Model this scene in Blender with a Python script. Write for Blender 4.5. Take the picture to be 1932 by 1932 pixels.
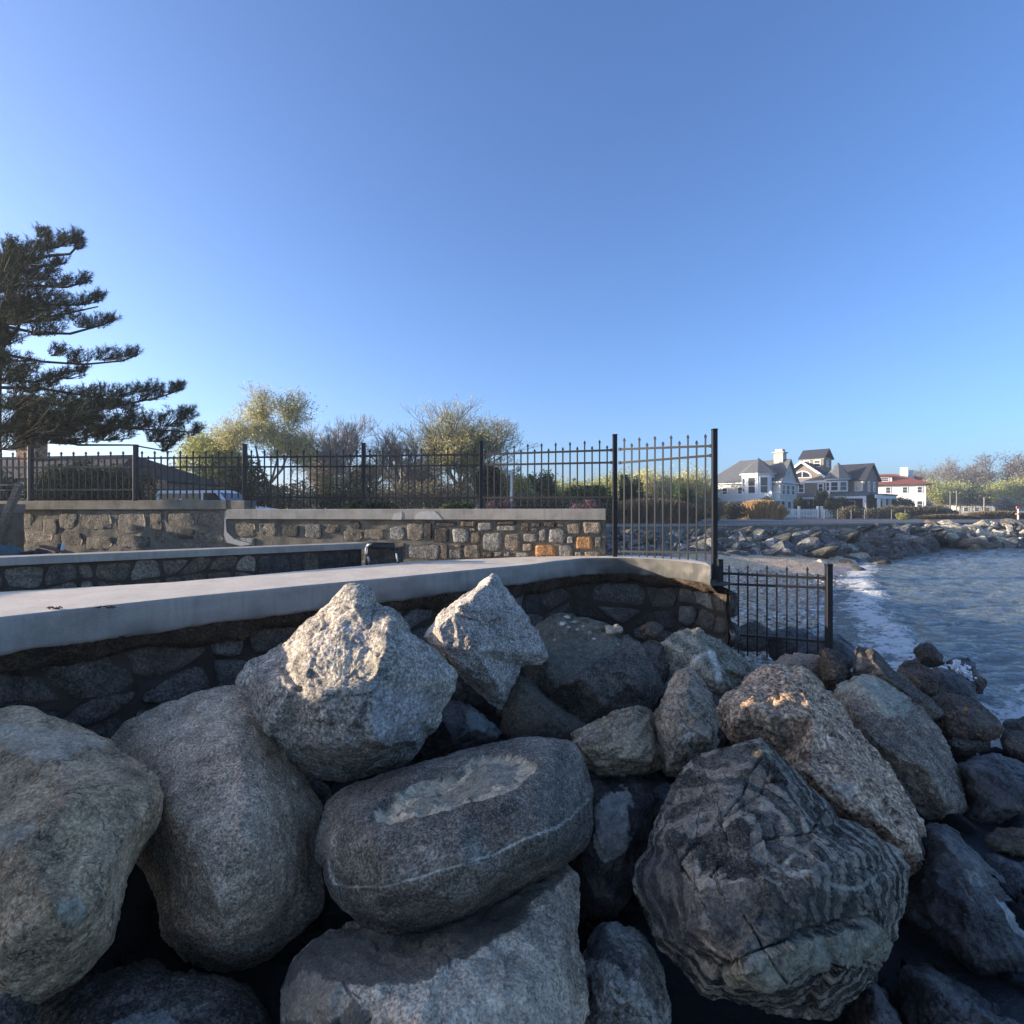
import bpy, bmesh, math, random
import numpy as np
from mathutils import Vector, Matrix
from mathutils.geometry import delaunay_2d_cdt

for o in list(bpy.data.objects): bpy.data.objects.remove(o)
SC = bpy.context.scene
COL = SC.collection

# ------------------------------------------------------------------ camera
EYE = 2.6                 # eye height above the sea, metres
FP = 1047.0               # focal length in units of a 1932 wide picture
cam = bpy.data.cameras.new('camera'); cam_o = bpy.data.objects.new('camera', cam); COL.objects.link(cam_o)
cam.sensor_width = 36.0; cam.lens = 36.0 * FP / 1932.0
cam.clip_start = 0.05; cam.clip_end = 3000
cam_o.location = (0, 0, EYE); cam_o.rotation_euler = (math.radians(90), 0, 0)
SC.camera = cam_o

# ------------------------------------------------------------------ sky, sun, exposure
SUN_EL = math.radians(10)
SUN_V = Vector((-0.998, 0.06, 0)).normalized() * math.cos(SUN_EL) + Vector((0, 0, math.sin(SUN_EL)))
w = bpy.data.worlds.new("World"); SC.world = w; w.use_nodes = True
nt = w.node_tree; nt.nodes.clear()
sky = nt.nodes.new('ShaderNodeTexSky'); sky.sky_type = 'NISHITA'; sky.sun_disc = False
sky.sun_elevation = SUN_EL
sky.sun_rotation = math.atan2(SUN_V.x, SUN_V.y)
sky.air_density = 0.8; sky.dust_density = 2.0; sky.ozone_density = 3.3; sky.altitude = 0
bg = nt.nodes.new('ShaderNodeBackground'); bg.inputs['Strength'].default_value = 0.15
wo = nt.nodes.new('ShaderNodeOutputWorld')
tint = nt.nodes.new('ShaderNodeMix'); tint.data_type = 'RGBA'; tint.blend_type = 'MULTIPLY'; tint.inputs[0].default_value = 1.0; tint.inputs[7].default_value = (.87, .925, 1.08, 1)
nt.links.new(sky.outputs[0], tint.inputs[6]); nt.links.new(tint.outputs[2], bg.inputs[0]); nt.links.new(bg.outputs[0], wo.inputs[0])
sun = bpy.data.lights.new('sun', 'SUN'); sun.energy = 4.3; sun.angle = math.radians(0.5); sun.color = (1.0, 0.87, 0.72)
sun_o = bpy.data.objects.new('sun', sun); COL.objects.link(sun_o)
sun_o.rotation_euler = SUN_V.to_track_quat('Z', 'Y').to_euler(); sun_o.location = (0, 0, 40)
SC.view_settings.view_transform = 'Standard'; SC.view_settings.look = 'None'
SC.view_settings.exposure = 1.258; SC.view_settings.gamma = 1.0
try: SC.view_settings.use_curve_mapping = False
except Exception: pass

# ------------------------------------------------------------------ helpers
def at(u, v, D):
    return np.array([(u - 966.0) / FP * D, D, EYE - (v - 966.0) / FP * D])
def gx(u, D): return (u - 966.0) / FP * D
def onz(u, v, z):           # point of the ray that has height z
    D = (EYE - z) * FP / (v - 966.0); return at(u, v, D)
_Z = {0: (0, 0, 1.0, 1), 1: (0, 2000, 1.887), 2: (600, 1650, 1.7564), 3: (900, 2150, 1.932), 4: (1700, 2100, 1.7564),
      5: (2100, 1850, 2.0909), 6: (2500, 2300, 2.668), 7: (1200, 1200, 1.932), 8: (1250, 1500, 3.22),
      9: (600, 1100, 2.1467), 10: (0, 1250, 1.932), 11: (0, 600, 1.932), 12: (2050, 1500, 1.9836)}
K = 1932.0 / 3024.0
def Z(k, pts):
    if k == 0: return [tuple(p) for p in pts]
    ox, oy, s = _Z[k][:3]
    return [((ox + p[0] / s) * K, (oy + p[1] / s) * K) + tuple(p[2:]) for p in pts]

_rng = np.random.RandomState(7)
_perm = _rng.permutation(256).astype(np.int64); _perm = np.concatenate([_perm, _perm, _perm])
_g = _rng.normal(size=(256, 3)); _g /= np.linalg.norm(_g, axis=1)[:, None]
def pn(P, seed=0):          # vectorised gradient noise
    P = np.asarray(P, dtype=np.float64) + seed * 17.31
    i = np.floor(P).astype(np.int64); f = P - i; i &= 255
    t = f * f * f * (f * (f * 6 - 15) + 10)
    def gr(dx, dy, dz):
        h = _perm[_perm[_perm[i[:, 0] + dx] + i[:, 1] + dy] + i[:, 2] + dz]
        g = _g[h]
        return g[:, 0] * (f[:, 0] - dx) + g[:, 1] * (f[:, 1] - dy) + g[:, 2] * (f[:, 2] - dz)
    a = gr(0,0,0) * (1 - t[:, 0]) + gr(1,0,0) * t[:, 0]; b = gr(0,1,0) * (1 - t[:, 0]) + gr(1,1,0) * t[:, 0]
    c = gr(0,0,1) * (1 - t[:, 0]) + gr(1,0,1) * t[:, 0]; d = gr(0,1,1) * (1 - t[:, 0]) + gr(1,1,1) * t[:, 0]
    e = a * (1 - t[:, 1]) + b * t[:, 1]; g2 = c * (1 - t[:, 1]) + d * t[:, 1]
    return (e * (1 - t[:, 2]) + g2 * t[:, 2]) * 1.6
def fbm(P, f, octv, seed=0, gain=0.5, lac=2.03):
    r = 0; a = 1.0
    for k in range(octv):
        r = r + a * pn(P * f, seed + k * 3.7); f *= lac; a *= gain
    return r

def tag(o, label=None, cat=None, group=None, kind=None):
    if label: o['label'] = label
    if cat: o['category'] = cat
    if group: o['group'] = group
    if kind: o['kind'] = kind
    return o
def empty(name, loc, rz=0.0, label=None, cat=None, group=None):
    o = bpy.data.objects.new(name, None); COL.objects.link(o); o.location = loc; o.rotation_euler = (0, 0, rz)
    o.empty_display_size = 0.2
    return tag(o, label, cat, group)
def link(name, me, mat=None, parent=None, loc=None):
    o = bpy.data.objects.new(name, me); COL.objects.link(o)
    if mat is not None and len(me.materials) == 0: me.materials.append(mat)
    if parent is not None: o.parent = parent
    if loc is not None: o.location = loc
    return o
def fmesh(name, V, Fc, smooth=True):    # fast mesh: V Nx3, Fc Mx3 or Mx4 (or list of such)
    V = np.asarray(V, dtype=np.float32)
    Fl = Fc if isinstance(Fc, list) else [Fc]
    Fl = [np.asarray(f, dtype=np.int32) for f in Fl if len(f)]
    me = bpy.data.meshes.new(name)
    me.vertices.add(len(V)); me.vertices.foreach_set('co', V.ravel())
    loops = np.concatenate([f.ravel() for f in Fl]); tot = np.concatenate([np.full(len(f), f.shape[1], dtype=np.int32) for f in Fl])
    start = np.concatenate([[0], np.cumsum(tot)[:-1]]).astype(np.int32)
    me.loops.add(len(loops)); me.loops.foreach_set('vertex_index', loops)
    me.polygons.add(len(tot)); me.polygons.foreach_set('loop_start', start); me.polygons.foreach_set('loop_total', tot)
    me.polygons.foreach_set('use_smooth', np.full(len(tot), smooth, dtype=bool))
    me.update(calc_edges=True); me.validate()
    return me
def vcol(me, name, arr):                # arr N x 4 on points
    a = me.color_attributes.new(name, 'FLOAT_COLOR', 'POINT'); a.data.foreach_set('color', np.asarray(arr, dtype=np.float32).ravel())

class MB:                               # collects simple solids into one mesh
    def __init__(s): s.v = []; s.f = []; s.n = 0
    def add(s, V, Fs):
        s.v += [tuple(float(c) for c in p) for p in V]; s.f += [tuple(int(i) + s.n for i in f) for f in Fs]; s.n += len(V); return s
    def box(s, x0, x1, y0, y1, z0, z1):
        V = [(x0,y0,z0),(x1,y0,z0),(x1,y1,z0),(x0,y1,z0),(x0,y0,z1),(x1,y0,z1),(x1,y1,z1),(x0,y1,z1)]
        return s.add(V, [(0,3,2,1),(4,5,6,7),(0,1,5,4),(1,2,6,5),(2,3,7,6),(3,0,4,7)])
    def bar(s, a, b, w, h=None, up=(0,0,1)):   # box between two points
        h = w if h is None else h
        a = Vector(a); b = Vector(b); d = (b - a).normalized(); u = Vector(up)
        if abs(d.dot(u)) > .99: u = Vector((0,1,0))
        sd = d.cross(u).normalized(); uu = sd.cross(d).normalized()
        V = []
        for p in (a, b):
            for i, j in ((-1,-1),(1,-1),(1,1),(-1,1)): V.append(p + sd * (w/2*i) + uu * (h/2*j))
        return s.add(V, [(0,1,2,3),(7,6,5,4),(0,4,5,1),(1,5,6,2),(2,6,7,3),(3,7,4,0)])
    def tube(s, pts, rs, n=8, cap=True):
        pts = [Vector(p) for p in pts]; base = s.n; V = []; Fs = []
        if not hasattr(rs, '__len__'): rs = [rs] * len(pts)
        for i, p in enumerate(pts):
            d = (pts[min(i+1, len(pts)-1)] - pts[max(i-1, 0)]).normalized()
            u = Vector((0,0,1)) if abs(d.z) < .9 else Vector((1,0,0))
            a = d.cross(u).normalized(); b = d.cross(a).normalized()
            for k in range(n):
                t = 2 * math.pi * k / n; V.append(p + a * math.cos(t) * rs[i] + b * math.sin(t) * rs[i])
        for i in range(len(pts) - 1):
            for k in range(n):
                k2 = (k + 1) % n; Fs.append((i*n+k, i*n+k2, (i+1)*n+k2, (i+1)*n+k))
        if cap: Fs.append(tuple(range(n))[::-1]); Fs.append(tuple((len(pts)-1)*n+k for k in range(n)))
        return s.add(V, Fs)
    def prism(s, poly, z0, z1):
        n = len(poly); V = [(p[0], p[1], z0) for p in poly] + [(p[0], p[1], z1) for p in poly]
        return s.add(V, [tuple(range(n))[::-1], tuple(range(n, 2*n))] + [(i, (i+1)%n, n+(i+1)%n, n+i) for i in range(n)])
    def mesh(s, name, smooth=False):
        me = bpy.data.meshes.new(name); me.from_pydata(s.v, [], s.f); me.update()
        if smooth:
            me.polygons.foreach_set('use_smooth', np.ones(len(me.polygons), dtype=bool))
        bm = bmesh.new(); bm.from_mesh(me); bmesh.ops.recalc_face_normals(bm, faces=bm.faces); bm.to_mesh(me); bm.free()
        return me
    def build(s, name, mat, parent=None, smooth=False, loc=None, bevel=0):
        o = link(name, s.mesh(name, smooth), mat, parent, loc)
        if bevel:
            m = o.modifiers.new('bevel', 'BEVEL'); m.width = bevel; m.segments = 2; m.limit_method = 'ANGLE'
        return o

# ------------------------------------------------------------------ materials
class NB:
    def __init__(s, name):
        s.m = bpy.data.materials.new(name); s.m.use_nodes = True; s.t = s.m.node_tree; s.t.nodes.clear()
        s.out = s.n('ShaderNodeOutputMaterial'); s.b = s.n('ShaderNodeBsdfPrincipled'); s.l(s.b.outputs[0], s.out.inputs[0])
    def n(s, ty, **kw):
        x = s.t.nodes.new(ty)
        for k, v in kw.items(): setattr(x, k, v)
        return x
    def l(s, a, b): s.t.links.new(a, b)
    def coord(s, rnd=True, world=False):
        if world:
            g = s.n('ShaderNodeNewGeometry'); return g.outputs['Position']
        tc = s.n('ShaderNodeTexCoord')
        if not rnd: return tc.outputs['Object']
        oi = s.n('ShaderNodeObjectInfo'); m = s.n('ShaderNodeMath', operation='MULTIPLY'); s.l(oi.outputs['Random'], m.inputs[0]); m.inputs[1].default_value = 37.0
        a = s.n('ShaderNodeVectorMath', operation='ADD'); s.l(tc.outputs['Object'], a.inputs[0]); s.l(m.outputs[0], a.inputs[1]); return a.outputs[0]
    def mapv(s, v, rot=(0,0,0), sc=(1,1,1)):
        m = s.n('ShaderNodeMapping', vector_type='TEXTURE'); m.inputs['Rotation'].default_value = rot; m.inputs['Scale'].default_value = tuple(1.0 / c for c in sc); s.l(v, m.inputs['Vector']); return m.outputs[0]
    def noise(s, v, sc, det=4, rough=.55, dist=0):
        x = s.n('ShaderNodeTexNoise'); x.inputs['Scale'].default_value = sc; x.inputs['Detail'].default_value = det
        x.inputs['Roughness'].default_value = rough; x.inputs['Distortion'].default_value = dist; s.l(v, x.inputs['Vector']); return x.outputs['Fac']
    def vor(s, v, sc, feat='F1', out='Distance'):
        x = s.n('ShaderNodeTexVoronoi', feature=feat); x.inputs['Scale'].default_value = sc; s.l(v, x.inputs['Vector']); return x.outputs[out]
    def math(s, op, a, b=None, clamp=False):
        x = s.n('ShaderNodeMath', operation=op); x.use_clamp = clamp
        for i, q in enumerate((a, b)):
            if q is None: continue
            if isinstance(q, (int, float)): x.inputs[i].default_value = q
            else: s.l(q, x.inputs[i])
        return x.outputs[0]
    def ramp(s, f, stops, interp='LINEAR'):
        x = s.n('ShaderNodeValToRGB'); x.color_ramp.interpolation = interp; e = x.color_ramp.elements
        while len(e) < len(stops): e.new(0.5)
        for i, (p, c) in enumerate(stops):
            e[i].position = p; e[i].color = (c[0], c[1], c[2], 1) if hasattr(c, '__len__') else (c, c, c, 1)
        s.l(f, x.inputs[0]); return x.outputs[0]
    def mix(s, f, a, b, mode='MIX'):
        x = s.n('ShaderNodeMix', data_type='RGBA', blend_type=mode)
        for i, q in ((0, f), (6, a), (7, b)):
            if isinstance(q, (int, float)): x.inputs[i].default_value = q
            elif isinstance(q, (tuple, list)): x.inputs[i].default_value = (q[0], q[1], q[2], 1)
            else: s.l(q, x.inputs[i])
        return x.outputs[2]
    def bump(s, h, strength=.5, dist=.02, prev=None):
        x = s.n('ShaderNodeBump'); x.inputs['Strength'].default_value = strength; x.inputs['Distance'].default_value = dist
        s.l(h, x.inputs['Height'])
        if prev is not None: s.l(prev, x.inputs['Normal'])
        return x.outputs[0]
    def fin(s, col=None, rough=.85, normal=None, spec=.3, metal=0):
        if col is not None:
            if isinstance(col, (tuple, list)): s.b.inputs['Base Color'].default_value = (col[0], col[1], col[2], 1)
            else: s.l(col, s.b.inputs['Base Color'])
        if isinstance(rough, (int, float)): s.b.inputs['Roughness'].default_value = rough
        else: s.l(rough, s.b.inputs['Roughness'])
        s.b.inputs['Specular IOR Level'].default_value = spec; s.b.inputs['Metallic'].default_value = metal
        if normal is not None: s.l(normal, s.b.inputs['Normal'])
        return s.m

def rock_mat(name, dark, mid, light, grain=55, speck=.35, band=None, crack=.5, rough=.82, bump=.6, patch=True, warp=.25, spec=.3, big=2.0, wave=None, mott=.75):
    """band = (axis rotation, scale, stretch, weight): layers of gneiss"""
    def warm(c):
        c = [c[i]*(2.55, 1.9, 1.36)[i] for i in range(3)]; m = max(max(c)/.8, 1.0); return tuple(x/m for x in c)
    dark, mid, light = warm(dark), warm(mid), warm(light)
    k = NB(name); v = k.coord()
    wn = k.n('ShaderNodeTexNoise'); wn.inputs['Scale'].default_value = 2.2; wn.inputs['Detail'].default_value = 3; k.l(v, wn.inputs['Vector'])
    ws = k.n('ShaderNodeVectorMath', operation='SCALE'); k.l(wn.outputs['Color'], ws.inputs[0]); ws.inputs['Scale'].default_value = warp
    va = k.n('ShaderNodeVectorMath', operation='ADD'); k.l(v, va.inputs[0]); k.l(ws.outputs[0], va.inputs[1]); vw = va.outputs[0]
    n1 = k.noise(vw, big, 6, .6); n2 = k.noise(v, grain, 3, .65); n3 = k.noise(v, grain * .3, 5, .7)
    f = k.math('ADD', k.math('MULTIPLY', n1, .55), k.math('ADD', k.math('MULTIPLY', n2, speck), k.math('MULTIPLY', n3, .45 - speck * .3)))
    tot = .55 + speck + .45 - speck * .3
    if band:
        bv = k.mapv(vw, band[0], (1.0, 1.0, band[2])); nb = k.noise(bv, band[1], 5, .62)
        f = k.math('ADD', f, k.math('MULTIPLY', nb, band[3])); tot += band[3]
    f = k.math('DIVIDE', f, tot)
    col = k.ramp(f, [(.385, dark), (.495, mid), (.62, light)])
    if wave:      # rot, scale, distortion, weight, colour
        wt = k.n('ShaderNodeTexWave', wave_type='BANDS', bands_direction='Z'); wt.inputs['Scale'].default_value = wave[1]; wt.inputs['Distortion'].default_value = wave[2]; wt.inputs['Detail'].default_value = 4; wt.inputs['Detail Scale'].default_value = 1.0; wt.inputs['Detail Roughness'].default_value = .5
        k.l(k.mapv(vw, wave[0], (1, 1, 1)), wt.inputs['Vector']); wf_ = k.ramp(wt.outputs['Fac'], [(.5,0),(.66,.6),(.85,1)])
        wm = k.math('MULTIPLY', wf_, k.ramp(k.noise(v, 2.2, 4), [(.36,.45),(.56,1)])); col = k.mix(k.math('MULTIPLY', wm, wave[3]), col, tuple(min(.8, wave[4][i]*(2.55,1.9,1.36)[i]) for i in range(3)))
    # hairline cracks
    cr = k.noise(k.mapv(vw, (0.4, 0.8, 0.3), (1, 1, 2.6)), 2.6, 4, .55)
    cl = k.math('MULTIPLY', k.math('ABSOLUTE', k.math('SUBTRACT', cr, .5)), 60.0, True)
    col = k.mix(k.math('MULTIPLY', k.math('SUBTRACT', 1.0, cl), crack), col, (dark[0]*.35, dark[1]*.35, dark[2]*.35))
    # small dark pits and pale crystals
    n4 = k.noise(vw, 7, 9, .76); col = k.mix(mott, col, k.ramp(n4, [(.34,.4),(.5,1.0),(.66,1.6)]), 'MULTIPLY'); col = k.mix(speck*1.5, col, k.ramp(n2, [(.34,.45),(.5,1.0),(.64,1.6)]), 'MULTIPLY'); col = k.mix(.32, col, k.ramp(k.noise(v, grain*.45, 4, .75, .6), [(.36,.4),(.5,1.0),(.62,1.6)]), 'MULTIPLY'); vd = k.noise(v, grain * 1.7, 2, .5)
    col = k.mix(k.math('MULTIPLY', k.math('GREATER_THAN', vd, .63), .5), col, tuple(min(1, c * 1.35 + .03) for c in light))
    col = k.mix(k.math('MULTIPLY', k.math('LESS_THAN', vd, .36), .55), col, tuple(c * .5 for c in dark))
    if patch:
        at_ = k.n('ShaderNodeAttribute', attribute_name='patch')
        pm = k.math('MULTIPLY', at_.outputs['Alpha'], k.math('ADD', .55, k.math('MULTIPLY', n3, .9)), True)
        pc = k.mix(1.0, at_.outputs['Color'], k.ramp(k.math('ADD', k.math('MULTIPLY', n2, .5), k.math('MULTIPLY', n3, .5)), [(.36,.5),(.5,1.0),(.64,1.5)]), 'MULTIPLY')
        col = k.mix(pm, col, pc)
    nb1 = k.bump(k.noise(vw, 20, 9, .72), bump, .02)
    nb2 = k.bump(k.math('ADD', n2, n3), bump, .022, nb1)
    nb3 = k.bump(cl, bump * crack, .008, nb2)
    if band: nb3 = k.bump(nb, bump, .02, nb3)
    if wave: nb3 = k.bump(wt.outputs['Fac'], bump*.7, .012, nb3)
    return k.fin(col, rough, nb3, spec)

def plain(name, c, rough=.6, var=.0, sc=8, bump=0, spec=.3, metal=0):
    k = NB(name)
    if var or bump:
        v = k.coord(); n = k.noise(v, sc, 5, .6)
        col = k.ramp(n, [(.3, tuple(x * (1 - var) for x in c)), (.7, tuple(min(1, x * (1 + var)) for x in c))])
        nm = k.bump(n, bump, .01) if bump else None
        return k.fin(col, rough, nm, spec, metal)
    return k.fin(c, rough, None, spec, metal)
# ------------------------------------------------------------------ boulders
def ang(a): return math.radians(a)
R_TAN = rock_mat('tan_gneiss', (.08,.07,.05), (.225,.2,.15), (.38,.35,.29), 60, .3, ((0,ang(-32),.3), 3.0, 4.0, .5), .7, wave=((.2,ang(-28),.3), 1.1, 5, .3, (.07,.062,.05)))
R_GREY = rock_mat('warm_grey_granite', (.10,.092,.08), (.245,.225,.195), (.4,.38,.34), 75, .5, None, .25, big=1.6)
R_BLUE = rock_mat('blue_grey_schist', (.075,.085,.09), (.17,.19,.2), (.36,.39,.41), 48, .45, ((.4,ang(-25),0), 6, 3.0, .22), .45, bump=.8)
R_PALE = rock_mat('pale_blue_grey_stone', (.09,.10,.115), (.21,.24,.27), (.36,.40,.45), 60, .45, ((.2,ang(60),0), 5, 3.0, .2), .3, bump=.8)
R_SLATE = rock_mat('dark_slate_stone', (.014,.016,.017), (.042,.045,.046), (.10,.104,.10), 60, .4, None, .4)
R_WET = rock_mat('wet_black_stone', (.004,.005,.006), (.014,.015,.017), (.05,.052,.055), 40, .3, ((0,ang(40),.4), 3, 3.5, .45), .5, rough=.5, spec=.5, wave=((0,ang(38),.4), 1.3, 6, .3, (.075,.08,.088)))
R_BROWN = rock_mat('dark_brown_stone', (.010,.008,.007), (.032,.028,.024), (.085,.074,.062), 45, .4, None, .4, rough=.65)
R_FBAND = rock_mat('charcoal_granite', (.026,.028,.028), (.072,.077,.076), (.165,.168,.16), 70, .5, ((0,ang(-17),0), 2.2, 6.0, .4), .12, warp=.12, wave=((0,ang(-17),0), 1.6, 2.5, .22, (.15,.155,.15)))
R_GNEISS = rock_mat('folded_gneiss', (.010,.012,.012), (.045,.05,.051), (.15,.16,.16), 60, .25, ((.3,ang(-36),.2), 2.6, 7.0, .95), .8, bump=1.0, warp=.3, mott=.5, wave=((.3,ang(-36),.2), 3.0, 5.5, .78, (.25,.26,.25)))
R_SPECK = rock_mat('speckled_granite', (.055,.046,.036), (.2,.17,.14), (.33,.30,.26), 30, .6, None, .1, bump=.7, big=3)
R_RIGHT = rock_mat('weathered_grey_stone', (.035,.036,.038), (.09,.09,.088), (.2,.2,.185), 40, .35, ((0,ang(60),.3), 3, 4, .4), .4, wave=((0,ang(60),.3), 1.8, 5, .4, (.15,.155,.14)))
R_GREEN = rock_mat('green_grey_stone', (.035,.045,.042), (.095,.11,.105), (.2,.22,.2), 45, .35, ((0,ang(30),0), 3, 3.5, .4), .6, wave=((0,ang(40),0), 1.6, 6, .5, (.26,.28,.26)))
R_STRIPE = rock_mat('striped_stone', (.045,.046,.04), (.13,.13,.11), (.27,.265,.23), 60, .3, ((0,ang(-22),0), 4, 6.0, .8), .3, warp=.15, wave=((0,ang(-20),0), 3.4, 2, .55, (.3,.3,.26)))
R_MARBLE = rock_mat('marbled_stone', (.04,.045,.052), (.17,.185,.2), (.46,.48,.5), 45, .3, ((0,ang(50),0), 2.5, 3.0, .6), .7, wave=((0,ang(55),.4), 1.3, 7, .7, (.36,.39,.42)))
R_WHITE = rock_mat('whitish_granite', (.16,.155,.14), (.34,.335,.31), (.5,.5,.47), 70, .4, None, .25, big=2.5)

def tri_interp(poly, inner, q):
    """piecewise linear height: 0 on the outline, given value at inner points"""
    pts = [Vector((p[0], p[1])) for p in poly] + [Vector((p[0], p[1])) for p in inner]
    hs = [0.0] * len(poly) + [p[2] for p in inner]
    vv, ee, ff, ov, oe, of = delaunay_2d_cdt(pts, [(i, (i + 1) % len(poly)) for i in range(len(poly))], [], 1, 1e-4)
    hh = [max([hs[j] for j in src] or [0.0]) for src in ov]
    out = np.zeros(len(q))
    for f in ff:
        if len(f) != 3: continue
        a, b, c = (np.array(vv[i][:2]) for i in f); ha, hb, hc = (hh[i] for i in f)
        det = (b[1]-c[1])*(a[0]-c[0]) + (c[0]-b[0])*(a[1]-c[1])
        if abs(det) < 1e-9: continue
        l1 = ((b[1]-c[1])*(q[:,0]-c[0]) + (c[0]-b[0])*(q[:,1]-c[1])) / det
        l2 = ((c[1]-a[1])*(q[:,0]-c[0]) + (a[0]-c[0])*(q[:,1]-c[1])) / det
        l3 = 1 - l1 - l2; m = (l1 > -1e-3) & (l2 > -1e-3) & (l3 > -1e-3)
        out[m] = l1[m]*ha + l2[m]*hb + l3[m]*hc
    return out
def inside(poly, q):
    x, y = q[:,0], q[:,1]; r = np.zeros(len(q), bool); n = len(poly)
    for i in range(n):
        x1, y1 = poly[i][:2]; x2, y2 = poly[(i+1) % n][:2]
        if y1 == y2: continue
        c = ((y1 > y) != (y2 > y)) & (x < (x2-x1)*(y-y1)/(y2-y1)+x1); r ^= c
    return r
def segdist(poly, q, closed=True):
    d = np.full(len(q), 1e9); n = len(poly)
    for i in range(n if closed else n - 1):
        a = np.array(poly[i][:2]); b = np.array(poly[(i+1) % n][:2]); ab = b - a
        t = np.clip(((q - a) @ ab) / max(ab @ ab, 1e-9), 0, 1); d = np.minimum(d, np.linalg.norm(q - (a + t[:, None]*ab), axis=1))
    return d
def chop(P, n, q, seed, c=None):
    r = np.random.RandomState(seed); P = P.copy(); c = P.mean(0) if c is None else c
    for i in range(n):
        d = r.normal(size=3); d[2] *= .8; d /= np.linalg.norm(d); h = (P - c) @ d; lim = np.quantile(h, q)
        ex = np.maximum(h - lim, 0); P -= (ex * .93)[:, None] * d
    return P
def facets(P, n, k_, seed):
    """broken faces: every cell round a random seed point is tilted by its own amount"""
    r = np.random.RandomState(seed + 77); C = P[r.randint(len(P), size=n)] + r.normal(size=(n,3))*.04; W = r.normal(size=(n,3))*k_; O = r.normal(size=n)*k_*.05
    Q = P + .05*np.stack([pn(P*5, 1), pn(P*5, 2), pn(P*5, 3)], 1)
    best = np.full(len(P), 1e9); out = np.zeros(len(P))
    for i in range(n):
        dv_ = Q - C[i]; d = (dv_**2).sum(1); m = d < best; best[m] = d[m]; out[m] = dv_[m] @ W[i] + O[i]
    return out
def boulder(label, zk, outline, D, mat, tilt=.5, inner=None, T=.35, rim=.06, smooth=2, rough=.012, med=.03, chops=0, strata=None,
            patches=(), veins=(), center=None, res=200, seed=0, back=.6, power=2.4, pz=None, group=None, raise_=(), cracks=(), q=.94, fac=None):
    """a closed 3-D stone: outline gives its extent seen from the shore, D its distance, inner the relief of its near side"""
    pz = zk if pz is None else pz
    kk = 1.32 if D < 4 else 1 + .32*4/D*max(0.0, (7.0-D)/3.0); D = D*kk; T = T*kk; rim = rim*kk
    if inner: inner = [(p[0], p[1], p[2]*kk) for p in inner]
    poly = Z(zk, outline); P2 = np.array([p[:2] for p in poly])
    c = np.array(Z(zk, [center])[0][:2]) if center else np.array([(P2[:,0].max()+P2[:,0].min())/2, (P2[:,1].max()+P2[:,1].min())/2])
    nphi = res; nth = max(12, int(res * .30))
    # ring by angle
    rad = np.zeros(nphi)
    for k in range(nphi):
        t = 2*math.pi*k/nphi; d = np.array([math.cos(t), math.sin(t)]); best = 0
        A = P2 - c; B = np.roll(A, -1, axis=0)
        den = d[0]*(B[:,1]-A[:,1]) - d[1]*(B[:,0]-A[:,0])
        with np.errstate(all='ignore'):
            r_ = (A[:,0]*(B[:,1]-A[:,1]) - A[:,1]*(B[:,0]-A[:,0])) / den
            s_ = (A[:,0]*d[1] - A[:,1]*d[0]) / den
        ok = (np.abs(den) > 1e-9) & (r_ > 0) & (s_ >= -1e-6) & (s_ <= 1+1e-6)
        rad[k] = r_[ok].max() if ok.any() else rad[k-1]
    rs = rad.copy()
    for _ in range(smooth if inner is None else 1): rs = (np.roll(rs,1) + 2*rs + np.roll(rs,-1)) / 4
    rad = rs; tt = 2*np.pi*np.arange(nphi)/nphi; dirs = np.stack([np.cos(tt), np.sin(tt)], 1)
    th = np.linspace(0, np.pi/2, nth + 1)[1:]; S = np.sin(th)
    UV = c + S[:, None, None] * (rad[:, None] * dirs)[None]           # nth x nphi x 2
    q2 = UV.reshape(-1, 2); vc = c[1]
    dome = T * np.power(np.clip(1 - S**power, 0, 1), .5)[:, None] * np.ones(nphi)[None]
    if inner is not None:
        L = tri_interp([tuple(p) for p in P2], Z(zk, inner), q2).reshape(nth, nphi) + rim*np.sqrt(np.clip(1 - S**6, 0, 1))[:, None]
        H = L
        for _ in range(smooth):
            U = np.vstack([H[0:1], H[:-1]]); Dn = np.vstack([H[1:], H[-1:]]); N = (np.roll(H,1,1) + np.roll(H,-1,1) + U + Dn) / 4
            H = np.where((S < .985)[:, None], (H + N) / 2, H)
        h0 = H[0].mean()
    else:
        H = dome; h0 = T
    def dep(v): return D + tilt * (vc - v) / FP * D
    def unp(uv, dd): return np.stack([(uv[...,0]-966)/FP*dd, dd, EYE-(uv[...,1]-966)/FP*dd], -1)
    front = unp(UV, dep(UV[...,1]) - H)
    cf = unp(c[None], np.array([dep(vc) - h0]))[0]
    ring = front[-1]; C3 = unp(c[None], np.array([dep(vc)]))[0]
    Tb = back * np.linalg.norm(ring - C3, axis=1).mean() * 1.3
    bd = np.array([C3[0]*.6, C3[1], -.35*C3[1]]); bd /= np.linalg.norm(bd)
    thb = np.linspace(np.pi/2, 0, nth//2 + 1)[1:-1]; Sb = np.sin(thb)
    backp = C3 + Sb[:, None, None]*(ring - C3)[None] + (Tb*np.cos(thb))[:, None, None]*bd
    cb = C3 + Tb*bd
    V = np.vstack([cf[None], front.reshape(-1,3), backp.reshape(-1,3), cb[None]]); nr = nth + len(thb)
    k = np.arange(nphi); k2 = (k+1) % nphi
    tris = [np.stack([np.zeros(nphi, int), 1+k2, 1+k], 1), np.stack([np.full(nphi, len(V)-1), 1+(nr-1)*nphi+k, 1+(nr-1)*nphi+k2], 1)]
    quads = np.concatenate([np.stack([1+i*nphi+k, 1+i*nphi+k2, 1+(i+1)*nphi+k2, 1+(i+1)*nphi+k], 1) for i in range(nr-1)])
    if chops: V = chop(V, chops, q, seed + 5)
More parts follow.
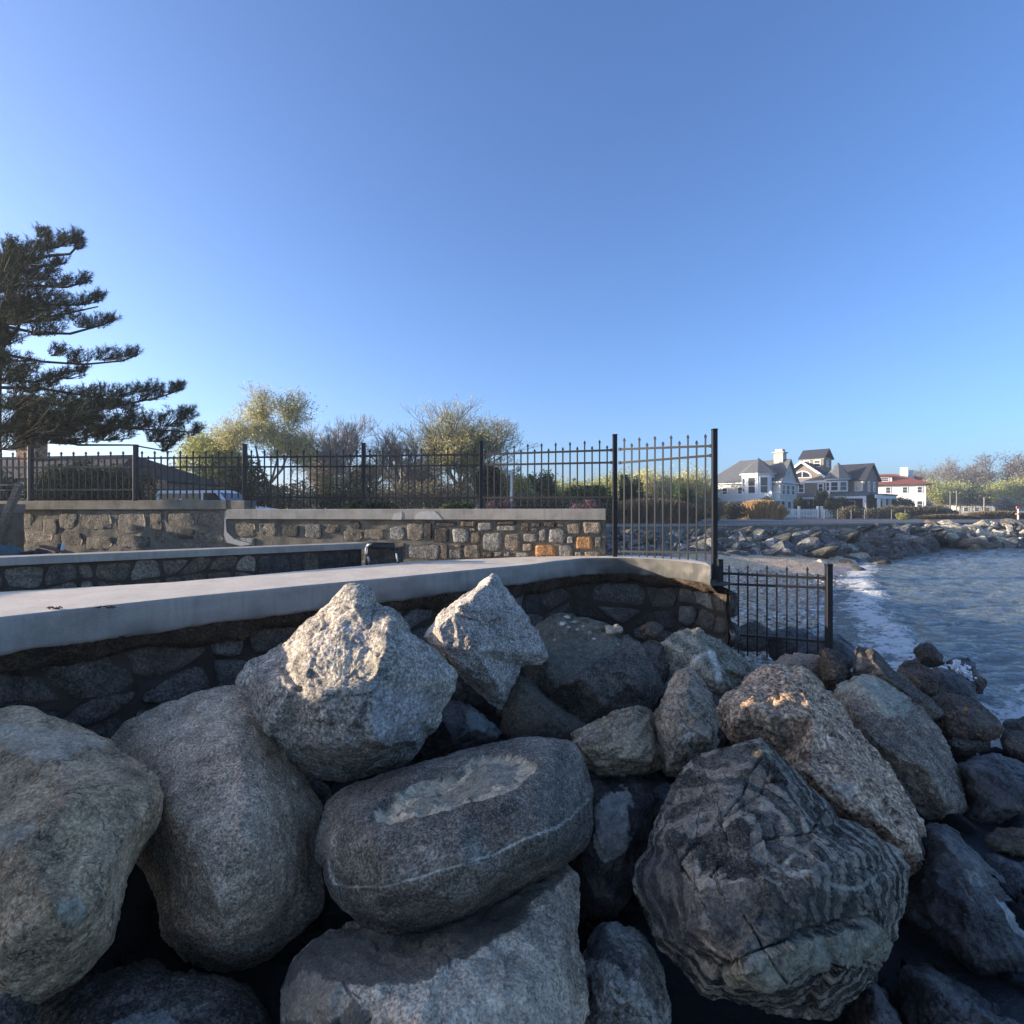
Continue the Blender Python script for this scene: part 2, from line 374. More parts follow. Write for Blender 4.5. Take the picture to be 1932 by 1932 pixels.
    base = np.array([C3[0], C3[1], V[:,2].min()]); V = V - base
    me = fmesh('boulder', V, [np.concatenate(tris), quads])
    # normals
    def nrm():
        a = np.zeros(len(V)*3, dtype=np.float32); me.vertices.foreach_get('normal', a); return a.reshape(-1, 3).astype(float)
    N = nrm(); Pw = V + seed * 3.1
    disp = .7 * med * fbm(Pw, 2.6, 3, seed) + rough * 1.25 * fbm(Pw, 13, 4, seed + 9, .68)
    rd = -np.abs(fbm(Pw + 5, 4.0, 3, seed + 21)); disp += med * .3 * (rd + .25)
    if fac is None: fac = (26, .055) if inner is not None and smooth < 10 else ((14, .02) if inner is not None else (16, .06))
    disp += np.clip(facets(Pw, fac[0], fac[1], seed) + .5*facets(Pw, fac[0]*7, fac[1]*1.6, seed + 1)*(fac[1] > .04), -.035, .035)
    if strata:
        sn, sf, sa = strata; sn = np.array(sn) / np.linalg.norm(sn)
        ww = Pw @ sn + .09 * fbm(Pw, 1.8, 3, seed + 2); z = ww * sf
        st = pn(np.stack([z, z*0+.5, (Pw @ np.cross(sn, [0,1,0]))*.8], 1)) + .5*pn(np.stack([z*2.7, z*0+.5, (Pw @ np.cross(sn, [0,1,0]))*1.6], 1), 4)
        sfall = np.ones(len(V)); sfall[1:1+nth*nphi] = np.repeat(np.clip((1.0 - S)/.12, .15, 1), nphi); sfall[1+nth*nphi:] = .15; disp += sa * np.tanh(st * 2.2) * sfall
    uvall = np.vstack([c[None], q2, np.full((len(V) - 1 - len(q2), 2), -1e4)])
    for pl, hgt in raise_:
        pp = Z(pz, pl); ins = inside(pp, uvall); dd = segdist(pp, uvall); disp += hgt * np.where(ins, np.clip(dd/1.8, 0, 1)*(1 + .5*fbm(V, 9, 3, 5)), 0)
    for pl, wd, dp in cracks:
        pp = Z(pz, pl); qj = uvall + 1.3*np.stack([pn(V*7, 3), pn(V*7, 8)], 1); dd = segdist(pp, qj, False); disp -= dp * np.exp(-(dd/wd)**2)
    V2 = V + N * disp[:, None]
    me.vertices.foreach_set('co', V2.astype(np.float32).ravel()); me.update()
    col = np.zeros((len(V), 4))
    jit = np.stack([fbm(V, 9, 3, 31), fbm(V, 9, 3, 47)], 1)
    WF = np.array([1.75, 1.5, 1.24])
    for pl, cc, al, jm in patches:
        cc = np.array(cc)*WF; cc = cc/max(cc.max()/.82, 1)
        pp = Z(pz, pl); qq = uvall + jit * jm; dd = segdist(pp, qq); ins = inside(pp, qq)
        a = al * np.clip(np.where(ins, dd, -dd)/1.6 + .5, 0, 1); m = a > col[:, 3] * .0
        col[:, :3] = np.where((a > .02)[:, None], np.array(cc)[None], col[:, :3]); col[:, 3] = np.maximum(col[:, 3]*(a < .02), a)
    for pl, wd, cc, al in veins:
        cc = np.array(cc)*WF; cc = cc/max(cc.max()/.82, 1)
        pp = Z(pz, pl); dd = segdist(pp, uvall + jit * 2.0, False); a = al * np.clip(1.5 - dd/wd, 0, 1) * np.clip(.75 + 1.1*pn(V*6, 12), 0, 1)
        use = a > col[:, 3]; col[:, :3] = np.where(use[:, None], np.array(cc)[None], col[:, :3]); col[:, 3] = np.maximum(col[:, 3], a)
    vcol(me, 'patch', col)
    o = link('boulder', me, mat, None, tuple(base))
    return tag(o, label, 'boulder', group or 'boulders heaped below the sea wall')

# 1 far left
boulder('huge smooth tan boulder cut by the left edge, crossed by fine dark cracks', 1,
  [(-450,700),(-350,330),(-150,200),(0,170),(60,160),(120,157),(200,168),(270,210),(350,222),(450,270),(530,310),(600,345),(640,400),(740,450),(830,510),(880,590),(895,660),(900,760),(860,850),(800,930),(760,1010),(715,1120),(690,1210),(665,1310),(655,1390),(620,1490),(540,1590),(430,1690),(300,1770),(180,1840),(0,1900),(-300,1800),(-450,1300)],
  2.15, R_TAN, tilt=.75, inner=[(100,430,.16),(280,420,.2),(480,400,.12),(620,420,.05),(100,900,.36),(400,700,.34),(700,620,.16),(820,740,.13),(640,960,.22),(560,1300,.2),(300,1300,.34),(0,1500,.26),(-200,900,.3),(400,1560,.12)],
  smooth=22, rim=.09, seed=1, rough=.007, med=.018,
  patches=[([(-50,260),(150,250),(400,300),(620,350),(600,390),(500,380),(380,440),(200,470),(60,420),(-50,330)], (.34,.33,.28), .5, 6),
           ([(330,1250),(420,1225),(470,1290),(460,1370),(390,1390),(320,1330)], (.23,.25,.22), .6, 4), ([(-40,850),(180,800),(200,840),(60,960),(-60,970)], (.26,.27,.24), .45, 7)],
  cracks=[([(0,640),(80,580),(200,535),(330,470),(440,420),(520,385),(640,400)], 1.5, .014), ([(0,265),(70,320),(140,350),(200,385),(290,405)], 1.2, .01),
          ([(840,700),(740,750),(670,800),(650,860),(700,890),(640,980)], 1.3, .012), ([(840,720),(930,770)],1.2,.01)])
# 2 big grey
boulder('big rounded warm grey boulder left of centre, pitted all over, below the concrete cap', 1,
  [(600,345),(690,240),(800,190),(900,135),(1000,110),(1060,85),(1180,55),(1300,45),(1400,60),(1500,150),(1580,280),(1640,400),(1720,560),(1790,700),(1800,850),(1790,1000),(1800,1130),(1820,1220),(1810,1290),(1740,1380),(1600,1490),(1500,1560),(1400,1610),(1250,1640),(1100,1620),(990,1560),(900,1460),(885,1350),(878,1240),(830,1150),(770,1050),(720,900),(640,650),(580,480)],
  2.75, R_GREY, tilt=.55, inner=[(1250,250,.25),(950,350,.22),(750,500,.15),(1340,420,.40),(1500,560,.36),(1000,800,.42),(1400,900,.5),(1650,800,.22),(1200,1250,.42),(1500,1200,.3),(1680,1150,.16),(960,1250,.2),(1250,1500,.2)],
  smooth=24, rim=.1, seed=2, rough=.009, med=.022)
# 3 sunlit-topped pyramid
boulder('large jagged blue-grey boulder in the centre left, its peak lit by the sun', 2,
  [(175,665),(180,620),(230,540),(330,490),(430,430),(470,370),(540,310),(600,290),(680,230),(720,180),(775,145),(840,160),(875,190),(885,235),(990,270),(1050,330),(1130,410),(1200,480),(1300,590),(1290,680),(1220,790),(1205,880),(1150,920),(1110,990),(1060,1050),(1000,1070),(870,1110),(720,1150),(600,1120),(470,1090),(370,1020),(300,940),(230,850),(190,770)],
  3.0, R_BLUE, tilt=.25, center=(720,650), inner=[(790,250,.12),(700,330,.16),(560,430,.2),(430,590,.2),(860,375,.22),(700,410,.26),(520,560,.34),(400,630,.33),(300,640,.22),(530,720,.44),(950,450,.36),(980,330,.2),(880,640,.5),(640,700,.5),(900,950,.46),(1110,960,.2),(420,980,.22),(300,820,.24),(650,960,.42),(1180,620,.24),(1100,800,.28),(980,985,.3),(700,1060,.2)],
  smooth=2, rim=.03, rough=.008, med=.014, fac=(12, .05), seed=3, res=260,
  patches=[([(640,540),(830,470),(970,430),(920,560),(830,660),(780,600),(700,620)], (.36,.35,.28), .45, 8), ([(870,640),(1200,700),(1100,980),(950,1000),(880,900)], (.27,.31,.38), .35, 10)],
  cracks=[([(230,850),(300,800),(420,700),(400,630)],1.3,.02),([(560,700),(700,720),(860,700),(960,650)],1.4,.018),([(870,190),(885,240),(870,360)],1.4,.02)])
# 4 spiky
boulder('pointed pale blue-grey boulder standing like a spike against the concrete cap', 2,
  [(1500,65),(1540,85),(1570,130),(1630,210),(1690,290),(1730,370),(1790,510),(1750,555),(1700,540),(1645,560),(1625,610),(1610,680),(1580,760),(1545,785),(1480,750),(1400,680),(1310,600),(1220,520),(1120,410),(1160,350),(1230,280),(1320,220),(1400,160),(1440,110)],
  3.75, R_PALE, tilt=.2, center=(1450,420), inner=[(1480,125,.16),(1400,205,.26),(1300,275,.3),(1215,350,.3),(1400,480,.34),(1600,330,.13),(1680,480,.08),(1530,650,.16),(1340,570,.28),(1250,460,.3)],
  smooth=2, rim=.02, rough=.008, med=.012, fac=(12, .07), seed=4, res=220, cracks=[([(1380,260),(1480,330),(1560,300),(1680,340)],1.3,.015)])
# 5 dark slab right of spike
boulder('broad slab of dark slate spotted with white barnacles, right of the pointed boulder', 0,
  [(1005,1190),(1022,1168),(1060,1158),(1110,1165),(1150,1180),(1185,1196),(1205,1206),(1225,1228),(1250,1278),(1257,1300),(1236,1332),(1205,1347),(1170,1352),(1115,1373),(1095,1375),(1050,1347),(1015,1317),(1000,1290),(988,1262),(990,1225)],
  4.2, R_SLATE, tilt=.7, inner=[(1200,1220,.12),(1150,1248,.3),(1095,1278,.42),(1045,1300,.36),(1060,1210,.12),(1120,1205,.1),(1190,1290,.28),(1140,1330,.26),(1030,1240,.2)],
  smooth=4, rim=.03, seed=5, rough=.01,
  patches=[([(1010,1180),(1060,1162),(1130,1175),(1190,1205),(1140,1245),(1060,1285),(1010,1270)], (.12,.125,.10), .5, 5)] +
          [([(x-a,y),(x,y-b),(x+a,y),(x,y+b)], (.62,.62,.55), .95, 2) for x,y,a,b in ((1070,1163,6,3),(1082,1172,7,3),(1073,1180,5,2.5),(1090,1186,4,2),(1112,1193,4,2),(1121,1201,4,2.5),(1060,1176,8,3),(1046,1205,4,2),(1100,1180,3,2),(1170,1215,6,3))])
boulder('cream stone chip lying on top of the dark slab', 7, [(1130,1250),(1200,1245),(1243,1272),(1220,1295),(1165,1305),(1135,1300)], 4.55, R_WHITE, res=60, T=.05, seed=6, med=.01, rough=.005, tilt=.8,
        patches=[([(1100,1200),(1280,1200),(1280,1340),(1100,1340)], (.26,.235,.19), .9, 1)])
# 6 smooth olive rock beneath spike
boulder('smooth olive-brown boulder wedged under the pointed boulder and the dark slab', 0,
  [(950,1300),(975,1272),(1005,1290),(1050,1330),(1105,1368),(1125,1400),(1060,1425),(970,1415),(940,1385),(942,1340)], 3.75, R_SLATE, T=.3, seed=7, res=140, med=.015, rough=.005,
  patches=[([(900,1200),(1200,1200),(1200,1500),(900,1500)], (.085,.08,.062), .6, 4)])
# 7 wet black rock under pyramid
boulder('greenish black cracked boulder in the gap between the jagged boulder and the long charcoal one', 2,
  [(1200,700),(1270,725),(1330,735),(1400,760),(1450,775),(1500,785),(1560,810),(1590,880),(1580,950),(1400,1010),(1250,1060),(1100,1110),(1000,1090),(1050,980),(1130,880),(1170,780)], 3.35, R_WET, T=.2, chops=9, seed=8, med=.03, inner=[(1340,790,.1),(1440,830,.2),(1250,850,.2),(1300,960,.2),(1500,870,.14)], rim=.03,
  patches=[([(1340,740),(1440,780),(1540,800),(1560,840),(1460,870),(1380,830)], (.13,.17,.16), .5, 6)])
boulder('dark broken rock in the notch between the jagged and the pointed boulders', 2, [(1230,560),(1310,600),(1400,680),(1500,760),(1530,800),(1440,820),(1290,790),(1200,740)], 3.95, R_WET, T=.2, seed=9, res=100)
# 8 long charcoal boulder with flake
boulder('long rounded charcoal boulder in the middle with a pale flaked oval and thin white veins', 3,
  [(60,640),(55,720),(80,800),(100,900),(150,980),(240,1060),(330,1130),(430,1190),(530,1205),(700,1190),(850,1140),(1000,1060),(1150,980),(1300,900),(1450,810),(1560,730),(1640,640),(1655,560),(1650,450),(1640,330),(1610,220),(1570,130),(1520,75),(1400,60),(1250,50),(1150,70),(1000,100),(850,140),(700,190),(560,230),(420,270),(300,310),(200,350),(130,410),(110,460),(85,540)],
  2.4, R_FBAND, tilt=.7, center=(850,620), inner=[(1400,150,.12),(1000,200,.16),(500,350,.18),(230,450,.16),(1300,350,.32),(900,480,.36),(400,620,.34),(200,680,.2),(1500,450,.2),(1350,620,.34),(900,760,.38),(450,850,.32),(1100,820,.3),(700,950,.28),(400,1020,.18),(900,1010,.2)],
  smooth=26, rim=.1, rough=.006, med=.013, seed=10, res=280,
  raise_=[([(365,515),(440,410),(490,380),(640,320),(800,285),(870,245),(960,170),(1040,145),(1150,145),(1250,165),(1320,215),(1310,260),(1250,310),(1160,375),(1050,410),(900,440),(720,490),(600,510),(480,530)], -.04)],
  patches=[([(365,515),(440,410),(490,380),(640,320),(800,285),(870,245),(960,170),(1040,145),(1150,145),(1250,165),(1320,215),(1310,260),(1250,310),(1160,375),(1050,410),(900,440),(720,490),(600,510),(480,530)], (.5,.43,.32), .85, 3),
           ([(560,400),(720,340),(880,300),(960,200),(1100,165),(1230,190),(1180,270),(1050,330),(850,390),(640,440),(520,450)], (.27,.25,.2), .75, 8),
           ([(720,488),(850,405),(1000,350),(1150,290),(1200,260),(1250,300),(1160,375),(1050,408),(900,438)], (.56,.5,.38), .7, 3)],  # sunlit lower edge of the flake, painted in as cream
  veins=[([(110,700),(130,800),(160,890),(230,915),(430,915),(560,880),(740,825),(960,760),(1100,715),(1240,640),(1420,570),(1540,480),(1630,400)], 2.3, (.42,.42,.38), .9),
         ([(400,900),(560,830),(700,765),(850,710),(1000,650)], 1.1, (.36,.36,.32), .7), ([(1430,480),(1560,410),(1630,350)], 1.2, (.3,.3,.27), .5)],
  cracks=[([(1050,830),(1150,815),(1250,800)],1.5,.01),([(110,470),(180,440),(230,450)],1.5,.012),([(90,530),(150,490),(220,480)],1.5,.012)])
# 9 folded gneiss
boulder('great dark gneiss boulder at lower right, folded layers, pale slab along its foot', 4,
  [(890,150),(960,140),(1020,170),(1040,220),(1110,280),(1170,350),(1240,420),(1310,490),(1370,570),(1450,580),(1530,620),(1620,680),(1700,730),(1730,810),(1730,890),(1700,940),(1690,1010),(1650,1110),(1640,1180),(1590,1240),(1560,1330),(1540,1400),(1480,1440),(1380,1480),(1340,1550),(1200,1570),(1050,1560),(900,1520),(760,1490),(660,1480),(600,1410),(520,1320),(430,1240),(380,1160),(350,1060),(300,980),(275,880),(310,790),(370,700),(400,590),(450,480),(510,380),(600,290),(700,220),(790,185)],
  2.2, R_GNEISS, tilt=.6, center=(1000,860), inner=[(960,215,.08),(1040,250,.08),(800,420,.2),(500,660,.22),(520,760,.26),(420,680,.12),(640,940,.34),(660,1100,.36),(780,1260,.36),(1100,420,.22),(900,700,.36),(1230,620,.3),(1450,760,.28),(1250,850,.42),(1000,900,.42),(1500,930,.26),(850,1290,.42),(1100,1200,.42),(1500,1110,.24),(1000,1400,.34),(1300,1310,.32),(880,1440,.22),(330,870,.08),(480,950,.2),(540,1200,.2)],
  smooth=4, rim=.03, rough=.009, med=.014, seed=11, res=330, strata=((-.5,.25,.82), 9, .006), fac=(20, .03),
  raise_=[([(750,1350),(880,1290),(1100,1200),(1300,1140),(1500,1080),(1590,1160),(1500,1290),(1280,1330),(1000,1420),(820,1410)], .035)],
  patches=[([(750,1350),(880,1290),(1100,1200),(1300,1150),(1500,1090),(1590,1160),(1500,1250),(1280,1290),(1100,1360),(1000,1420),(820,1410)], (.27,.27,.21), .8, 5),
           ([(650,930),(900,880),(1200,920),(1500,960),(1450,1080),(1100,1200),(850,1280),(700,1100)], (.05,.055,.05), .55, 9),
           ([(300,860),(400,690),(480,690),(560,850),(650,1020),(660,1260),(520,1260),(360,1060)], (.075,.073,.08), .6, 6)],
  veins=[([(1240,660),(1180,720),(1090,780),(1070,810),(1120,840),(1200,835),(1290,790),(1300,830),(1240,860),(1240,890),(1330,900),(1460,920),(1540,860)], 4.2, (.33,.35,.32), .85),
         ([(490,640),(430,780),(370,860),(370,900),(460,980),(550,1060),(570,1170)], 1.3, (.22,.22,.22), .7), ([(520,720),(380,880),(420,940),(520,1030)], 1.1, (.2,.2,.2), .6),
         ([(300,880),(340,960),(430,1020),(500,1080),(480,1180)], 1.2, (.18,.18,.18), .6), ([(900,880),(960,830),(1090,800)], 2.0, (.28,.29,.26), .6),
         ([(955,212),(1025,212)], 3.0, (.4,.36,.25), .8)],  # last stroke is a sunlit spot painted on the crest
  cracks=[([(530,760),(640,670),(760,560),(860,440),(900,330),(960,250)], 1.6, .035), ([(490,640),(520,780),(620,930),(660,1000)], 2.2, .045), ([(720,600),(850,500),(960,430),(1010,270)], 1.5, .025),
          ([(700,860),(850,720),(1050,640),(1240,620),(1290,500)], 1.6, .03), ([(740,560),(780,640),(800,730),(740,800)], 1.4, .022), ([(750,1350),(900,1250),(1120,1170),(1320,1100),(1500,1060)], 1.8, .04),
          ([(870,1060),(950,1170),(1000,1280),(1050,1360),(1120,1400)], 1.3, .03), ([(1420,980),(1600,1110)],1.3,.02),([(1000,1420),(1200,1350),(1400,1290),(1560,1230)],1.8,.03),([(1500,820),(1600,830),(1720,830)],1.4,.025)])
# 10 speckled granite
boulder('tall leaning speckled brown granite boulder at right with a golden sunlit notch on its peak', 5,
  [(50,440),(130,400),(200,350),(270,300),(310,270),(340,240),(420,238),(488,262),(545,245),(600,280),(650,330),(700,380),(750,430),(800,490),(850,570),(890,620),(940,680),(1000,760),(1080,850),(1140,950),(1200,1040),(1260,1130),(1310,1230),(1350,1330),(1370,1430),(1340,1480),(1270,1520),(1200,1540),(1000,1400),(700,1150),(400,850),(200,760),(100,700),(50,600),(35,500)],
  3.3, R_SPECK, tilt=.75, center=(620,800), inner=[(330,300,.07),(430,300,.1),(480,360,.2),(560,320,.14),(330,350,.12),(220,480,.28),(400,560,.3),(640,560,.3),(760,640,.2),(600,900,.4),(900,1000,.36),(1100,1250,.34),(750,1080,.34),(1250,1400,.16),(150,600,.18)],
  smooth=8, rim=.06, rough=.012, med=.02, seed=12, res=260,
  patches=[([(350,560),(420,500),(470,600),(520,750),(450,780),(380,660)], (.09,.08,.07), .55, 6), ([(740,970),(870,960),(900,1030),(850,1080),(760,1030)], (.35,.36,.34), .5, 6)])
# 11 right weathered
boulder('tall rounded weathered boulder right of the golden-topped one, greenish grey crown', 5,
  [(750,390),(790,350),(860,305),(940,290),(1010,295),(1080,340),(1150,380),(1230,440),(1300,510),(1360,590),(1420,660),(1470,740),(1490,820),(1530,880),(1560,960),(1585,1060),(1570,1120),(1520,1160),(1400,1190),(1300,1200),(1150,1150),(1000,950),(850,700),(780,540)],
  3.9, R_RIGHT, tilt=.65, T=.45, seed=13, smooth=6, inner=[(950,380,.18),(860,480,.16),(1100,520,.28),(1250,620,.25),(1150,800,.42),(1350,900,.34),(1000,700,.3),(1430,1080,.22)], rim=.08, res=220,
  patches=[([(790,350),(940,280),(1060,330),(1250,460),(1200,560),(1050,560),(960,430),(860,400),(780,430)], (.27,.3,.26), .6, 9)])
# 12.. others
boulder('dark slanting boulder behind the rounded one, with a pale streak down its flank', 5, [(850,130),(905,135),(930,170),(1000,108),(1040,150),(1080,220),(1130,270),(1200,310),(1280,370),(1370,410),(1440,470),(1500,600),(1500,760),(1350,700),(1150,500),(1000,400),(880,330),(830,230)], 4.9, R_SLATE, tilt=.6, chops=8, seed=14, T=.4,
  inner=[(920,190,.06),(1000,190,.22),(1060,280,.25),(1200,420,.3),(950,280,.2),(1350,520,.25)], rim=.05, patches=[([(900,140),(925,140),(940,260),(900,280)], (.2,.19,.15), .6, 3)])
boulder('dark brown wet boulder at the foot of the gate post by the water', 5, [(680,140),(740,118),(790,170),(840,230),(870,300),(840,380),(770,420),(700,380),(660,300)], 5.3, R_BROWN, tilt=.5, chops=7, seed=15, T=.3)
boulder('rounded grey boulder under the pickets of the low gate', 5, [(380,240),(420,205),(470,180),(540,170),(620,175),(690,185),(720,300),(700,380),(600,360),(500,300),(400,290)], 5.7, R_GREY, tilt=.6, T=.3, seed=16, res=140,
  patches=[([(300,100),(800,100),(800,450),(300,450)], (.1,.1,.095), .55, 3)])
WS = [('brown-black wet boulder with a wave-worn round top, just behind the pale-crowned boulder', [(1150,300),(1170,255),(1260,240),(1350,265),(1420,310),(1460,400),(1440,470),(1350,470),(1230,400)], 6.0, R_BROWN, 17),
      ('smooth dark boulder nearest the white splash of spray', [(1330,290),(1360,262),(1430,258),(1520,290),(1600,340),(1640,420),(1655,470),(1600,520),(1480,500),(1380,420)], 6.4, R_WET, 18),
      ('upright brown rock standing alone in the surf', [(1268,150),(1290,112),(1330,104),(1365,118),(1400,160),(1440,205),(1450,235),(1400,250),(1320,245),(1278,215)], 8.2, R_BROWN, 19),
      ('low black rock half under water beyond the splash', [(1440,250),(1460,220),(1520,203),(1590,200),(1640,232),(1672,280),(1640,310),(1540,305),(1470,290)], 7.9, R_WET, 20),
      ('small tan wet rock at the edge of the foam', [(1540,310),(1580,288),(1640,285),(1695,325),(1715,375),(1690,405),(1630,405),(1570,370)], 7.2, R_BROWN, 21),
      ('flat brown rock awash left of the upright surf rock', [(1160,250),(1200,215),(1260,200),(1300,215),(1290,260),(1200,285)], 7.6, R_BROWN, 22),
      ('dark brown boulder carrying a small orange leaf', [(1340,470),(1390,425),(1450,412),(1580,440),(1650,468),(1720,530),(1800,600),(1828,640),(1790,700),(1680,720),(1540,720),(1440,690),(1380,600)], 5.0, R_BROWN, 23),
      ('black boulder at the right edge beside the foam', [(1800,600),(1860,575),(1960,555),(2060,580),(2080,680),(1950,700),(1840,680)], 5.6, R_WET, 24),
      ('dark flat rock under the right-edge boulders', [(1740,690),(1820,645),(1940,648),(2060,690),(2090,800),(1960,850),(1850,800),(1770,740)], 4.9, R_SLATE, 25),
      ('small black rock in the gap below the boulder with the leaf', [(1440,700),(1500,680),(1600,700),(1720,705),(1700,760),(1580,790),(1480,800)], 4.7, R_SLATE, 26),
      ('big blue-black boulder with faint brown layers at the right edge', [(1510,850),(1560,805),(1640,780),(1740,785),(1850,815),(1960,860),(2080,940),(2120,1100),(2000,1240),(1800,1310),(1600,1290),(1530,1200),(1590,1080),(1560,950)], 3.8, R_WET, 27)]
for lb, ol, d, m, sd in WS:
    boulder(lb, 5, ol, d, m, tilt=.55, T=.28*d/5 if d > 4 else .35, chops=6, seed=sd, res=150, med=.02, q=.95,
            patches=[([(1600,880),(1800,1000),(1960,1120),(1940,1160),(1750,1090),(1580,1000)], (.11,.1,.095), .45, 8)] if sd == 27 else
                    ([([(1500,480),(1640,500),(1780,620),(1700,640),(1560,600)], (.1,.095,.09), .5, 8)] if sd == 23 else ()))
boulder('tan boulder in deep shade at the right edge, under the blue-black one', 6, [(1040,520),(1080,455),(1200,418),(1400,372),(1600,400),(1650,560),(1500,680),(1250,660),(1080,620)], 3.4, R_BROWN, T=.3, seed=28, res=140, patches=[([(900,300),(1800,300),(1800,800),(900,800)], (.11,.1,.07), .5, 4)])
boulder('purplish black boulder in shade at the right edge', 6, [(1040,640),(1100,590),(1200,582),(1398,645),(1650,720),(1700,1200),(1450,1200),(1250,980),(1100,760)], 3.1, R_WET, T=.3, seed=29, res=140)
boulder('long black boulder sloping down to the right corner with pale scars', 6,
  [(560,420),(610,345),(700,335),(800,365),(860,410),(930,500),(1050,600),(1150,720),(1260,880),(1398,1060),(1600,1300),(1680,1600),(1500,1830),(1250,1780),(950,1640),(650,1430),(420,1250),(380,1050),(480,850),(540,650)], 2.75, R_WET, tilt=.6, seed=30, T=.4, res=220, chops=5, inner=[(760,480,.15),(900,640,.3),(700,800,.3),(1000,900,.36),(1150,1100,.34),(800,1100,.4),(1300,1400,.3),(1050,1450,.3),(600,1100,.22)], rim=.06,
  patches=[([(930,700),(1010,720),(1080,830),(1110,860),(1010,830)], (.2,.2,.19), .7, 5), ([(1160,930),(1230,960),(1320,1060),(1420,1220),(1450,1300),(1330,1200),(1270,1080)], (.33,.36,.37), .8, 4)],
  veins=[([(870,800),(930,870),(970,940),(1000,1000)], 1.2, (.22,.22,.21), .8), ([(1110,1100),(1160,1180),(1200,1290)], 1.2, (.2,.2,.19), .7)])
boulder('dark boulder along the bottom edge right of the great gneiss boulder', 6, [(60,1700),(130,1600),(200,1590),(300,1700),(400,1850),(470,2000),(500,2300),(50,2300)], 2.05, R_WET, T=.25, seed=31, res=120)
boulder('nearly black boulder in the bottom right corner', 6, [(420,1500),(600,1480),(900,1640),(1150,1800),(1398,1850),(1600,2100),(1400,2400),(600,2400),(420,1900)], 2.2, R_WET, T=.3, seed=32, res=140)
boulder('broad two-toned boulder at the bottom centre, dark hollow above, whitish face below', 3,
  [(-150,2100),(-155,1500),(-90,1330),(0,1230),(110,1170),(300,1130),(560,1080),(850,1000),(1150,880),(1350,850),(1440,825),(1500,816),(1545,840),(1570,900),(1565,1080),(1558,1270),(1605,1360),(1625,1560),(1620,2100)],
  1.95, R_WHITE, tilt=.8, center=(800,1560), inner=[(1430,930,.03),(1290,1020,.12),(1270,1110,.15),(1150,1150,.2),(1050,1240,.26),(870,1320,.32),(720,1420,.36),(400,1470,.36),(230,1470,.3),(600,1280,.16),(300,1280,.16),(1100,1080,.08),(0,1320,.12),(100,1560,.3),(-50,1650,.16),(700,1700,.38),(1250,1500,.28),(1450,1400,.16),(1480,1150,.08)],
  smooth=5, rim=.02, rough=.008, med=.014, seed=33, res=280,
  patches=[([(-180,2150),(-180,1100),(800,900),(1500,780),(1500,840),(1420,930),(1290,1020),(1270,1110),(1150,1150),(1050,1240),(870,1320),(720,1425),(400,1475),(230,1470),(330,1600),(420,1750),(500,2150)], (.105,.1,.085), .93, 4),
           ([(-150,1480),(0,1400),(200,1450),(260,1560),(100,1700),(-150,1650)], (.2,.17,.13), .7, 8)],
  cracks=[([(1380,1450),(1385,1530),(1350,1620),(1320,1700)],1.1,.006),([(1410,1150),(1460,1220),(1530,1290)],1.1,.006),([(0,1250),(100,1265),(180,1285)],1.5,.01),([(230,1470),(330,1560),(380,1700)],2.0,.02)])
boulder('marbled blue-white boulder at the bottom edge between the two-toned and the gneiss boulder', 4, [(0,1300),(15,1150),(60,1118),(130,1108),(220,1112),(330,1140),(400,1220),(455,1310),(480,1430),(500,1650),(480,1850),(0,1850),(-40,1600)], 2.2, R_MARBLE, tilt=.5, seed=34, T=.3, chops=5, res=170, inner=[(150,1200,.12),(300,1330,.26),(180,1450,.28),(380,1500,.2)], rim=.04, smooth=5,
  patches=[([(20,1130),(140,1100),(200,1200),(330,1330),(250,1320),(100,1280),(20,1260)], (.05,.055,.06), .7, 7)])
boulder('dark mossy boulder behind the long charcoal one, with a crust of pale crystals', 4, [(60,380),(150,350),(280,342),(390,352),(400,480),(385,650),(330,780),(290,950),(190,1090),(60,1120),(0,1000),(-20,800),(-30,600)], 2.75, R_WET, tilt=.3, seed=35, T=.28, res=170,
  patches=[([(100,480),(200,420),(270,385),(290,460),(270,560),(280,650),(250,740),(190,780),(120,700),(100,600)], (.23,.23,.215), .85, 16)], raise_=[([(100,480),(200,420),(270,385),(290,460),(270,560),(280,650),(250,740),(190,780),(120,700),(100,600)], .02)])
boulder('olive striped boulder above the end of the long charcoal one', 0, [(1075,1400),(1088,1388),(1125,1368),(1165,1346),(1205,1333),(1232,1345),(1247,1375),(1257,1420),(1243,1450),(1205,1462),(1130,1466),(1100,1445)], 3.0, R_STRIPE, tilt=.5, T=.28, seed=36, res=170, med=.015)
boulder('small grey-brown boulder with one white fleck, behind the gneiss boulder', 0, [(1262,1300),(1285,1272),(1302,1261),(1330,1288),(1350,1325),(1359,1378),(1348,1402),(1315,1428),(1290,1470),(1250,1470),(1240,1390),(1236,1345)], 2.95, R_RIGHT, tilt=.4, T=.25, seed=37, res=150,
  patches=[([(1290,1385),(1300,1378),(1312,1384),(1306,1394),(1294,1396)], (.4,.43,.42), .9, 3)])
boulder('green-grey boulder below the end of the sea wall', 0, [(1235,1225),(1255,1205),(1290,1188),(1320,1188),(1362,1215),(1400,1240),(1434,1262),(1420,1290),(1370,1310),(1300,1290),(1250,1270)], 4.7, R_GREEN, tilt=.7, T=.3, chops=8, seed=38, res=170, inner=[(1320,1215,.1),(1290,1240,.22),(1350,1260,.26),(1390,1265,.15)], rim=.04)
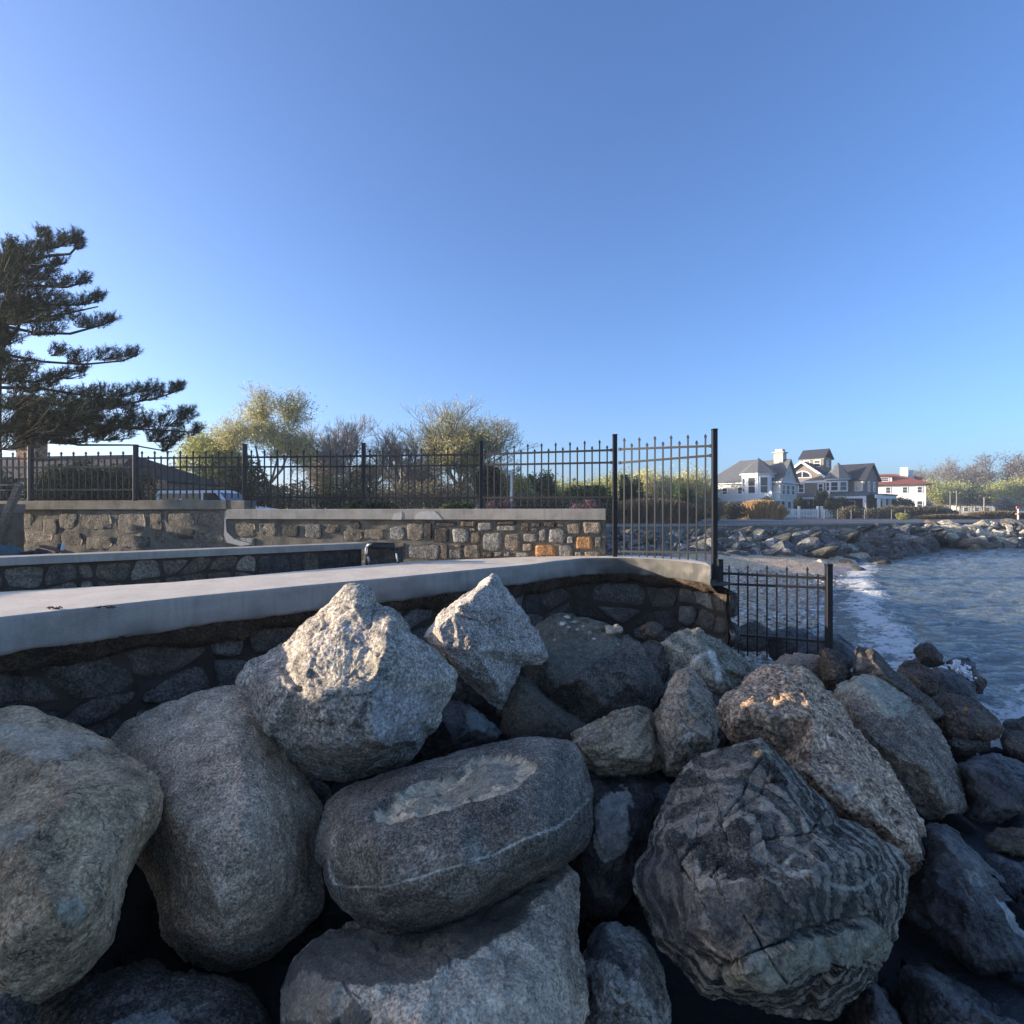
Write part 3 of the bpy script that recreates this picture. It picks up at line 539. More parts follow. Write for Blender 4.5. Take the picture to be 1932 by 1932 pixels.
boulder('angular green rock with a bold white quartz stripe', 0, [(1298,1262),(1302,1235),(1325,1218),(1350,1232),(1362,1262),(1385,1300),(1378,1330),(1350,1335),(1322,1300)], 4.3, R_GREEN, T=.22, chops=8, seed=39, res=120, tilt=.5,
  veins=[([(1340,1225),(1350,1260),(1356,1290)], 6, (.5,.52,.5), .95), ([(1308,1250),(1330,1232)], 3, (.45,.47,.45), .8)])
boulder('rounded brown stone at the corner of the sea wall', 7, [(1330,1270),(1370,1235),(1420,1225),(1455,1265),(1450,1310),(1420,1340),(1360,1335)], 5.3, R_BROWN, T=.15, seed=40, res=90)
boulder('dark blue-grey rock between the slab and the sea wall corner', 0, [(1205,1225),(1222,1205),(1250,1210),(1262,1240),(1270,1280),(1250,1300),(1225,1280)], 4.9, R_SLATE, T=.2, seed=41, res=100, chops=5)
boulder('dark rock in the hole left of the golden-topped boulder', 0, [(1335,1300),(1365,1305),(1390,1340),(1400,1400),(1380,1440),(1340,1430),(1330,1360)], 3.9, R_WET, T=.2, seed=42, res=100, chops=5)
boulder('layered dark boulder along the bottom left edge', 1, [(150,1900),(180,1830),(300,1750),(450,1700),(600,1660),(750,1652),(900,1665),(1050,1670),(1250,1720),(1400,1790),(1500,1880),(1540,2000),(1400,2200),(200,2200)], 2.0, R_SLATE, tilt=.8, T=.25, seed=43, res=190, strata=((0,.3,1), 14, .008),
  patches=[([(800,1860),(900,1840),(960,1890),(1050,1990),(700,1990),(600,1950)], (.2,.22,.21), .7, 6)])
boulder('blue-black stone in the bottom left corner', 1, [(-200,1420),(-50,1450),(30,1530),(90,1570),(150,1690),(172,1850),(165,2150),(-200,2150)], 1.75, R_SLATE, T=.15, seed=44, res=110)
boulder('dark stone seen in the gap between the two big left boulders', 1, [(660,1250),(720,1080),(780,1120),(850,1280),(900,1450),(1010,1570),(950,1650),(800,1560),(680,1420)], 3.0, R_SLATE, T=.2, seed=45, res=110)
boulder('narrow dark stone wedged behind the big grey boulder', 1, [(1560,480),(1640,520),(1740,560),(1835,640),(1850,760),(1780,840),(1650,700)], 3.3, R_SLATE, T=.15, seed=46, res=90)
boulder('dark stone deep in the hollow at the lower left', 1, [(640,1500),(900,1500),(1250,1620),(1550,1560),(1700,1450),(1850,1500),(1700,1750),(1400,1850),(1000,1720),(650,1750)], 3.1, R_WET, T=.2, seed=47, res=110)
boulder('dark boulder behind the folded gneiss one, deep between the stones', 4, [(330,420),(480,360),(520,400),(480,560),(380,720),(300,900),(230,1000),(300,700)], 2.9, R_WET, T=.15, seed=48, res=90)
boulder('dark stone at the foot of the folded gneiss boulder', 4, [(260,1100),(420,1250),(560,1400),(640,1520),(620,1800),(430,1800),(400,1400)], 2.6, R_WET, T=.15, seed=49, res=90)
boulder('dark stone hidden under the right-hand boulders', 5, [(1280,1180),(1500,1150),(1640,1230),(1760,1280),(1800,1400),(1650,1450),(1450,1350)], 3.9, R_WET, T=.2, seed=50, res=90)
# behind the low gate on the beach
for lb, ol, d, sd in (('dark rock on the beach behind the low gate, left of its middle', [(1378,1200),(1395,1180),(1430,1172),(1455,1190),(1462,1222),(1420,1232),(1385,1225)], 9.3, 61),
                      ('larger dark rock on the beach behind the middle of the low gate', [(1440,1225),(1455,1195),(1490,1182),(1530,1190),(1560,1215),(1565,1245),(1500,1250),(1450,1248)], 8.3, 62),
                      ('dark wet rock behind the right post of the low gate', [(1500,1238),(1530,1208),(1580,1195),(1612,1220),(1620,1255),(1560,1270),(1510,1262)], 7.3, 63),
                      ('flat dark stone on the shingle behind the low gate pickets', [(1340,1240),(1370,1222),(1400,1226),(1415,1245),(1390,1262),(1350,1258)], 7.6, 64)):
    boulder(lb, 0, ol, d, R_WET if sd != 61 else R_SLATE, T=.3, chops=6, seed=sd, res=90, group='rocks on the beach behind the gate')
lf = MB(); lp = at(*Z(5, [(1565,512)])[0], 5.42)
lf.add([(-.03,0,0),(-.01,-.01,.018),(.01,0,.03),(.02,-.01,.012),(.04,0,.008),(.022,-.012,-.004),(.015,0,-.02),(0,-.01,-.008),(-.02,0,-.012)], [(0,1,7),(1,2,3,7),(3,4,5),(3,5,6,7),(0,7,8)])
# ------------------------------------------------------------------ concrete sea wall
def concrete(name, c, stain_shade=.25, sc=3, bump=.35, stain_shade_attr=False):
    c = tuple(c[i]*(1.14, 1.02, .88)[i] for i in range(3))
    k = NB(name); v = k.coord(False); n = k.noise(v, sc, 7, .6); n2 = k.noise(v, 60, 3, .6)
    f = k.math('ADD', k.math('MULTIPLY', n, .75), k.math('MULTIPLY', n2, .25))
    col = k.ramp(f, [(.33, tuple(x*(1-stain_shade) for x in c)), (.52, c), (.68, tuple(min(1, x*(1+stain_shade*.5)) for x in c))])
    if stain_shade_attr:
        sa = k.n('ShaderNodeAttribute', attribute_name='stain_shade'); ss = k.n('ShaderNodeSeparateColor'); k.l(sa.outputs['Color'], ss.inputs[0])
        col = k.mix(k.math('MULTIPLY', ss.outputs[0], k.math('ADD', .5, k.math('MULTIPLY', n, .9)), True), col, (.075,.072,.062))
    # drips, pinholes and specks
    dr = k.noise(k.mapv(v, (0,0,0), (9, 9, .8)), 2.0, 4, .6); col = k.mix(k.ramp(dr, [(.5,0),(.72,.35)]), col, tuple(x*.5 for x in c))
    ph = k.noise(v, 130, 2, .5); col = k.mix(k.math('MULTIPLY', k.math('GREATER_THAN', ph, .66), .5), col, tuple(x*.4 for x in c))
    return k.fin(col, .85, k.bump(n2, bump, .006, k.bump(n, bump, .02)), .25)
M_CAP = concrete('pale_concrete', (.66,.61,.53), .16)
M_CAPF = concrete('shade_darkened_concrete', (.34,.335,.32), .32, 2.5, stain_shade_attr=True)  # copy of the cap concrete, darkened to put shade into the face
M_COPE = concrete('weathered_concrete', (.24,.23,.2), .5, 4)
M_COPE2 = concrete('grey_concrete', (.36,.355,.33), .3, 4)
M_PATCH = concrete('white_mortar_patch', (.5,.5,.49), .15, 6)
M_MORTAR = concrete('brown_mortar', (.20,.185,.15), .55, 4, .9)
M_MORTAR_D = concrete('dark_wall_mortar', (.055,.047,.04), .5, 5, 1.0)
M_MUD = rock_mat('crumbling_black_mortar', (.008,.007,.006), (.025,.022,.018), (.06,.054,.042), 40, .4, None, .3, patch=False, bump=1.0)

hz = -.70; CZ = EYE + hz
fr = [(-180,1186),(0,1164),(165,1146),(330,1128),(550,1107),(767,1087),(899,1074),(998,1065),(1051,1058),(1110,1052.5),(1190,1052.5),(1240,1055),(1290,1060),(1325,1064.5),(1340,1068)]
F2 = [onz(u, v, CZ)[:2] for u, v in fr]; F2 = [np.array([-4.9, 1.9]), *F2]
bk = [(0,1116),(330,1097.5),(550,1078),(767,1059.5),(1000,1050),(1110,1048.6)]
B2 = [onz(u, v, CZ)[:2] for u, v in bk]; B2 = [np.array([-6.6, 3.2]), *B2]
def resamp(pts, n, sm=3):
    pts = np.array(pts, float); d = np.concatenate([[0], np.cumsum(np.linalg.norm(np.diff(pts, axis=0), axis=1))]); t = np.linspace(0, d[-1], n)
    r = np.stack([np.interp(t, d, pts[:, k]) for k in range(pts.shape[1])], 1)
    for _ in range(sm):
        m = (r[:-2] + 2*r[1:-1] + r[2:]) / 4; r[1:-1] = m
    return r, t
NF = 420
Fc, Ft = resamp(F2, NF, 60)
tan_ = np.gradient(Fc, axis=0); tan_ /= np.linalg.norm(tan_, axis=1)[:, None]; nrm_ = np.stack([tan_[:,1], -tan_[:,0]], 1)   # towards the sea
Bfull = B2 + [np.array([1.45, 9.0]), np.array([1.9, 9.1]), np.array([2.35, 8.85]), np.array([2.66, 8.4]), np.array([2.70, 7.75])]
Bc, _ = resamp(Bfull, NF, 20)
# cap cross-section: front bottom ragged, small rounded arris
def wall_strip(name, rows, mat, parent=None, closed=False, smooth=True):
    R = len(rows); n = len(rows[0]); V = np.concatenate(rows); idx = np.arange(n - 1)
    Fq = [np.stack([r*n+idx, r*n+idx+1, ((r+1) % R)*n+idx+1, ((r+1) % R)*n+idx], 1) for r in range(R if closed else R-1)]
    return link(name, fmesh(name, V, np.concatenate(Fq), smooth), mat, parent)
def row(xy, off, z):
    p = xy + nrm_ * (off[:, None] if hasattr(off, '__len__') else off)
    return np.stack([p[:,0], p[:,1], z if hasattr(z, '__len__') else np.full(len(xy), z)], 1)
P3 = np.stack([Fc[:,0], Fc[:,1], np.zeros(NF)], 1)
rag = .018*fbm(P3, 3, 4, 3) + .012*np.abs(fbm(P3, 11, 3, 5)); wob = .006*fbm(P3, 1.5, 3, 8)
thick = .255
sw = empty('sea_wall', (0,0,0), 0, 'curved stone sea wall with a thick pale concrete cap and crumbling underside', 'sea wall')
rows = [np.stack([Bc[:,0], Bc[:,1], np.full(NF, CZ - .2)], 1), np.stack([Bc[:,0], Bc[:,1], np.full(NF, CZ - .004)], 1)]
for t in np.linspace(.04, .96, 14):
    q = Bc*(1-t) + Fc*t; rows.append(np.stack([q[:,0], q[:,1], CZ + .003*fbm(np.stack([q[:,0], q[:,1], q[:,0]*0], 1), 2.5, 3)], 1))
rows += [row(Fc, -.012 + wob, CZ - .001), row(Fc, -.002 + wob, CZ - .010)]
for t in np.linspace(.12, .9, 8): rows.append(row(Fc, wob + .004*pn(P3*5 + t*3), CZ - .01 - (thick-.02)*t))
rows += [row(Fc, wob - .004, CZ - thick + rag*.6), row(Fc, wob - .03, CZ - thick - .008 + rag), row(Fc, -.35, CZ - thick + .02)]
cap_rows = rows
cap = wall_strip('concrete_cap', rows[:17], M_CAP, sw)
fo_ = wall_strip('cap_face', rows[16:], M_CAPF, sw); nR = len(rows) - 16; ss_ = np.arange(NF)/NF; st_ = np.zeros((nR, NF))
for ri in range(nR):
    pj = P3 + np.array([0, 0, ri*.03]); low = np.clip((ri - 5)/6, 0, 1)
    st_[ri] = np.clip(np.clip((ss_ - .76)/.08, 0, 1)*(.95 + .5*fbm(pj, 3, 3, 5)) + low*(.45 + .9*fbm(pj, 2.2, 4, 9)), 0, 1)  # right end painted dark as shade, plus a mottled darker lower part
vcol(fo_.data, 'stain_shade', np.stack([st_.ravel()]*3 + [np.ones(st_.size)], 1))
# end faces of the cap
e = MB(); fe = Fc[-1]; be = Bc[-1]
e.add([(fe[0],fe[1],CZ-.004),(be[0],be[1],CZ-.004),(be[0],be[1],CZ-.2),(fe[0],fe[1],CZ-thick)], [(0,1,2,3)]); e.build('cap_end', M_CAP, sw)
# crumbling mortar lip under the cap
nz = fbm(P3, 2.2, 4, 13); rows = []
for j, (of, dz) in enumerate(((-.02,0),(-.03,-.05),(-.06,-.11),(-.10,-.16),(-.2,-.19),(-.3,-.17))):
    pj = P3 + np.array([0,0,j*.13]); rows.append(row(Fc, of + .05*fbm(pj, 6, 4, 4) - (.02 if j else 0), CZ - thick + .012 + dz*(1 + .5*nz) + (.02*fbm(pj, 9, 3, 2) if j else 0)))
wall_strip('mortar_lip', rows, M_MUD, sw)
# wall face
rows = []
for j in range(26):
    t = j/25; z = CZ - thick - .05 - 1.35*t; pj = np.stack([Fc[:,0], Fc[:,1], np.full(NF, z)], 1)
    rows.append(row(Fc, -.24 + .02*t + .035*fbm(pj, 2.2, 5, 6), z))
wall_strip('wall_core', rows, M_MORTAR_D, sw)
def blob_stone(w, h, d, seed, n=4, rnd=.18, amp=.06, res=11):
    """rough squared stone: a bulged irregular face with worn corners, facing -y, size w x h"""
    r = np.random.RandomState(seed); gxx = np.linspace(-1, 1, res); X, Zz = np.meshgrid(gxx, gxx); X = X.ravel(); Zz = Zz.ravel()
    m = np.maximum(np.abs(X), np.abs(Zz)); ra = np.sqrt(X**2 + Zz**2) + 1e-9; k = 1 - rnd * np.clip(ra - 1, 0, 1) / .414
    sx = X*k*w/2; sz = Zz*k*h/2
    nn = np.stack([sx*3/ max(w,.1) + seed, sz*3/max(h,.1), np.full(len(sx), seed*1.7)], 1)
    edge = np.clip((1 - m)/.22, 0, 1); y = -d*np.sqrt(edge)*(1 + .35*fbm(nn, .9, 3, seed)); y += -amp*d*4*fbm(nn, 2.3, 2, seed+4)*edge
    sx = sx + .05*w*pn(nn*1.1, 2)*(m > .9); sz = sz + .05*h*pn(nn*1.1, 6)*(m > .9)
    q2_ = np.stack([sx*1.6/w, sz*1.6/h, np.full(len(sx), seed*.77)], 1); sx = sx + .11*w*pn(q2_, 21) + .04*w*pn(q2_*3, 22); sz = sz + .11*h*pn(q2_, 25) + .04*h*pn(q2_*3, 26)
    V = np.stack([sx, y, sz], 1); i, j = np.meshgrid(np.arange(res-1), np.arange(res-1)); a = (j*res+i).ravel()
    Fq = np.stack([a, a+1, a+res+1, a+res], 1)
    # skirt so that the stone has depth
    b = [k2 for k2 in range(res)] + [res*(k2+1)-1 for k2 in range(1, res)] + [res*(res-1)+k2 for k2 in range(res-2, -1, -1)] + [res*k2 for k2 in range(res-2, 0, -1)]
    nb = len(V); S = V[b].copy(); S[:,1] = d*.9; V = np.vstack([V, S]); nbp = len(b)
    Fs = np.array([(b[q], nb+q, nb+(q+1) % nbp, b[(q+1) % nbp]) for q in range(nbp)])
    return V, Fq, Fs
def put_stone(parent, cx, cy, cz, w, h, d, yaw, mat, seed, name='stone', roll=0):
    V, a, b = blob_stone(w, h, d, seed)
    c, s = math.cos(roll), math.sin(roll); V = np.stack([V[:,0]*c - V[:,2]*s, V[:,1], V[:,0]*s + V[:,2]*c], 1)
    me = fmesh(name, V, [a, b[:, ::-1]]); o = link(name, me, mat, parent, (cx, cy, cz)); o.rotation_euler = (0, 0, yaw); return o
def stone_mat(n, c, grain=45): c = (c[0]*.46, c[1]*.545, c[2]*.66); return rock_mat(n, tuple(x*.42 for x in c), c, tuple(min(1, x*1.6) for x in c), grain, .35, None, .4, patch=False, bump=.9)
def quad_stone(parent, c4, f, dep, mat, seed, joint=.012, res=9, rough=1.0, name='stone'):
    """flat-faced irregular stone filling the cell c4 (s, z corners); f maps (s, z, out) to world"""
    c4 = np.array(c4, float); ctr = c4.mean(0); g = np.linspace(0, 1, res); A, Bq_ = np.meshgrid(g, g); A = A.ravel(); Bq_ = Bq_.ravel()
    q = (c4[0]*((1-A)*(1-Bq_))[:,None] + c4[1]*(A*(1-Bq_))[:,None] + c4[2]*(A*Bq_)[:,None] + c4[3]*((1-A)*Bq_)[:,None]); m = np.maximum(abs(A-.5), abs(Bq_-.5))*2; ra = np.sqrt((2*A-1)**2 + (2*Bq_-1)**2)
    sz = min(np.linalg.norm(c4[1]-c4[0]), np.linalg.norm(c4[3]-c4[0])); ctrv = q - ctr; sc_ = (1 - joint*2/ sz)*(1 - .13*np.clip(ra - 1, 0, 1)/.414); q = ctr + ctrv*sc_[:,None]
    n3 = np.stack([q[:,0], q[:,1], np.full(len(q), seed*.31)], 1); q = q + np.stack([pn(n3*7, 3), pn(n3*7, 8)], 1)*sz*.07
    o_ = dep*np.clip((1-m)/.18, 0, 1)**.5*(1 + .25*rough*fbm(n3, 4, 3, seed)) + .12*dep*rough*fbm(n3, 14, 2, 4)
    b = list(range(res)) + [res*(k2+1)-1 for k2 in range(1, res)] + [res*(res-1)+k2 for k2 in range(res-2, -1, -1)] + [res*k2 for k2 in range(res-2, 0, -1)]; nb = len(q); nbp = len(b)
    Q = np.vstack([q, q[b]]); O = np.concatenate([o_, np.full(nbp, -.05)]); V = f(Q[:,0], Q[:,1], O); org = V[0].copy(); V = V - org
    i, j = np.meshgrid(np.arange(res-1), np.arange(res-1)); a_ = (j*res+i).ravel(); Fq = np.stack([a_, a_+1, a_+res+1, a_+res], 1); Fs = np.array([(b[(x+1) % nbp], nb+(x+1) % nbp, nb+x, b[x]) for x in range(nbp)])
    return link(name, fmesh(name, V, [Fq, Fs]), mat, parent, tuple(org))
def mosaic(parent, s0, s1, z0, z1, cw, ch, f, mats, dep, seed, joint=.012, jit=.3, skip=0, rough=1.0):
    r = random.Random(seed); nc = max(1, round((s1-s0)/cw)); nr = max(1, round((z1-z0)/ch)); G_ = {}
    for i in range(nc+1):
        for j in range(nr+1): G_[i,j] = (s0 + (s1-s0)*i/nc + (r.uniform(-jit, jit)*cw if 0 < i < nc else 0), z0 + (z1-z0)*j/nr + (r.uniform(-jit, jit)*ch if 0 < j < nr else 0))
    k_ = 0
    for i in range(nc):
        for j in range(nr):
            k_ += 1
            if r.random() < skip: continue
            quad_stone(parent, [G_[i,j], G_[i+1,j], G_[i+1,j+1], G_[i,j+1]], f, dep*r.uniform(.5,1.3), r.choice(mats), seed*100 + k_, joint, rough=rough)
S_G = stone_mat('grey_wall_stone', (.19,.19,.175)); S_T = stone_mat('tan_wall_stone', (.25,.22,.175)); S_O = stone_mat('orange_wall_stone', (.46,.26,.12))
S_B = stone_mat('brown_wall_stone', (.13,.11,.085)); S_D = stone_mat('dark_wall_stone', (.065,.062,.06)); S_L = stone_mat('pale_wall_stone', (.3,.3,.28)); S_LT = stone_mat('faint_tan_stone', (.17,.155,.125))
S_DW = stone_mat('dull_brown_wall_stone', (.10,.093,.082))  # darker brown stone mixed into the sea and terrace walls
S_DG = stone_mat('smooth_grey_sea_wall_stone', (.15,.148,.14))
# stones of the sea wall's face, placed along the curve
def on_wall(u, v, out=-.2):
    d0 = None
    xs = Fc[:,0] + nrm_[:,0]*out; ys = Fc[:,1] + nrm_[:,1]*out; i = int(np.argmin(np.abs(xs/ys - (u-966)/FP))); D = ys[i]
    return i, np.array([xs[i], D, EYE - (v-966)/FP*D]), math.atan2(tan_[i,1], tan_[i,0])
arc = Ft/Ft[-1]
def f_sea(s_, z, o):
    idx = np.clip(s_/Ft[-1]*(NF-1), 0, NF-1); X_ = np.interp(idx, np.arange(NF), Fc[:,0]); Y_ = np.interp(idx, np.arange(NF), Fc[:,1]); nx_ = np.interp(idx, np.arange(NF), nrm_[:,0]); ny_ = np.interp(idx, np.arange(NF), nrm_[:,1]); of = -.235 + o
    return np.stack([X_ + nx_*of, Y_ + ny_*of, z], 1)
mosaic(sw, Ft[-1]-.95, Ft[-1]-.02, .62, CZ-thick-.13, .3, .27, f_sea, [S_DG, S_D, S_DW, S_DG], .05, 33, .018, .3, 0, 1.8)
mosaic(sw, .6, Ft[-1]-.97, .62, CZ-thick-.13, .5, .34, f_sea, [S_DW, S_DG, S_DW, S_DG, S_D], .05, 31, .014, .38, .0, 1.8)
# return face of the wall end
we = MB(); ex, ey = Fc[-1] + nrm_[-1]*-.3
we.add([(ex-.05,ey-.02,CZ-.3),(ex+.02,ey+1.4,CZ-.3),(ex+.05,ey+1.4,.3),(ex+.02,ey-.02,.3)], [(0,1,2,3)]); we.build('wall_end', M_MUD, sw)
for k, (dy, z, w_, h_) in enumerate(((.25,1.38,.5,.35),(.3,.98,.6,.4),(.25,.6,.5,.35))):
    put_stone(sw, ex+.03, ey+dy, z, w_, h_, .08, math.radians(90), S_DG, 340+k)
# bits of debris on the cap
for k, (u, v, sx, lb) in enumerate(((98,1149,.07,'small clump of dried seaweed on the concrete cap, the left of the two'),(198,1147.5,.06,'small clump of dried seaweed on the concrete cap, the right of the two'))):
    p = onz(u, v, CZ + .004); b = MB(); r = random.Random(k)
    for q in range(9):
        a = Vector((r.uniform(-sx, sx), r.uniform(-.02, .02), .002)); b.tube([a, a + Vector((r.uniform(-.03,.03), r.uniform(-.02,.02), r.uniform(.004,.016))), a + Vector((r.uniform(-.05,.05), 0, .003))], .004, 5)
    tag(b.build('seaweed_clump', plain('dry_seaweed', (.05,.035,.025), .9), None, True, tuple(p)), lb, 'seaweed', 'dried seaweed on the concrete cap')

# ------------------------------------------------------------------ low terrace wall behind the cap
TZ = EYE - .45
tw = empty('terrace_wall', (0,0,0), 0, 'low stone wall with a thin flat coping between the concrete cap and the fenced wall', 'stone wall')
a0 = np.array([-8.6, 2.25]); a1 = onz(0, 1052, TZ)[:2]; a2 = onz(690, 1024.5, TZ)[:2]; a0 = a1 - (a2 - a1)*.9
dv = (a2 - a0); Lw = np.linalg.norm(dv); dv /= Lw; nv = np.array([dv[1], -dv[0]]); yaw = math.atan2(dv[1], dv[0])
trw = empty('wall_frame', (0,0,0)); COL.objects.unlink(trw); bpy.data.objects.remove(trw)
tw.location = (a0[0], a0[1], 0); tw.rotation_euler = (0, 0, yaw)
b = MB(); b.box(0, Lw, .0, .30, TZ-.085, TZ); b.build('coping', M_COPE2, tw, bevel=.006)
b = MB(); b.box(.02, Lw-.04, .05, .26, .6, TZ-.085); b.build('wall_core', M_MORTAR_D, tw)
def f_ter(s_, z, o): return np.stack([s_, .045 - o, z], 1)
mosaic(tw, .05, Lw*.8, TZ-.72, TZ-.095, .27, .21, f_ter, [S_B, S_DW, S_LT, S_DG, S_B, S_T], .014, 41, .011, .36, 0)
mosaic(tw, Lw*.8, Lw-.05, TZ-.72, TZ-.095, .2, .3, f_ter, [S_D, S_B, S_D], .014, 42, .011, .2, 0)
# ------------------------------------------------------------------ black hoop
hp = empty('handrail_hoop', tuple(onz(722, 1062, CZ+.02)), 0, 'low black hoop of pipe with glinting legs standing behind the concrete cap', 'handrail')
Dh = 7.6; A = at(692,1062,Dh); Bq = at(694,1029,Dh); Cq = at(744,1030,Dh); Dq = at(751,1062,Dh); o0 = np.array(hp.location)
M_BLACK = plain('black_metal', (.012,.012,.014), .35, spec=.5); M_GLINT = plain('painted_glint', (.6,.58,.52), .4)
b = MB(); b.tube([A-o0-np.array([0,0,.3]), A-o0, Bq-o0-np.array([0,0,.02]), Bq-o0+np.array([.04,0,.02])], .022, 8); b.build('leg', M_BLACK, hp, True)
b = MB(); b.tube([Dq-o0-np.array([0,0,.3]), Dq-o0, Cq-o0-np.array([0,0,.03]), Cq-o0+np.array([-.03,0,0])], .02, 8); b.build('leg', M_BLACK, hp, True)
b = MB(); b.tube([Bq-o0, Bq-o0+np.array([.1,0,.0]), Cq-o0], .045, 10); b.build('crossbar', M_BLACK, hp, True)
for s_, e_, rr in (((690,1046),(691,1032),.014),((696,1060),(694,1050),.016),((692,1031),(700,1026),.012),((750,1060),(748,1044),.012)):
    b = MB(); b.tube([at(*s_, Dh-.05)-o0, at(*e_, Dh-.05)-o0], rr, 6); b.build('glint_strip', M_GLINT, hp, True)  # pale strips laid on the pipe as painted glints
bw = MB(); xx = at(696,1030,Dh+.1); bw.box(0,.42,0,.3,-.5,-.02); o = bw.build('plinth_block', S_D, None, False, tuple(xx)); tag(o, 'dark stone block under the black hoop', 'block')

# ------------------------------------------------------------------ back wall with coping and stones
P0 = np.array([gx(1143, 8.82), 8.82]); P1 = np.array([gx(430, 9.95), 9.95]); P2_ = np.array([gx(-120, 10.35), 10.35])
bwll = empty('boundary_wall', (P0[0], P0[1], 0), math.atan2(P1[1]-P0[1], P1[0]-P0[0]) + math.pi, 'long boundary wall of squared stones under a concrete coping, carrying the black fence', 'stone wall')
By = math.atan2(P1[1]-P0[1], P1[0]-P0[0]) + math.pi    # local +x points to the right end
def bl(u, v, D=None):          # photograph position on the wall's face -> local x, z
    dx, dy = math.cos(By), math.sin(By); t = (u-966)/FP
    # P0 + s*d : x = t*y
    s = (P0[0] - t*P0[1]) / (t*dy - dx); y = P0[1] + s*dy
    return s, EYE - (v-966)/FP*y
LR = bl(430, 960)[0]; LL = -14.0
zr = EYE + .052; zl = EYE + .215
# right, lower run and left, higher run
b = MB(); b.box(LR, 0, -.05, .32, zr-.18, zr); b.build('coping', M_COPE2, bwll, bevel=.008)
b = MB(); b.box(LL, LR+.01, -.055, .32, zl-.17, zl); b.build('coping', M_COPE, bwll, bevel=.008)
b = MB(); b.box(LR+.005, LR+.36, -.045, .28, zr+.002, zl-.01); b.build('coping_step', M_COPE, bwll, bevel=.006)
def face(name, x0, x1, z0, z1, mat, dep=.02):
    nx = max(2, int((x1-x0)/.06)); nzn = 20; xs = np.linspace(x0, x1, nx); zs = np.linspace(z0, z1, nzn); X, Zz = np.meshgrid(xs, zs)
    Q = np.stack([X.ravel(), np.zeros(X.size), Zz.ravel()], 1); y = .012 - dep*fbm(Q, 3, 4, 3) - dep*.4*fbm(Q, 14, 3, 5); Q[:,1] = y
    i, j = np.meshgrid(np.arange(nx-1), np.arange(nzn-1)); a = (j*nx+i).ravel(); return link(name, fmesh(name, Q, np.stack([a, a+1, a+nx+1, a+nx], 1)), mat, bwll)
face('mortar_face', LL, LR, 1.3, zl-.16, M_MORTAR, .016); face('mortar_face', LR, -.01, 1.3, zr-.17, M_MORTAR, .012)
b = MB(); b.box(LL, -.02, .05, .3, 1.2, zr-.18); b.box(-.02, -.001, .02, .3, 1.2, zr-.18); b.build('wall_core', M_MORTAR, bwll)
def f_bw(s_, z, o): return np.stack([s_, -.002 - o, z], 1)
def f_bwl(s_, z, o): return np.stack([s_, .006 - o + .007*fbm(np.stack([s_*1.0, z*0, z], 1), 5, 3, 11), z], 1)
ST = [(345,120,510,183,'B'),(510,133,665,220,'G'),(680,165,905,222,'G'),(680,120,905,161,'D'),(925,138,1012,225,'B'),(1022,138,1125,186,'D'),(1130,128,1268,184,'D'),(1275,150,1347,182,'G'),(1358,143,1505,252,'T'),(1512,125,1700,250,'T'),
 (270,195,432,332,'L'),(440,190,500,220,'G'),(450,228,545,345,'B'),(553,228,756,408,'G'),(765,238,926,408,'T'),(944,240,1094,326,'G'),(1098,195,1174,332,'G'),(1024,193,1090,235,'G'),(1184,193,1357,342,'L'),(1364,266,1430,342,'L'),(1440,266,1614,398,'O'),(1628,270,1697,388,'G'),
 (296,345,376,376,'B'),(378,348,546,484,'T'),(243,384,374,486,'G'),(558,414,666,476,'B'),(674,414,756,464,'G'),(764,414,828,462,'L'),(868,420,1035,470,'G'),(936,334,1038,414,'T'),(1048,346,1272,470,'O'),(1278,348,1430,470,'G'),(1438,412,1508,470,'G'),(1518,408,1695,470,'T'),
 (95,190,248,328,'D'),(100,125,330,182,'D'),(10,128,84,300,'X'),(0,345,158,492,'G2'),(166,345,238,492,'B'),(835,424,862,462,'B')]
SM = {'B': S_B, 'G': S_G, 'T': S_T, 'D': S_D, 'L': S_L, 'O': S_O, 'X': S_D, 'G2': S_G, 'F': S_LT}
for k, (x0, y0, x1, y1, c) in enumerate(ST):
    u0, v0 = Z(8, [(x0, y0)])[0]; u1, v1 = Z(8, [(x1, y1)])[0]; sx0, sz0 = bl(u0, v0); sx1, sz1 = bl(u1, v1)
    o = quad_stone(bwll, [(sx0,sz1),(sx1,sz1),(sx1,sz0),(sx0,sz0)], f_bw, .024 if k < 34 else .012, SM[c], 500+k, .004, 11, 1.3)
    if c == 'O': o['label'] = 'rusty orange stone in the wall'
ST2 = [(9,1180,975,1275,1060,'L'),(9,1285,950,1400,1060,'T'),(9,1400,950,1450,1050,'D'),(9,1290,1090,1490,1180,'G'),(9,640,955,750,1055,'G'),(9,490,965,610,1040,'D'),(9,765,960,870,1020,'F'),(9,930,940,1000,992,'D'),(9,190,950,330,1040,'F'),(9,1455,985,1560,1072,'B'),
 (9,1010,990,1160,1060,'F'),(9,880,1000,1010,1070,'F'),(9,345,950,470,1040,'F'),(9,1500,1080,1545,1180,'B'),(9,200,1045,330,1105,'L'),(9,1200,1075,1280,1180,'B'),(10,1010,600,1110,665,'D'),(10,880,610,1000,682,'T'),(10,480,640,640,722,'F'),(10,450,520,640,602,'T'),(10,240,540,330,640,'L'),(10,1120,600,1275,685,'F'),(10,50,505,190,600,'F'),
 (10,660,505,830,625,'F'),(10,850,505,930,612,'B'),(10,945,505,1110,590,'F'),(10,1120,505,1270,590,'F'),(10,650,640,860,710,'F'),(10,1010,680,1180,730,'F'),(10,0,610,120,690,'B'),(10,130,610,300,680,'F'),(10,330,505,440,600,'F'),(10,340,620,470,700,'B')]
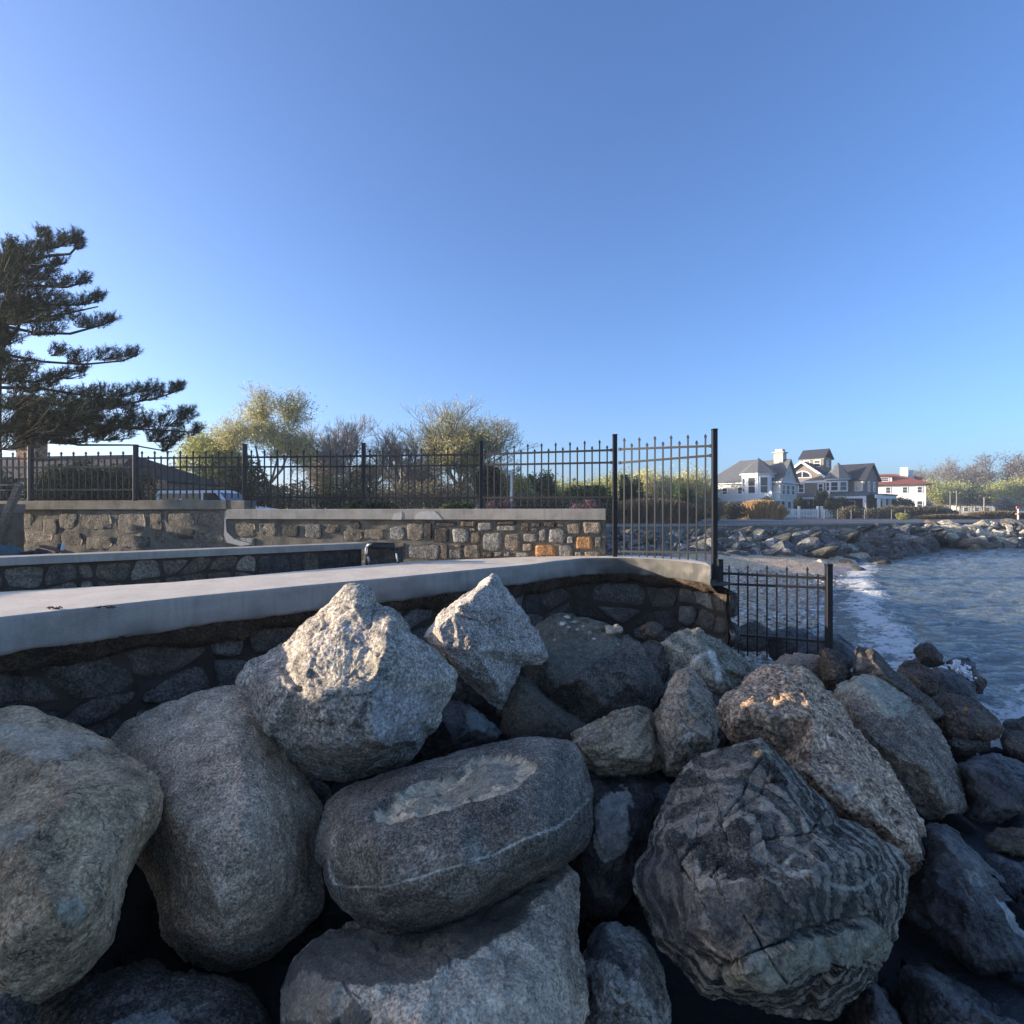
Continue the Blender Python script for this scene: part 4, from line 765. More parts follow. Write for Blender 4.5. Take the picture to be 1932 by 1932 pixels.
for k, (zz, x0, y0, x1, y1, c) in enumerate(ST2):
    u0, v0 = Z(zz, [(x0, y0)])[0]; u1, v1 = Z(zz, [(x1, y1)])[0]; sx0, sz0 = bl(u0, v0); sx1, sz1 = bl(u1, v1)
    fl = zz == 10; quad_stone(bwll, [(sx0,sz1),(sx1,sz1),(sx1,sz0),(sx0,sz0)], f_bwl if fl or c == 'F' else f_bw, .008, (S_LT if fl and c in 'TL' else SM[c]), 600+k, .004, 13, 2.5)
# added unseen return of the wall, placed to keep the near boulders shaded
_c, _s = math.cos(-By), math.sin(-By)
def tow(x, y): dx, dy = x - P0[0], y - P0[1]; return (dx*_c - dy*_s, dx*_s + dy*_c)
qa = tow(-9.3, 10.4); qb = tow(-9.0, -6.0)
b = MB(); b.bar((qa[0], qa[1], zl-.145), (qb[0], qb[1], zl-.145), .36, .15); b.build('coping', M_COPE, bwll)
qc = tow(-9.0, 3.75); qd = tow(-9.0, -6.0); b = MB(); b.bar((qc[0], qc[1], zl+.28), (qd[0], qd[1], zl+.28), .3, .7); b.build('unseen_shade_block', M_MORTAR, bwll)  # unseen block added on the return to shade the lower boulders
b = MB(); b.bar((qa[0], qa[1], zl-.85), (qb[0], qb[1], zl-.85), .3, 1.25); b.build('wall_core', M_MORTAR, bwll)
# white mortar patches on the coping and the step
def flat_patch(pts, zz, y, name='mortar_patch', th=.006):
    L = [bl(*Z(zz, [p])[0]) for p in pts]; n = len(L); b = MB()
    b.add([(p[0], y-th, p[1]) for p in L] + [(p[0], y+.01, p[1]) for p in L], [tuple(range(n))] + [(i, n+i, n+(i+1) % n, (i+1) % n) for i in range(n)]); b.build(name, M_PATCH, bwll)
flat_patch([(1345,930),(1360,895),(1390,880),(1470,878),(1500,905),(1520,932)], 9, -.05)
flat_patch([(1205,932),(1215,895),(1262,885),(1270,905),(1262,932)], 9, -.05)
flat_patch([(1287,500),(1294,500),(1292,560),(1297,620),(1340,660),(1440,690),(1380,700),(1300,680),(1283,640),(1286,560)], 10, -.018)

# ------------------------------------------------------------------ black steel fences
M_FENCE = NB('black_powder_coated_steel'); M_FENCE = M_FENCE.fin((.009,.008,.008), .5, None, .45)
def picket_mesh(L, s=.019):
    b = MB(); b.box(-s/2, s/2, -s/2, s/2, 0, L)
    b.add([(-s*.8,-s*.8,L+.001),(s*.8,-s*.8,L+.001),(s*.8,s*.8,L+.001),(-s*.8,s*.8,L+.001),(0,0,L+.055),(-s*.8,-s*.8,L+.018),(s*.8,-s*.8,L+.018),(s*.8,s*.8,L+.018),(-s*.8,s*.8,L+.018)],
          [(3,2,1,0),(0,1,6,5),(1,2,7,6),(2,3,8,7),(3,0,5,8),(5,6,4),(6,7,4),(7,8,4),(8,5,4)])
    return b.mesh('picket')
def post(parent, x, y, z0, z1, s=.068, name='post'):
    b = MB(); b.box(-s/2, s/2, -s/2, s/2, 0, z1-z0); b.box(-s/2-.004, s/2+.004, -s/2-.004, s/2+.004, z1-z0+.001, z1-z0+.022)
    return b.build(name, M_FENCE, parent, False, (x, y, z0), bevel=.006)
_pm = {}
def pmesh(L):
    L = round(L, 2)
    if L not in _pm: _pm[L] = picket_mesh(L); _pm[L].materials.append(M_FENCE)
    return _pm[L]
def panel(parent, pa, pb, rails, ztop, zbot, alt=.085, n=None, gap=.118, railh=.03, ext=.035):
    """pa, pb: xy of the two posts; rails: list of (z at a, z at b); pickets alternate tall and short"""
    pa = np.array(pa); pb = np.array(pb); L = np.linalg.norm(pb - pa); d = (pb - pa)/L; nvv = np.array([d[1], -d[0]])
    for ra, rb in rails:
        b = MB(); b.bar((pa[0]+d[0]*ext, pa[1]+d[1]*ext, ra), (pb[0]-d[0]*ext, pb[1]-d[1]*ext, rb), .034, railh); b.build('rail', M_FENCE, parent)
        for c_, zc in ((pa + d*.05, ra), (pb - d*.05, rb)):
            b = MB(); b.bar((c_[0]-d[0]*.018, c_[1]-d[1]*.018, zc), (c_[0]+d[0]*.018, c_[1]+d[1]*.018, zc), .046, .044); b.build('bracket', M_FENCE, parent)
    n = n or int(round(L/gap)) - 1
    for i in range(n):
        t = (i + 1)/(n + 1); p = pa + (pb - pa)*t; zt = ztop[0]*(1-t) + ztop[1]*t - (alt if i % 2 else 0); zb = zbot[0]*(1-t) + zbot[1]*t
        o = bpy.data.objects.new('picket', pmesh(zt - zb - .055)); COL.objects.link(o); o.parent = parent; o.location = (p[0], p[1], zb); o.rotation_euler = (0, 0, math.atan2(d[1], d[0]))
def w2(u, D): return (gx(u, D), D)
fence = empty('metal_fence', (0,0,0), 0, 'long black steel picket fence along the top of the boundary wall', 'fence')
PO = [(-142,10.35),(58,10.2),(256,10.04),(462,9.92),(686,9.8),(908,9.5),(1160,8.7)]
PT = {-142:844,58:843,256:841,462:839.7,686:838,908:834,1160:822}
def zat(v, D): return EYE - (v-966)/FP*D
for u, D in PO:
    x, y = w2(u, D); zt = zat(PT[u], D)
    post(fence, x, y, (CZ if u == 1160 else (zr - .01 if u > 440 else zl-.01)), zt)
rt = {-142:866,58:865.5,256:864.5,462:863,686:860.5,908:857.5,1160:849}; rt2 = {-142:882,58:882,256:881.5,462:881,686:880,908:877.5,1160:872.5}; rb_ = {-142:925,58:925,256:927,462:937.5,686:939,908:939,1160:938}
tp = {-142:853,58:852.5,256:850.5,462:848.5,686:846.5,908:842,1160:828}
for (ua, Da), (ub, Db) in zip(PO[:-1], PO[1:]):
    base = zl if ub <= 462 else zr
    rails = [(zat(rt[ua],Da), zat(rt[ub],Db)), (zat(rt2[ua],Da), zat(rt2[ub],Db)), ((zat(938,Da) if ua == 462 else zat(rb_[ua],Da)) if ub > 462 else base+.19, zat(rb_[ub],Db) if ub > 462 else base+.19)]
    panel(fence, w2(ua,Da), w2(ub,Db), rails, (zat(tp[ua],Da), zat(tp[ub],Db)), (base+.03, base+.03))
g1 = empty('tall_picket_fence', (*w2(1348,7.75), 0), 0, 'tall black picket panel on the curved end of the concrete cap, between two square posts', 'fence panel')
loc0 = np.array([gx(1348,7.75), 7.75])
def rel(u, D, o): x, y = w2(u, D); return (x - o[0], y - o[1])
Dg = 7.75
post(g1, 0, 0, zat(1187,Dg), zat(812,Dg), .07)
panel(g1, rel(1164,8.68,loc0), rel(1348,Dg,loc0), [(zat(848,8.68), zat(841,Dg)), (zat(873.5,8.68), zat(859,Dg)), (zat(1040,8.68), zat(1042.5,Dg))], (zat(826,8.68), zat(817,Dg)), (CZ+.02, CZ+.01), n=11)
g2l = np.array([gx(1358.5,7.5), 7.5])
g2 = empty('low_picket_fence', (g2l[0], g2l[1], 0), 0, 'low black picket panel stepping down over the rocks towards the water', 'fence panel')
post(g2, 0, 0, zat(1189,7.5), zat(1058,7.5), .068)
x2, y2 = rel(1563.5, 6.85, g2l); post(g2, x2, y2, zat(1222,6.85), zat(1067,6.85), .07)
post(g2, x2-.002, y2, zat(1262,6.85), zat(1222.5,6.85), .05, 'post_foot')
panel(g2, (0,0), (x2,y2), [(zat(1081.5,7.5), zat(1091.5,6.85)), (zat(1101,7.5), zat(1109.5,6.85)), (zat(1195,7.5), zat(1211.5,6.85))], (zat(1064,7.5), zat(1069,6.85)), (zat(1232,7.5), zat(1252,6.85)), n=10)
# ------------------------------------------------------------------ leaf, odds and ends near the walls
tag(lf.build('leaf', plain('orange_leaf', (.55,.22,.04), .6), None, False, tuple(lp)), 'small orange autumn leaf lying on the dark brown boulder', 'leaf')
M_WOOD = NB('weathered_lumber'); _v = M_WOOD.coord(); _n = M_WOOD.noise(M_WOOD.mapv(_v, (0,0,0), (1,9,9)), 4, 5); M_WOOD = M_WOOD.fin(M_WOOD.ramp(_n, [(.3,(.17,.12,.075)),(.7,(.36,.28,.19))]), .8)
lr = empty('timber_trestle', tuple(at(20, 985, 9.3)), 0, 'weathered timber trestle leaning on the boundary wall at the left edge of the view', 'timber'); o0 = np.array(lr.location)
for nm, a, b_, w_, h_ in (('leaning_beam', (-8,1018), (38,914), .10, .09), ('top_board', (-60,917), (27,915.5), .22, .035), ('lower_board', (-60,926), (20,925), .2, .03), ('strut', (-40,926), (-18,960), .05, .05)):
    b = MB(); b.bar(at(*a, 9.3)-o0, at(*b_, 9.3)-o0, w_, h_); b.build(nm, M_WOOD, lr, bevel=.004)
def cloth_heap(name, u0, v0, u1, v1, D, mat, lb, cat, seed):
    a = at(u0, v1, D); b_ = at(u1, v0, D); cx = (a+b_)/2; wx = abs(b_[0]-a[0])/2; wz = abs(b_[2]-a[2]); n = 26
    X, Y = np.meshgrid(np.linspace(-1,1,n), np.linspace(-1,1,n)); Q = np.stack([X.ravel()*3, Y.ravel()*3, X.ravel()*0+seed], 1)
    zz = wz*np.clip(1-(X.ravel()**2+Y.ravel()**2), 0, 1)**.5*(.75+.5*pn(Q, seed)) ; V = np.stack([X.ravel()*wx, Y.ravel()*.25, zz], 1)
    i, j = np.meshgrid(np.arange(n-1), np.arange(n-1)); q = (j*n+i).ravel()
    o = link(name, fmesh(name, V, np.stack([q,q+1,q+n+1,q+n],1)), mat, None, (cx[0], cx[1], a[2])); return tag(o, lb, cat)
Td = 6.9
cloth_heap('tarpaulin', -20, 1026, 30, 1048, Td, plain('faded_green_tarp', (.07,.11,.11), .5), 'faded green-blue tarpaulin bunched behind the terrace wall at the left edge', 'tarpaulin', 3)
cloth_heap('black_bag', 60, 1035, 72, 1046, Td, plain('black_plastic', (.015,.015,.017), .35), 'black plastic bag behind the terrace wall, right of the green tarpaulin', 'bag', 5)
def stick(name, a, b_, w_, h_, mat, lb, cat, grp=None):
    a = at(*a, Td); b_ = at(*b_, Td); m = MB(); m.bar((0,0,0), b_-a, w_, h_); tag(m.build(name, mat, None, False, tuple(a)), lb, cat, grp)
stick('plank', (80,1030), (135,1044), .09, .025, plain('brown_plank', (.16,.09,.05), .7), 'brown plank sloping down behind the terrace wall', 'plank')
stick('white_stake', (115,1045), (120,1025), .035, .02, plain('white_stake_paint', (.7,.72,.7), .5), 'short white stake sticking up behind the terrace wall', 'stake')
stick('green_board', (108,1043), (114,1026), .05, .02, plain('green_board_paint', (.05,.09,.07), .6), 'dark green board leaning beside the white stake', 'board')
stick('pale_pipe', (40,1050), (62,1041), .03, .03, plain('pale_pipe_plastic', (.5,.5,.48), .5), 'pale pipe lying over the edge of the terrace wall', 'pipe')

# ------------------------------------------------------------------ ground, beach, water
GZ = EYE - .85
wall_line = [np.array([5.0, 31.5]), onz(1150,990,EYE-.75)[:2], onz(1348,988.8,EYE-.75)[:2], onz(1600,986.6,EYE-.75)[:2], onz(1737,984.6,EYE-.75)[:2]]
jet_line = [wall_line[-1], np.array([33.5,44.2]), np.array([44,46.5]), np.array([62,49]), np.array([90,55])]
k = NB('ground'); v = k.coord(world=True); n = k.noise(v, .12, 5); n2 = k.noise(v, 6, 4)
M_GRASS = k.fin(k.mix(k.ramp(n2, [(.3,0),(.7,1)]), k.ramp(n, [(.4,(.035,.05,.014)),(.62,(.09,.085,.04))]), (.06,.075,.022)), .95, k.bump(n2, .5, .05))
k = NB('asphalt'); v = k.coord(world=True); n = k.noise(v, .5, 5); n2 = k.noise(v, 40, 3)
M_ASPH = k.fin(k.mix(n2, k.ramp(n, [(.35,(.085,.087,.09)),(.65,(.13,.132,.135))]), (.12,.12,.125)), .9)
M_DIRT = concrete('packed_gravel', (.2,.19,.165), .3, 4)
def ngon(name, pts, z, mat, kind='structure'):
    b = MB(); b.add([(p[0], p[1], z) for p in pts], [tuple(range(len(pts)))]); me = b.mesh(name)
    bm = bmesh.new(); bm.from_mesh(me); bmesh.ops.triangulate(bm, faces=bm.faces)
    for f in bm.faces:
        if f.normal.z < 0: f.normal_flip()
    bm.to_mesh(me); bm.free(); o = link(name, me, mat); o['kind'] = kind; return o
gp = [(-600,-60),(-9,-60),(-8.2,1.6),(-5.6,4.9),(-2.0,8.4),(1.2,8.95),(1.4,9.3),(1.5,20)] + [tuple(p) for p in wall_line] + [tuple(p) for p in jet_line[1:]] + [(140,70),(900,120),(900,900),(-600,900)]
ngon('ground', gp, GZ, M_GRASS)
ngon('terrace', [(-12,-3),(-7.6,1.0),(-6.9,3.2)] + [tuple(p) for p in Bc[::40]] + [(1.3,8.9),(1.2,9.1),(-13,10.7),(-16,10)], GZ+.02, M_DIRT)
rd = [np.array(p) for p in (wall_line + jet_line[1:])]
ins_ = [p + np.array([-.1, .45]) for p in rd]; out_ = [p + np.array([-.5, 9.0 + 14*min(1, i/5)]) for i, p in enumerate(rd)]
ngon('road', [tuple(p) for p in ins_] + [tuple(p) for p in out_[::-1]], GZ+.006, M_ASPH)
b = MB()
for p, q in zip(out_[:-1], out_[1:]): b.bar((p[0],p[1],GZ+.05), (q[0],q[1],GZ+.05), .16, .12)
o = b.build('road_kerb', M_COPE2); o['kind'] = 'structure'
# far sea wall
fs = empty('far_sea_wall', (wall_line[0][0], wall_line[0][1], 0), 0, 'long low concrete sea wall across the bay, above a slope of grey rocks', 'sea wall')
L0 = wall_line[0]
bc = MB(); bf = MB()
for p, q in zip(wall_line[:-1], wall_line[1:]):
    d = (q-p)/np.linalg.norm(q-p); nn = np.array([d[1], -d[0]])
    a = p - L0; c = q - L0
    bc.add([(a[0]+nn[0]*.08,a[1]+nn[1]*.08,EYE-.75-.13),(c[0]+nn[0]*.08,c[1]+nn[1]*.08,EYE-.75-.13),(c[0]-nn[0]*.4,c[1]-nn[1]*.4,EYE-.75-.13),(a[0]-nn[0]*.4,a[1]-nn[1]*.4,EYE-.75-.13)] +
           [(a[0]+nn[0]*.08,a[1]+nn[1]*.08,EYE-.75),(c[0]+nn[0]*.08,c[1]+nn[1]*.08,EYE-.75),(c[0]-nn[0]*.4,c[1]-nn[1]*.4,EYE-.75),(a[0]-nn[0]*.4,a[1]-nn[1]*.4,EYE-.75)], [(0,3,2,1),(4,5,6,7),(0,1,5,4),(1,2,6,5),(2,3,7,6),(3,0,4,7)])
    bf.add([(a[0],a[1],-.5),(c[0],c[1],-.5),(c[0],c[1],EYE-.881),(a[0],a[1],EYE-.881),(a[0]-nn[0]*.3,a[1]-nn[1]*.3,-.5),(c[0]-nn[0]*.3,c[1]-nn[1]*.3,-.5),(c[0]-nn[0]*.3,c[1]-nn[1]*.3,EYE-.881),(a[0]-nn[0]*.3,a[1]-nn[1]*.3,EYE-.881)], [(0,1,2,3),(5,4,7,6),(1,5,6,2),(4,0,3,7)])
bc.build('coping', M_COPE2, fs); bf.build('wall_face', M_COPE, fs)

# shoreline (beach side on the left of these points)
shore = np.array([[3.2,4.5],[4.0,6.5],[4.6,8.6],[5.5,10.7],[7.2,12.7],[8.6,15.2],[10.4,18.0],[13.0,21.5],[16.0,25.5],[18.5,30.0],[22.5,33.5]])
def shore_x(y): return np.interp(y, shore[:,1], shore[:,0])
ys = np.linspace(4.0, 34, 190); xs = np.linspace(-6, 14, 130)
X, Y = np.meshgrid(xs, ys); SX = shore_x(Y); Xb = SX + (X - 8)/14*np.where(X < 8, 1, .6)*10; Xb = SX + (X - 6.0)
q = np.stack([Xb.ravel(), Y.ravel(), Xb.ravel()*0], 1); dsh = (SX - Xb).ravel()
zb = np.clip(dsh*.085, -1.2, .62) - .02 + .05*fbm(q, .5, 4, 3) + .02*fbm(q, 3, 3, 7) + np.clip((q[:,1]-24)*.03, 0, .3)*(dsh > 0)
zb = np.where((q[:,1] < 9.4) & (q[:,0] < 2.95 + (7.5-q[:,1]).clip(0)*1.0), -1.3, zb); V = np.stack([q[:,0], q[:,1], zb], 1); i, j = np.meshgrid(np.arange(len(xs)-1), np.arange(len(ys)-1)); a = (j*len(xs)+i).ravel()
k = NB('shingle_beach'); v = k.coord(world=True); sp = k.n('ShaderNodeSeparateXYZ'); k.l(v, sp.inputs[0])
vc1 = k.vor(v, 17, 'F1', 'Color'); sv = k.n('ShaderNodeSeparateColor'); k.l(vc1, sv.inputs[0]); vd1 = k.vor(v, 17, 'F1'); n = k.noise(v, .7, 4); n2 = k.noise(v, 30, 3)
peb = k.ramp(sv.outputs[0], [(.0,(.28,.17,.09)),(.3,(.58,.37,.2)),(.6,(.72,.49,.28)),(.85,(.78,.6,.38)),(1,(.82,.72,.55))])
sand = k.mix(n2, (.5,.33,.19), (.6,.42,.25))
far = k.ramp(k.math('ADD', k.math('MULTIPLY', sp.outputs[1], .06), k.math('MULTIPLY', n, .5)), [(1.15,0),(1.45,1)])
wet = k.ramp(k.math('ADD', sp.outputs[2], k.math('MULTIPLY', n, .12)), [(.06,.45),(.2,1)])
M_BEACH = k.fin(k.mix(1.0, k.mix(far, peb, sand), wet, 'MULTIPLY'), k.ramp(sp.outputs[2], [(.04,.25),(.15,.85)]), k.bump(vd1, .7, .03, k.bump(n2, .3, .01)), .4)
o = link('beach', fmesh('beach', V, np.stack([a, a+1, a+len(xs)+1, a+len(xs)], 1)), M_BEACH); o['kind'] = 'structure'
# dark seabed / slope under the boulders
nx = 110; xs2 = np.linspace(-7, 9, nx); ys2 = np.linspace(-1.5, 9.5, 90); X, Y = np.meshgrid(xs2, ys2)
wy = np.interp(X.ravel(), Fc[:,0], Fc[:,1], left=2.0, right=7.3); dw = wy - Y.ravel()     # distance in front of the wall
q = np.stack([X.ravel(), Y.ravel(), X.ravel()*0], 1)
z = np.where(X.ravel() < 2.6, 1.0 - .28*np.clip(dw, -1, 4), 1.0 - .28*np.clip(7.3 - Y.ravel(), -1, 4)) - .42*np.clip(X.ravel() - .5, 0, 9) - .1 + .12*fbm(q, 1.4, 4, 3)
z = np.maximum(z - .55, -1.2); z = np.where((X.ravel() < .9 + .82*Y.ravel()) & (Y.ravel() < 5.6) & (X.ravel() > .5), np.maximum(z, .03 + .07*np.abs(fbm(q, 1.4, 3, 8))), z)
i, j = np.meshgrid(np.arange(nx-1), np.arange(89)); a = (j*nx+i).ravel()
o = link('shore_slope', fmesh('shore_slope', np.stack([q[:,0], q[:,1], z], 1), np.stack([a, a+1, a+nx+1, a+nx], 1)), R_WET); o['kind'] = 'structure'

# pebbles on the beach
def pebbles(name, n, seed, lo, hi, mat, region):
    r = np.random.RandomState(seed); bm = bmesh.new(); bmesh.ops.create_icosphere(bm, subdivisions=1, radius=1); base = np.array([v.co[:] for v in bm.verts]); fc = np.array([[v.index for v in f.verts] for f in bm.faces]); bm.free()
    P = region(r, n); s = lo + (hi-lo)*r.rand(n)**2.5; S = np.stack([s*(.8+.5*r.rand(n)), s*(.7+.4*r.rand(n)), s*(.4+.25*r.rand(n))], 1)
    th = r.rand(n)*6.28; c, sn = np.cos(th), np.sin(th); B = base[None]*S[:, None, :]*(1 + .25*(r.rand(n, len(base), 1)-.5))
    B2_ = np.stack([B[...,0]*c[:,None]-B[...,1]*sn[:,None], B[...,0]*sn[:,None]+B[...,1]*c[:,None], B[...,2]], -1) + P[:, None, :]
    F_ = (fc[None] + (np.arange(n)*len(base))[:, None, None]).reshape(-1, 3)
    o = link(name, fmesh(name, B2_.reshape(-1, 3), F_, True), mat); return o
def beach_z(x, y):
    d = shore_x(y) - x; q = np.stack([x, y, x*0], 1); return np.clip(d*.085, -1.2, .62) - .02 + .05*fbm(q, .5, 4, 3) + .02*fbm(q, 3, 3, 7) + np.clip((y-24)*.03, 0, .3)*(d > 0)
def reg(r, n):
    y = 7.3 + 15*r.rand(n)**1.3; x = shore_x(y) - .2 - 6.5*r.rand(n)*np.where(y < 9.4, .25, 1); x = np.where((y < 9.4) & (x < 3.0), 3.0 + .5*r.rand(n), x); return np.stack([x, y, beach_z(x, y) + .004], 1)
k = NB('pebble_mix'); tc = k.coord(world=True); cl = k.vor(tc, 9, 'F1', 'Color'); sv = k.n('ShaderNodeSeparateColor'); k.l(cl, sv.inputs[0])
M_PEB = k.fin(k.ramp(sv.outputs[1], [(.0,(.15,.13,.11)),(.35,(.38,.3,.22)),(.65,(.54,.46,.36)),(1,(.78,.72,.64))]), .7)
o = pebbles('beach_pebbles', 15000, 4, .015, .075, M_PEB, reg); tag(o, 'mixed tan and grey pebbles covering the beach', 'pebbles', kind='stuff')

# water
def geo(a, b, n, p): t = np.linspace(0, 1, n)**p; return a + (b-a)*t
yy = np.concatenate([np.linspace(1.0, 5, 14)[:-1], 5 + (62-5)*np.linspace(0, 1, 480)**1.6]); xx_ = 2.2 + 78*np.linspace(0, 1, 520)**1.7
X, Y = np.meshgrid(xx_, yy); x = X.ravel(); y = Y.ravel()
foam_lines = [np.array([[6.3,8.6],[7.0,9.6],[7.8,11.2],[8.7,13.2],[9.6,15.2],[11.3,17.6],[12.7,20.3],[15.5,24.5],[18.0,28.0]]), np.array([[5.6,6.3],[6.6,7.0],[7.6,7.5],[9.2,7.9]])]
wash = np.array([[5.0,9.4],[6.4,12.0],[8.2,14.8],[10.8,19.0]])
q0 = np.stack([x, y], 1)
q3 = np.stack([x, y, x*0], 1); rot = .25; qx = x*math.cos(rot)+y*math.sin(rot); qy = -x*math.sin(rot)+y*math.cos(rot)
wv = .06*pn(np.stack([qx*.3, qy*.8, x*0], 1), 2) + .065*pn(np.stack([qx*.7, qy*1.9, x*0], 1), 5) + .045*pn(np.stack([qx*1.5, qy*3.8, x*0], 1), 7) + .022*pn(np.stack([qx*3.2, qy*7.5, x*0], 1), 8) + .03*pn(np.stack([x*.15, y*.3, x*0], 1), 9)
wig = .35*pn(q3*.5, 4)
d1 = segdist(foam_lines[0], q0 + np.stack([wig, wig*0], 1), False)
wv += .22*np.exp(-((d1)/.55)**2)*(.6+.5*pn(q3*.8, 6)) + .06*np.exp(-(d1/.5)**2)*fbm(q3, 4, 3, 8)
near_shore = np.clip((x - shore_x(y) + .3)/3.0, .12, 1); wv *= near_shore
foam = .95*np.exp(-(d1/.42)**2) ; d2 = segdist(foam_lines[1], q0 + np.stack([wig, wig], 1), False); foam += .9*np.exp(-(d2/.55)**2)
side = shore_x(y); between = (x > side - .8) & (d1 > .0) & (x < np.interp(y, foam_lines[0][:,1], foam_lines[0][:,0]) + .1) & (y > 5)
foam += np.where(between, .2, 0)*np.clip(1.3 - .03*y, .4, 1) + .4*np.exp(-(np.abs(x - side + .1)/.22)**2)*(y > 7)
foam += np.where(y < 7.6, .25, 0)*np.clip((8-x*.6), 0, 1)
rdist = segdist(np.array([[18.5,30.4],[22.5,33.0],[27,36.8],[33,43.5]]), q0, False); foam += .45*np.exp(-(rdist/.5)**2)
zz = wv + .012
V = np.stack([x, y, zz], 1); i, j = np.meshgrid(np.arange(len(xx_)-1), np.arange(len(yy)-1)); a = (j*len(xx_)+i).ravel()
mw = fmesh('sea', V, np.stack([a, a+1, a+len(xx_)+1, a+len(xx_)], 1)); vcol(mw, 'foam', np.stack([foam]*3 + [np.ones(len(x))], 1))
k = NB('sea_water'); v = k.coord(world=True); vv = k.mapv(v, (0,0,-.25), (1,2.0,1))
n = k.noise(vv, 1.6, 6, .62); n2 = k.noise(vv, 5, 4, .6, .4); nf = k.noise(v, 5, 7, .68, .8); nl = k.noise(v, 1.3, 4, .6, 1.0); nv_ = k.vor(v, 8, 'F1')
fa = k.n('ShaderNodeAttribute', attribute_name='foam'); fs_ = k.n('ShaderNodeSeparateColor'); k.l(fa.outputs['Color'], fs_.inputs[0])
nf2 = k.noise(v, 15, 6, .7, .5); nsum = k.math('ADD', k.math('MULTIPLY', nf, .9), k.math('ADD', k.math('MULTIPLY', nl, .8), k.math('MULTIPLY', nf2, .6)))
fm = k.math('ADD', fs_.outputs[0], k.math('SUBTRACT', k.math('MULTIPLY', nsum, 5.0), 5.75))
fm = k.math('SUBTRACT', fm, k.math('MULTIPLY', k.math('SUBTRACT', .30, fs_.outputs[0], True), 5.0)); fmask = k.ramp(fm, [(.42,0),(.60,.45),(.95,1)])
deep = k.ramp(n, [(.35,(.13,.155,.145)),(.65,(.23,.25,.23))])
fo = k.fin(k.mix(fmask, deep, (.88,.85,.78)), k.ramp(fmask, [(0,.09),(.6,.75)]), k.bump(k.noise(vv, 15, 3, .6), .7, .03, k.bump(n2, 1.0, .12, k.bump(n, .9, .3, k.bump(nf, .3, .02)))), .5)
M_SEA = fo; k.b.inputs['IOR'].default_value = 1.33
o = link('sea', mw, M_SEA); o['kind'] = 'structure'
ngon('open_sea', [(81.5,-300),(900,-300),(900,118),(140,66),(81.5,52)], .0, M_SEA)
ngon('near_sea', [(-3,-300),(81.4,-300),(81.4,.9),(-3,.9)], .0, M_SEA)
bed = ngon('seabed', [(-40,-300),(1000,-300),(1000,200),(-40,200)], -1.4, plain('dark_seabed', (.03,.03,.025), .9))
# splash of spray
r = random.Random(8); c0 = at(*Z(5, [(1540,262)])[0], 6.9); bm = bmesh.new()
def drop(p, s):
    m = Matrix.Translation(p) @ Matrix.Diagonal((s*r.uniform(.7,1.4), s, s*r.uniform(.7,1.6), 1)); bmesh.ops.create_icosphere(bm, subdivisions=1, radius=1, matrix=m)
for a, b_, s in (((1500,225),(1590,300),.035),((1498,222),(1530,212),.018),((1510,245),(1560,280),.045),((1455,240),(1500,238),.010),((1570,235),(1575,262),.010),((1540,270),(1600,330),.03),((1520,212),(1530,235),.014)):
    pa = at(*Z(5, [a])[0], 6.9); pb = at(*Z(5, [b_])[0], 6.85)
    for i_ in range(60):
        t = r.random(); drop(Vector(pa + (pb-pa)*t) - Vector(c0) + Vector((r.gauss(0, s*.7), r.gauss(0, s), r.gauss(0, s*.6))), s*r.uniform(.15,.5))
me = bpy.data.meshes.new('spray'); bm.to_mesh(me); bm.free(); me.polygons.foreach_set('use_smooth', np.ones(len(me.polygons), bool))
M_FOAM = plain('white_foam', (.8,.82,.83), .6)
tag(link('wave_spray', me, M_FOAM, None, tuple(c0)), 'burst of white spray where a wave breaks between the dark rocks', 'spray', kind='stuff')

# ------------------------------------------------------------------ riprap across the bay
FR = [rock_mat('riprap_blue_grey', (.018,.024,.03), (.046,.06,.074), (.10,.13,.155), 9, .3, ((.3,.5,0), 2, 3, .4), .4, patch=False, big=.8),
      rock_mat('riprap_dark', (.010,.013,.016), (.027,.035,.042), (.06,.075,.09), 9, .3, ((.3,.9,0), 2, 3, .4), .4, patch=False, big=.8),
      rock_mat('riprap_pale', (.06,.075,.09), (.12,.15,.175), (.2,.24,.27), 9, .3, None, .3, patch=False, big=.8),
      rock_mat('riprap_brown', (.03,.031,.029), (.065,.067,.062), (.12,.125,.12), 9, .3, None, .3, patch=False, big=.8),
      rock_mat('riprap_sunlit_cream', (.085,.095,.09), (.19,.21,.2), (.29,.32,.31), 9, .3, None, .3, patch=False, big=.8)]
def rmesh(seed, sub=3, cuts=14, q=.86):
    bm = bmesh.new(); bmesh.ops.create_icosphere(bm, subdivisions=sub, radius=1); V = np.array([v.co[:] for v in bm.verts]); F_ = np.array([[v.index for v in f.verts] for f in bm.faces]); bm.free()
    V = chop(V, cuts, q, seed, np.zeros(3)); V = V*(1 + .14*fbm(V, 1.1, 3, seed))[:, None] + .03*fbm(V, 5, 2, seed)[:, None]*V
    me = fmesh('rock', V, F_, False); return me
RM = {}
for mi in range(5):
    for s in range(4):
        me = rmesh(70 + mi*4 + s); me.materials.append(FR[mi]); RM[(mi, s)] = me
rr = random.Random(21)
LBL = ['blue-grey angular rock in the long rubble slope below the far sea wall', 'dark angular rock in the long rubble slope below the far sea wall', 'pale angular rock in the long rubble slope below the far sea wall', 'brownish rock in the long rubble slope below the far sea wall', 'cream rock in the sunlit bank beyond the end of the far sea wall']
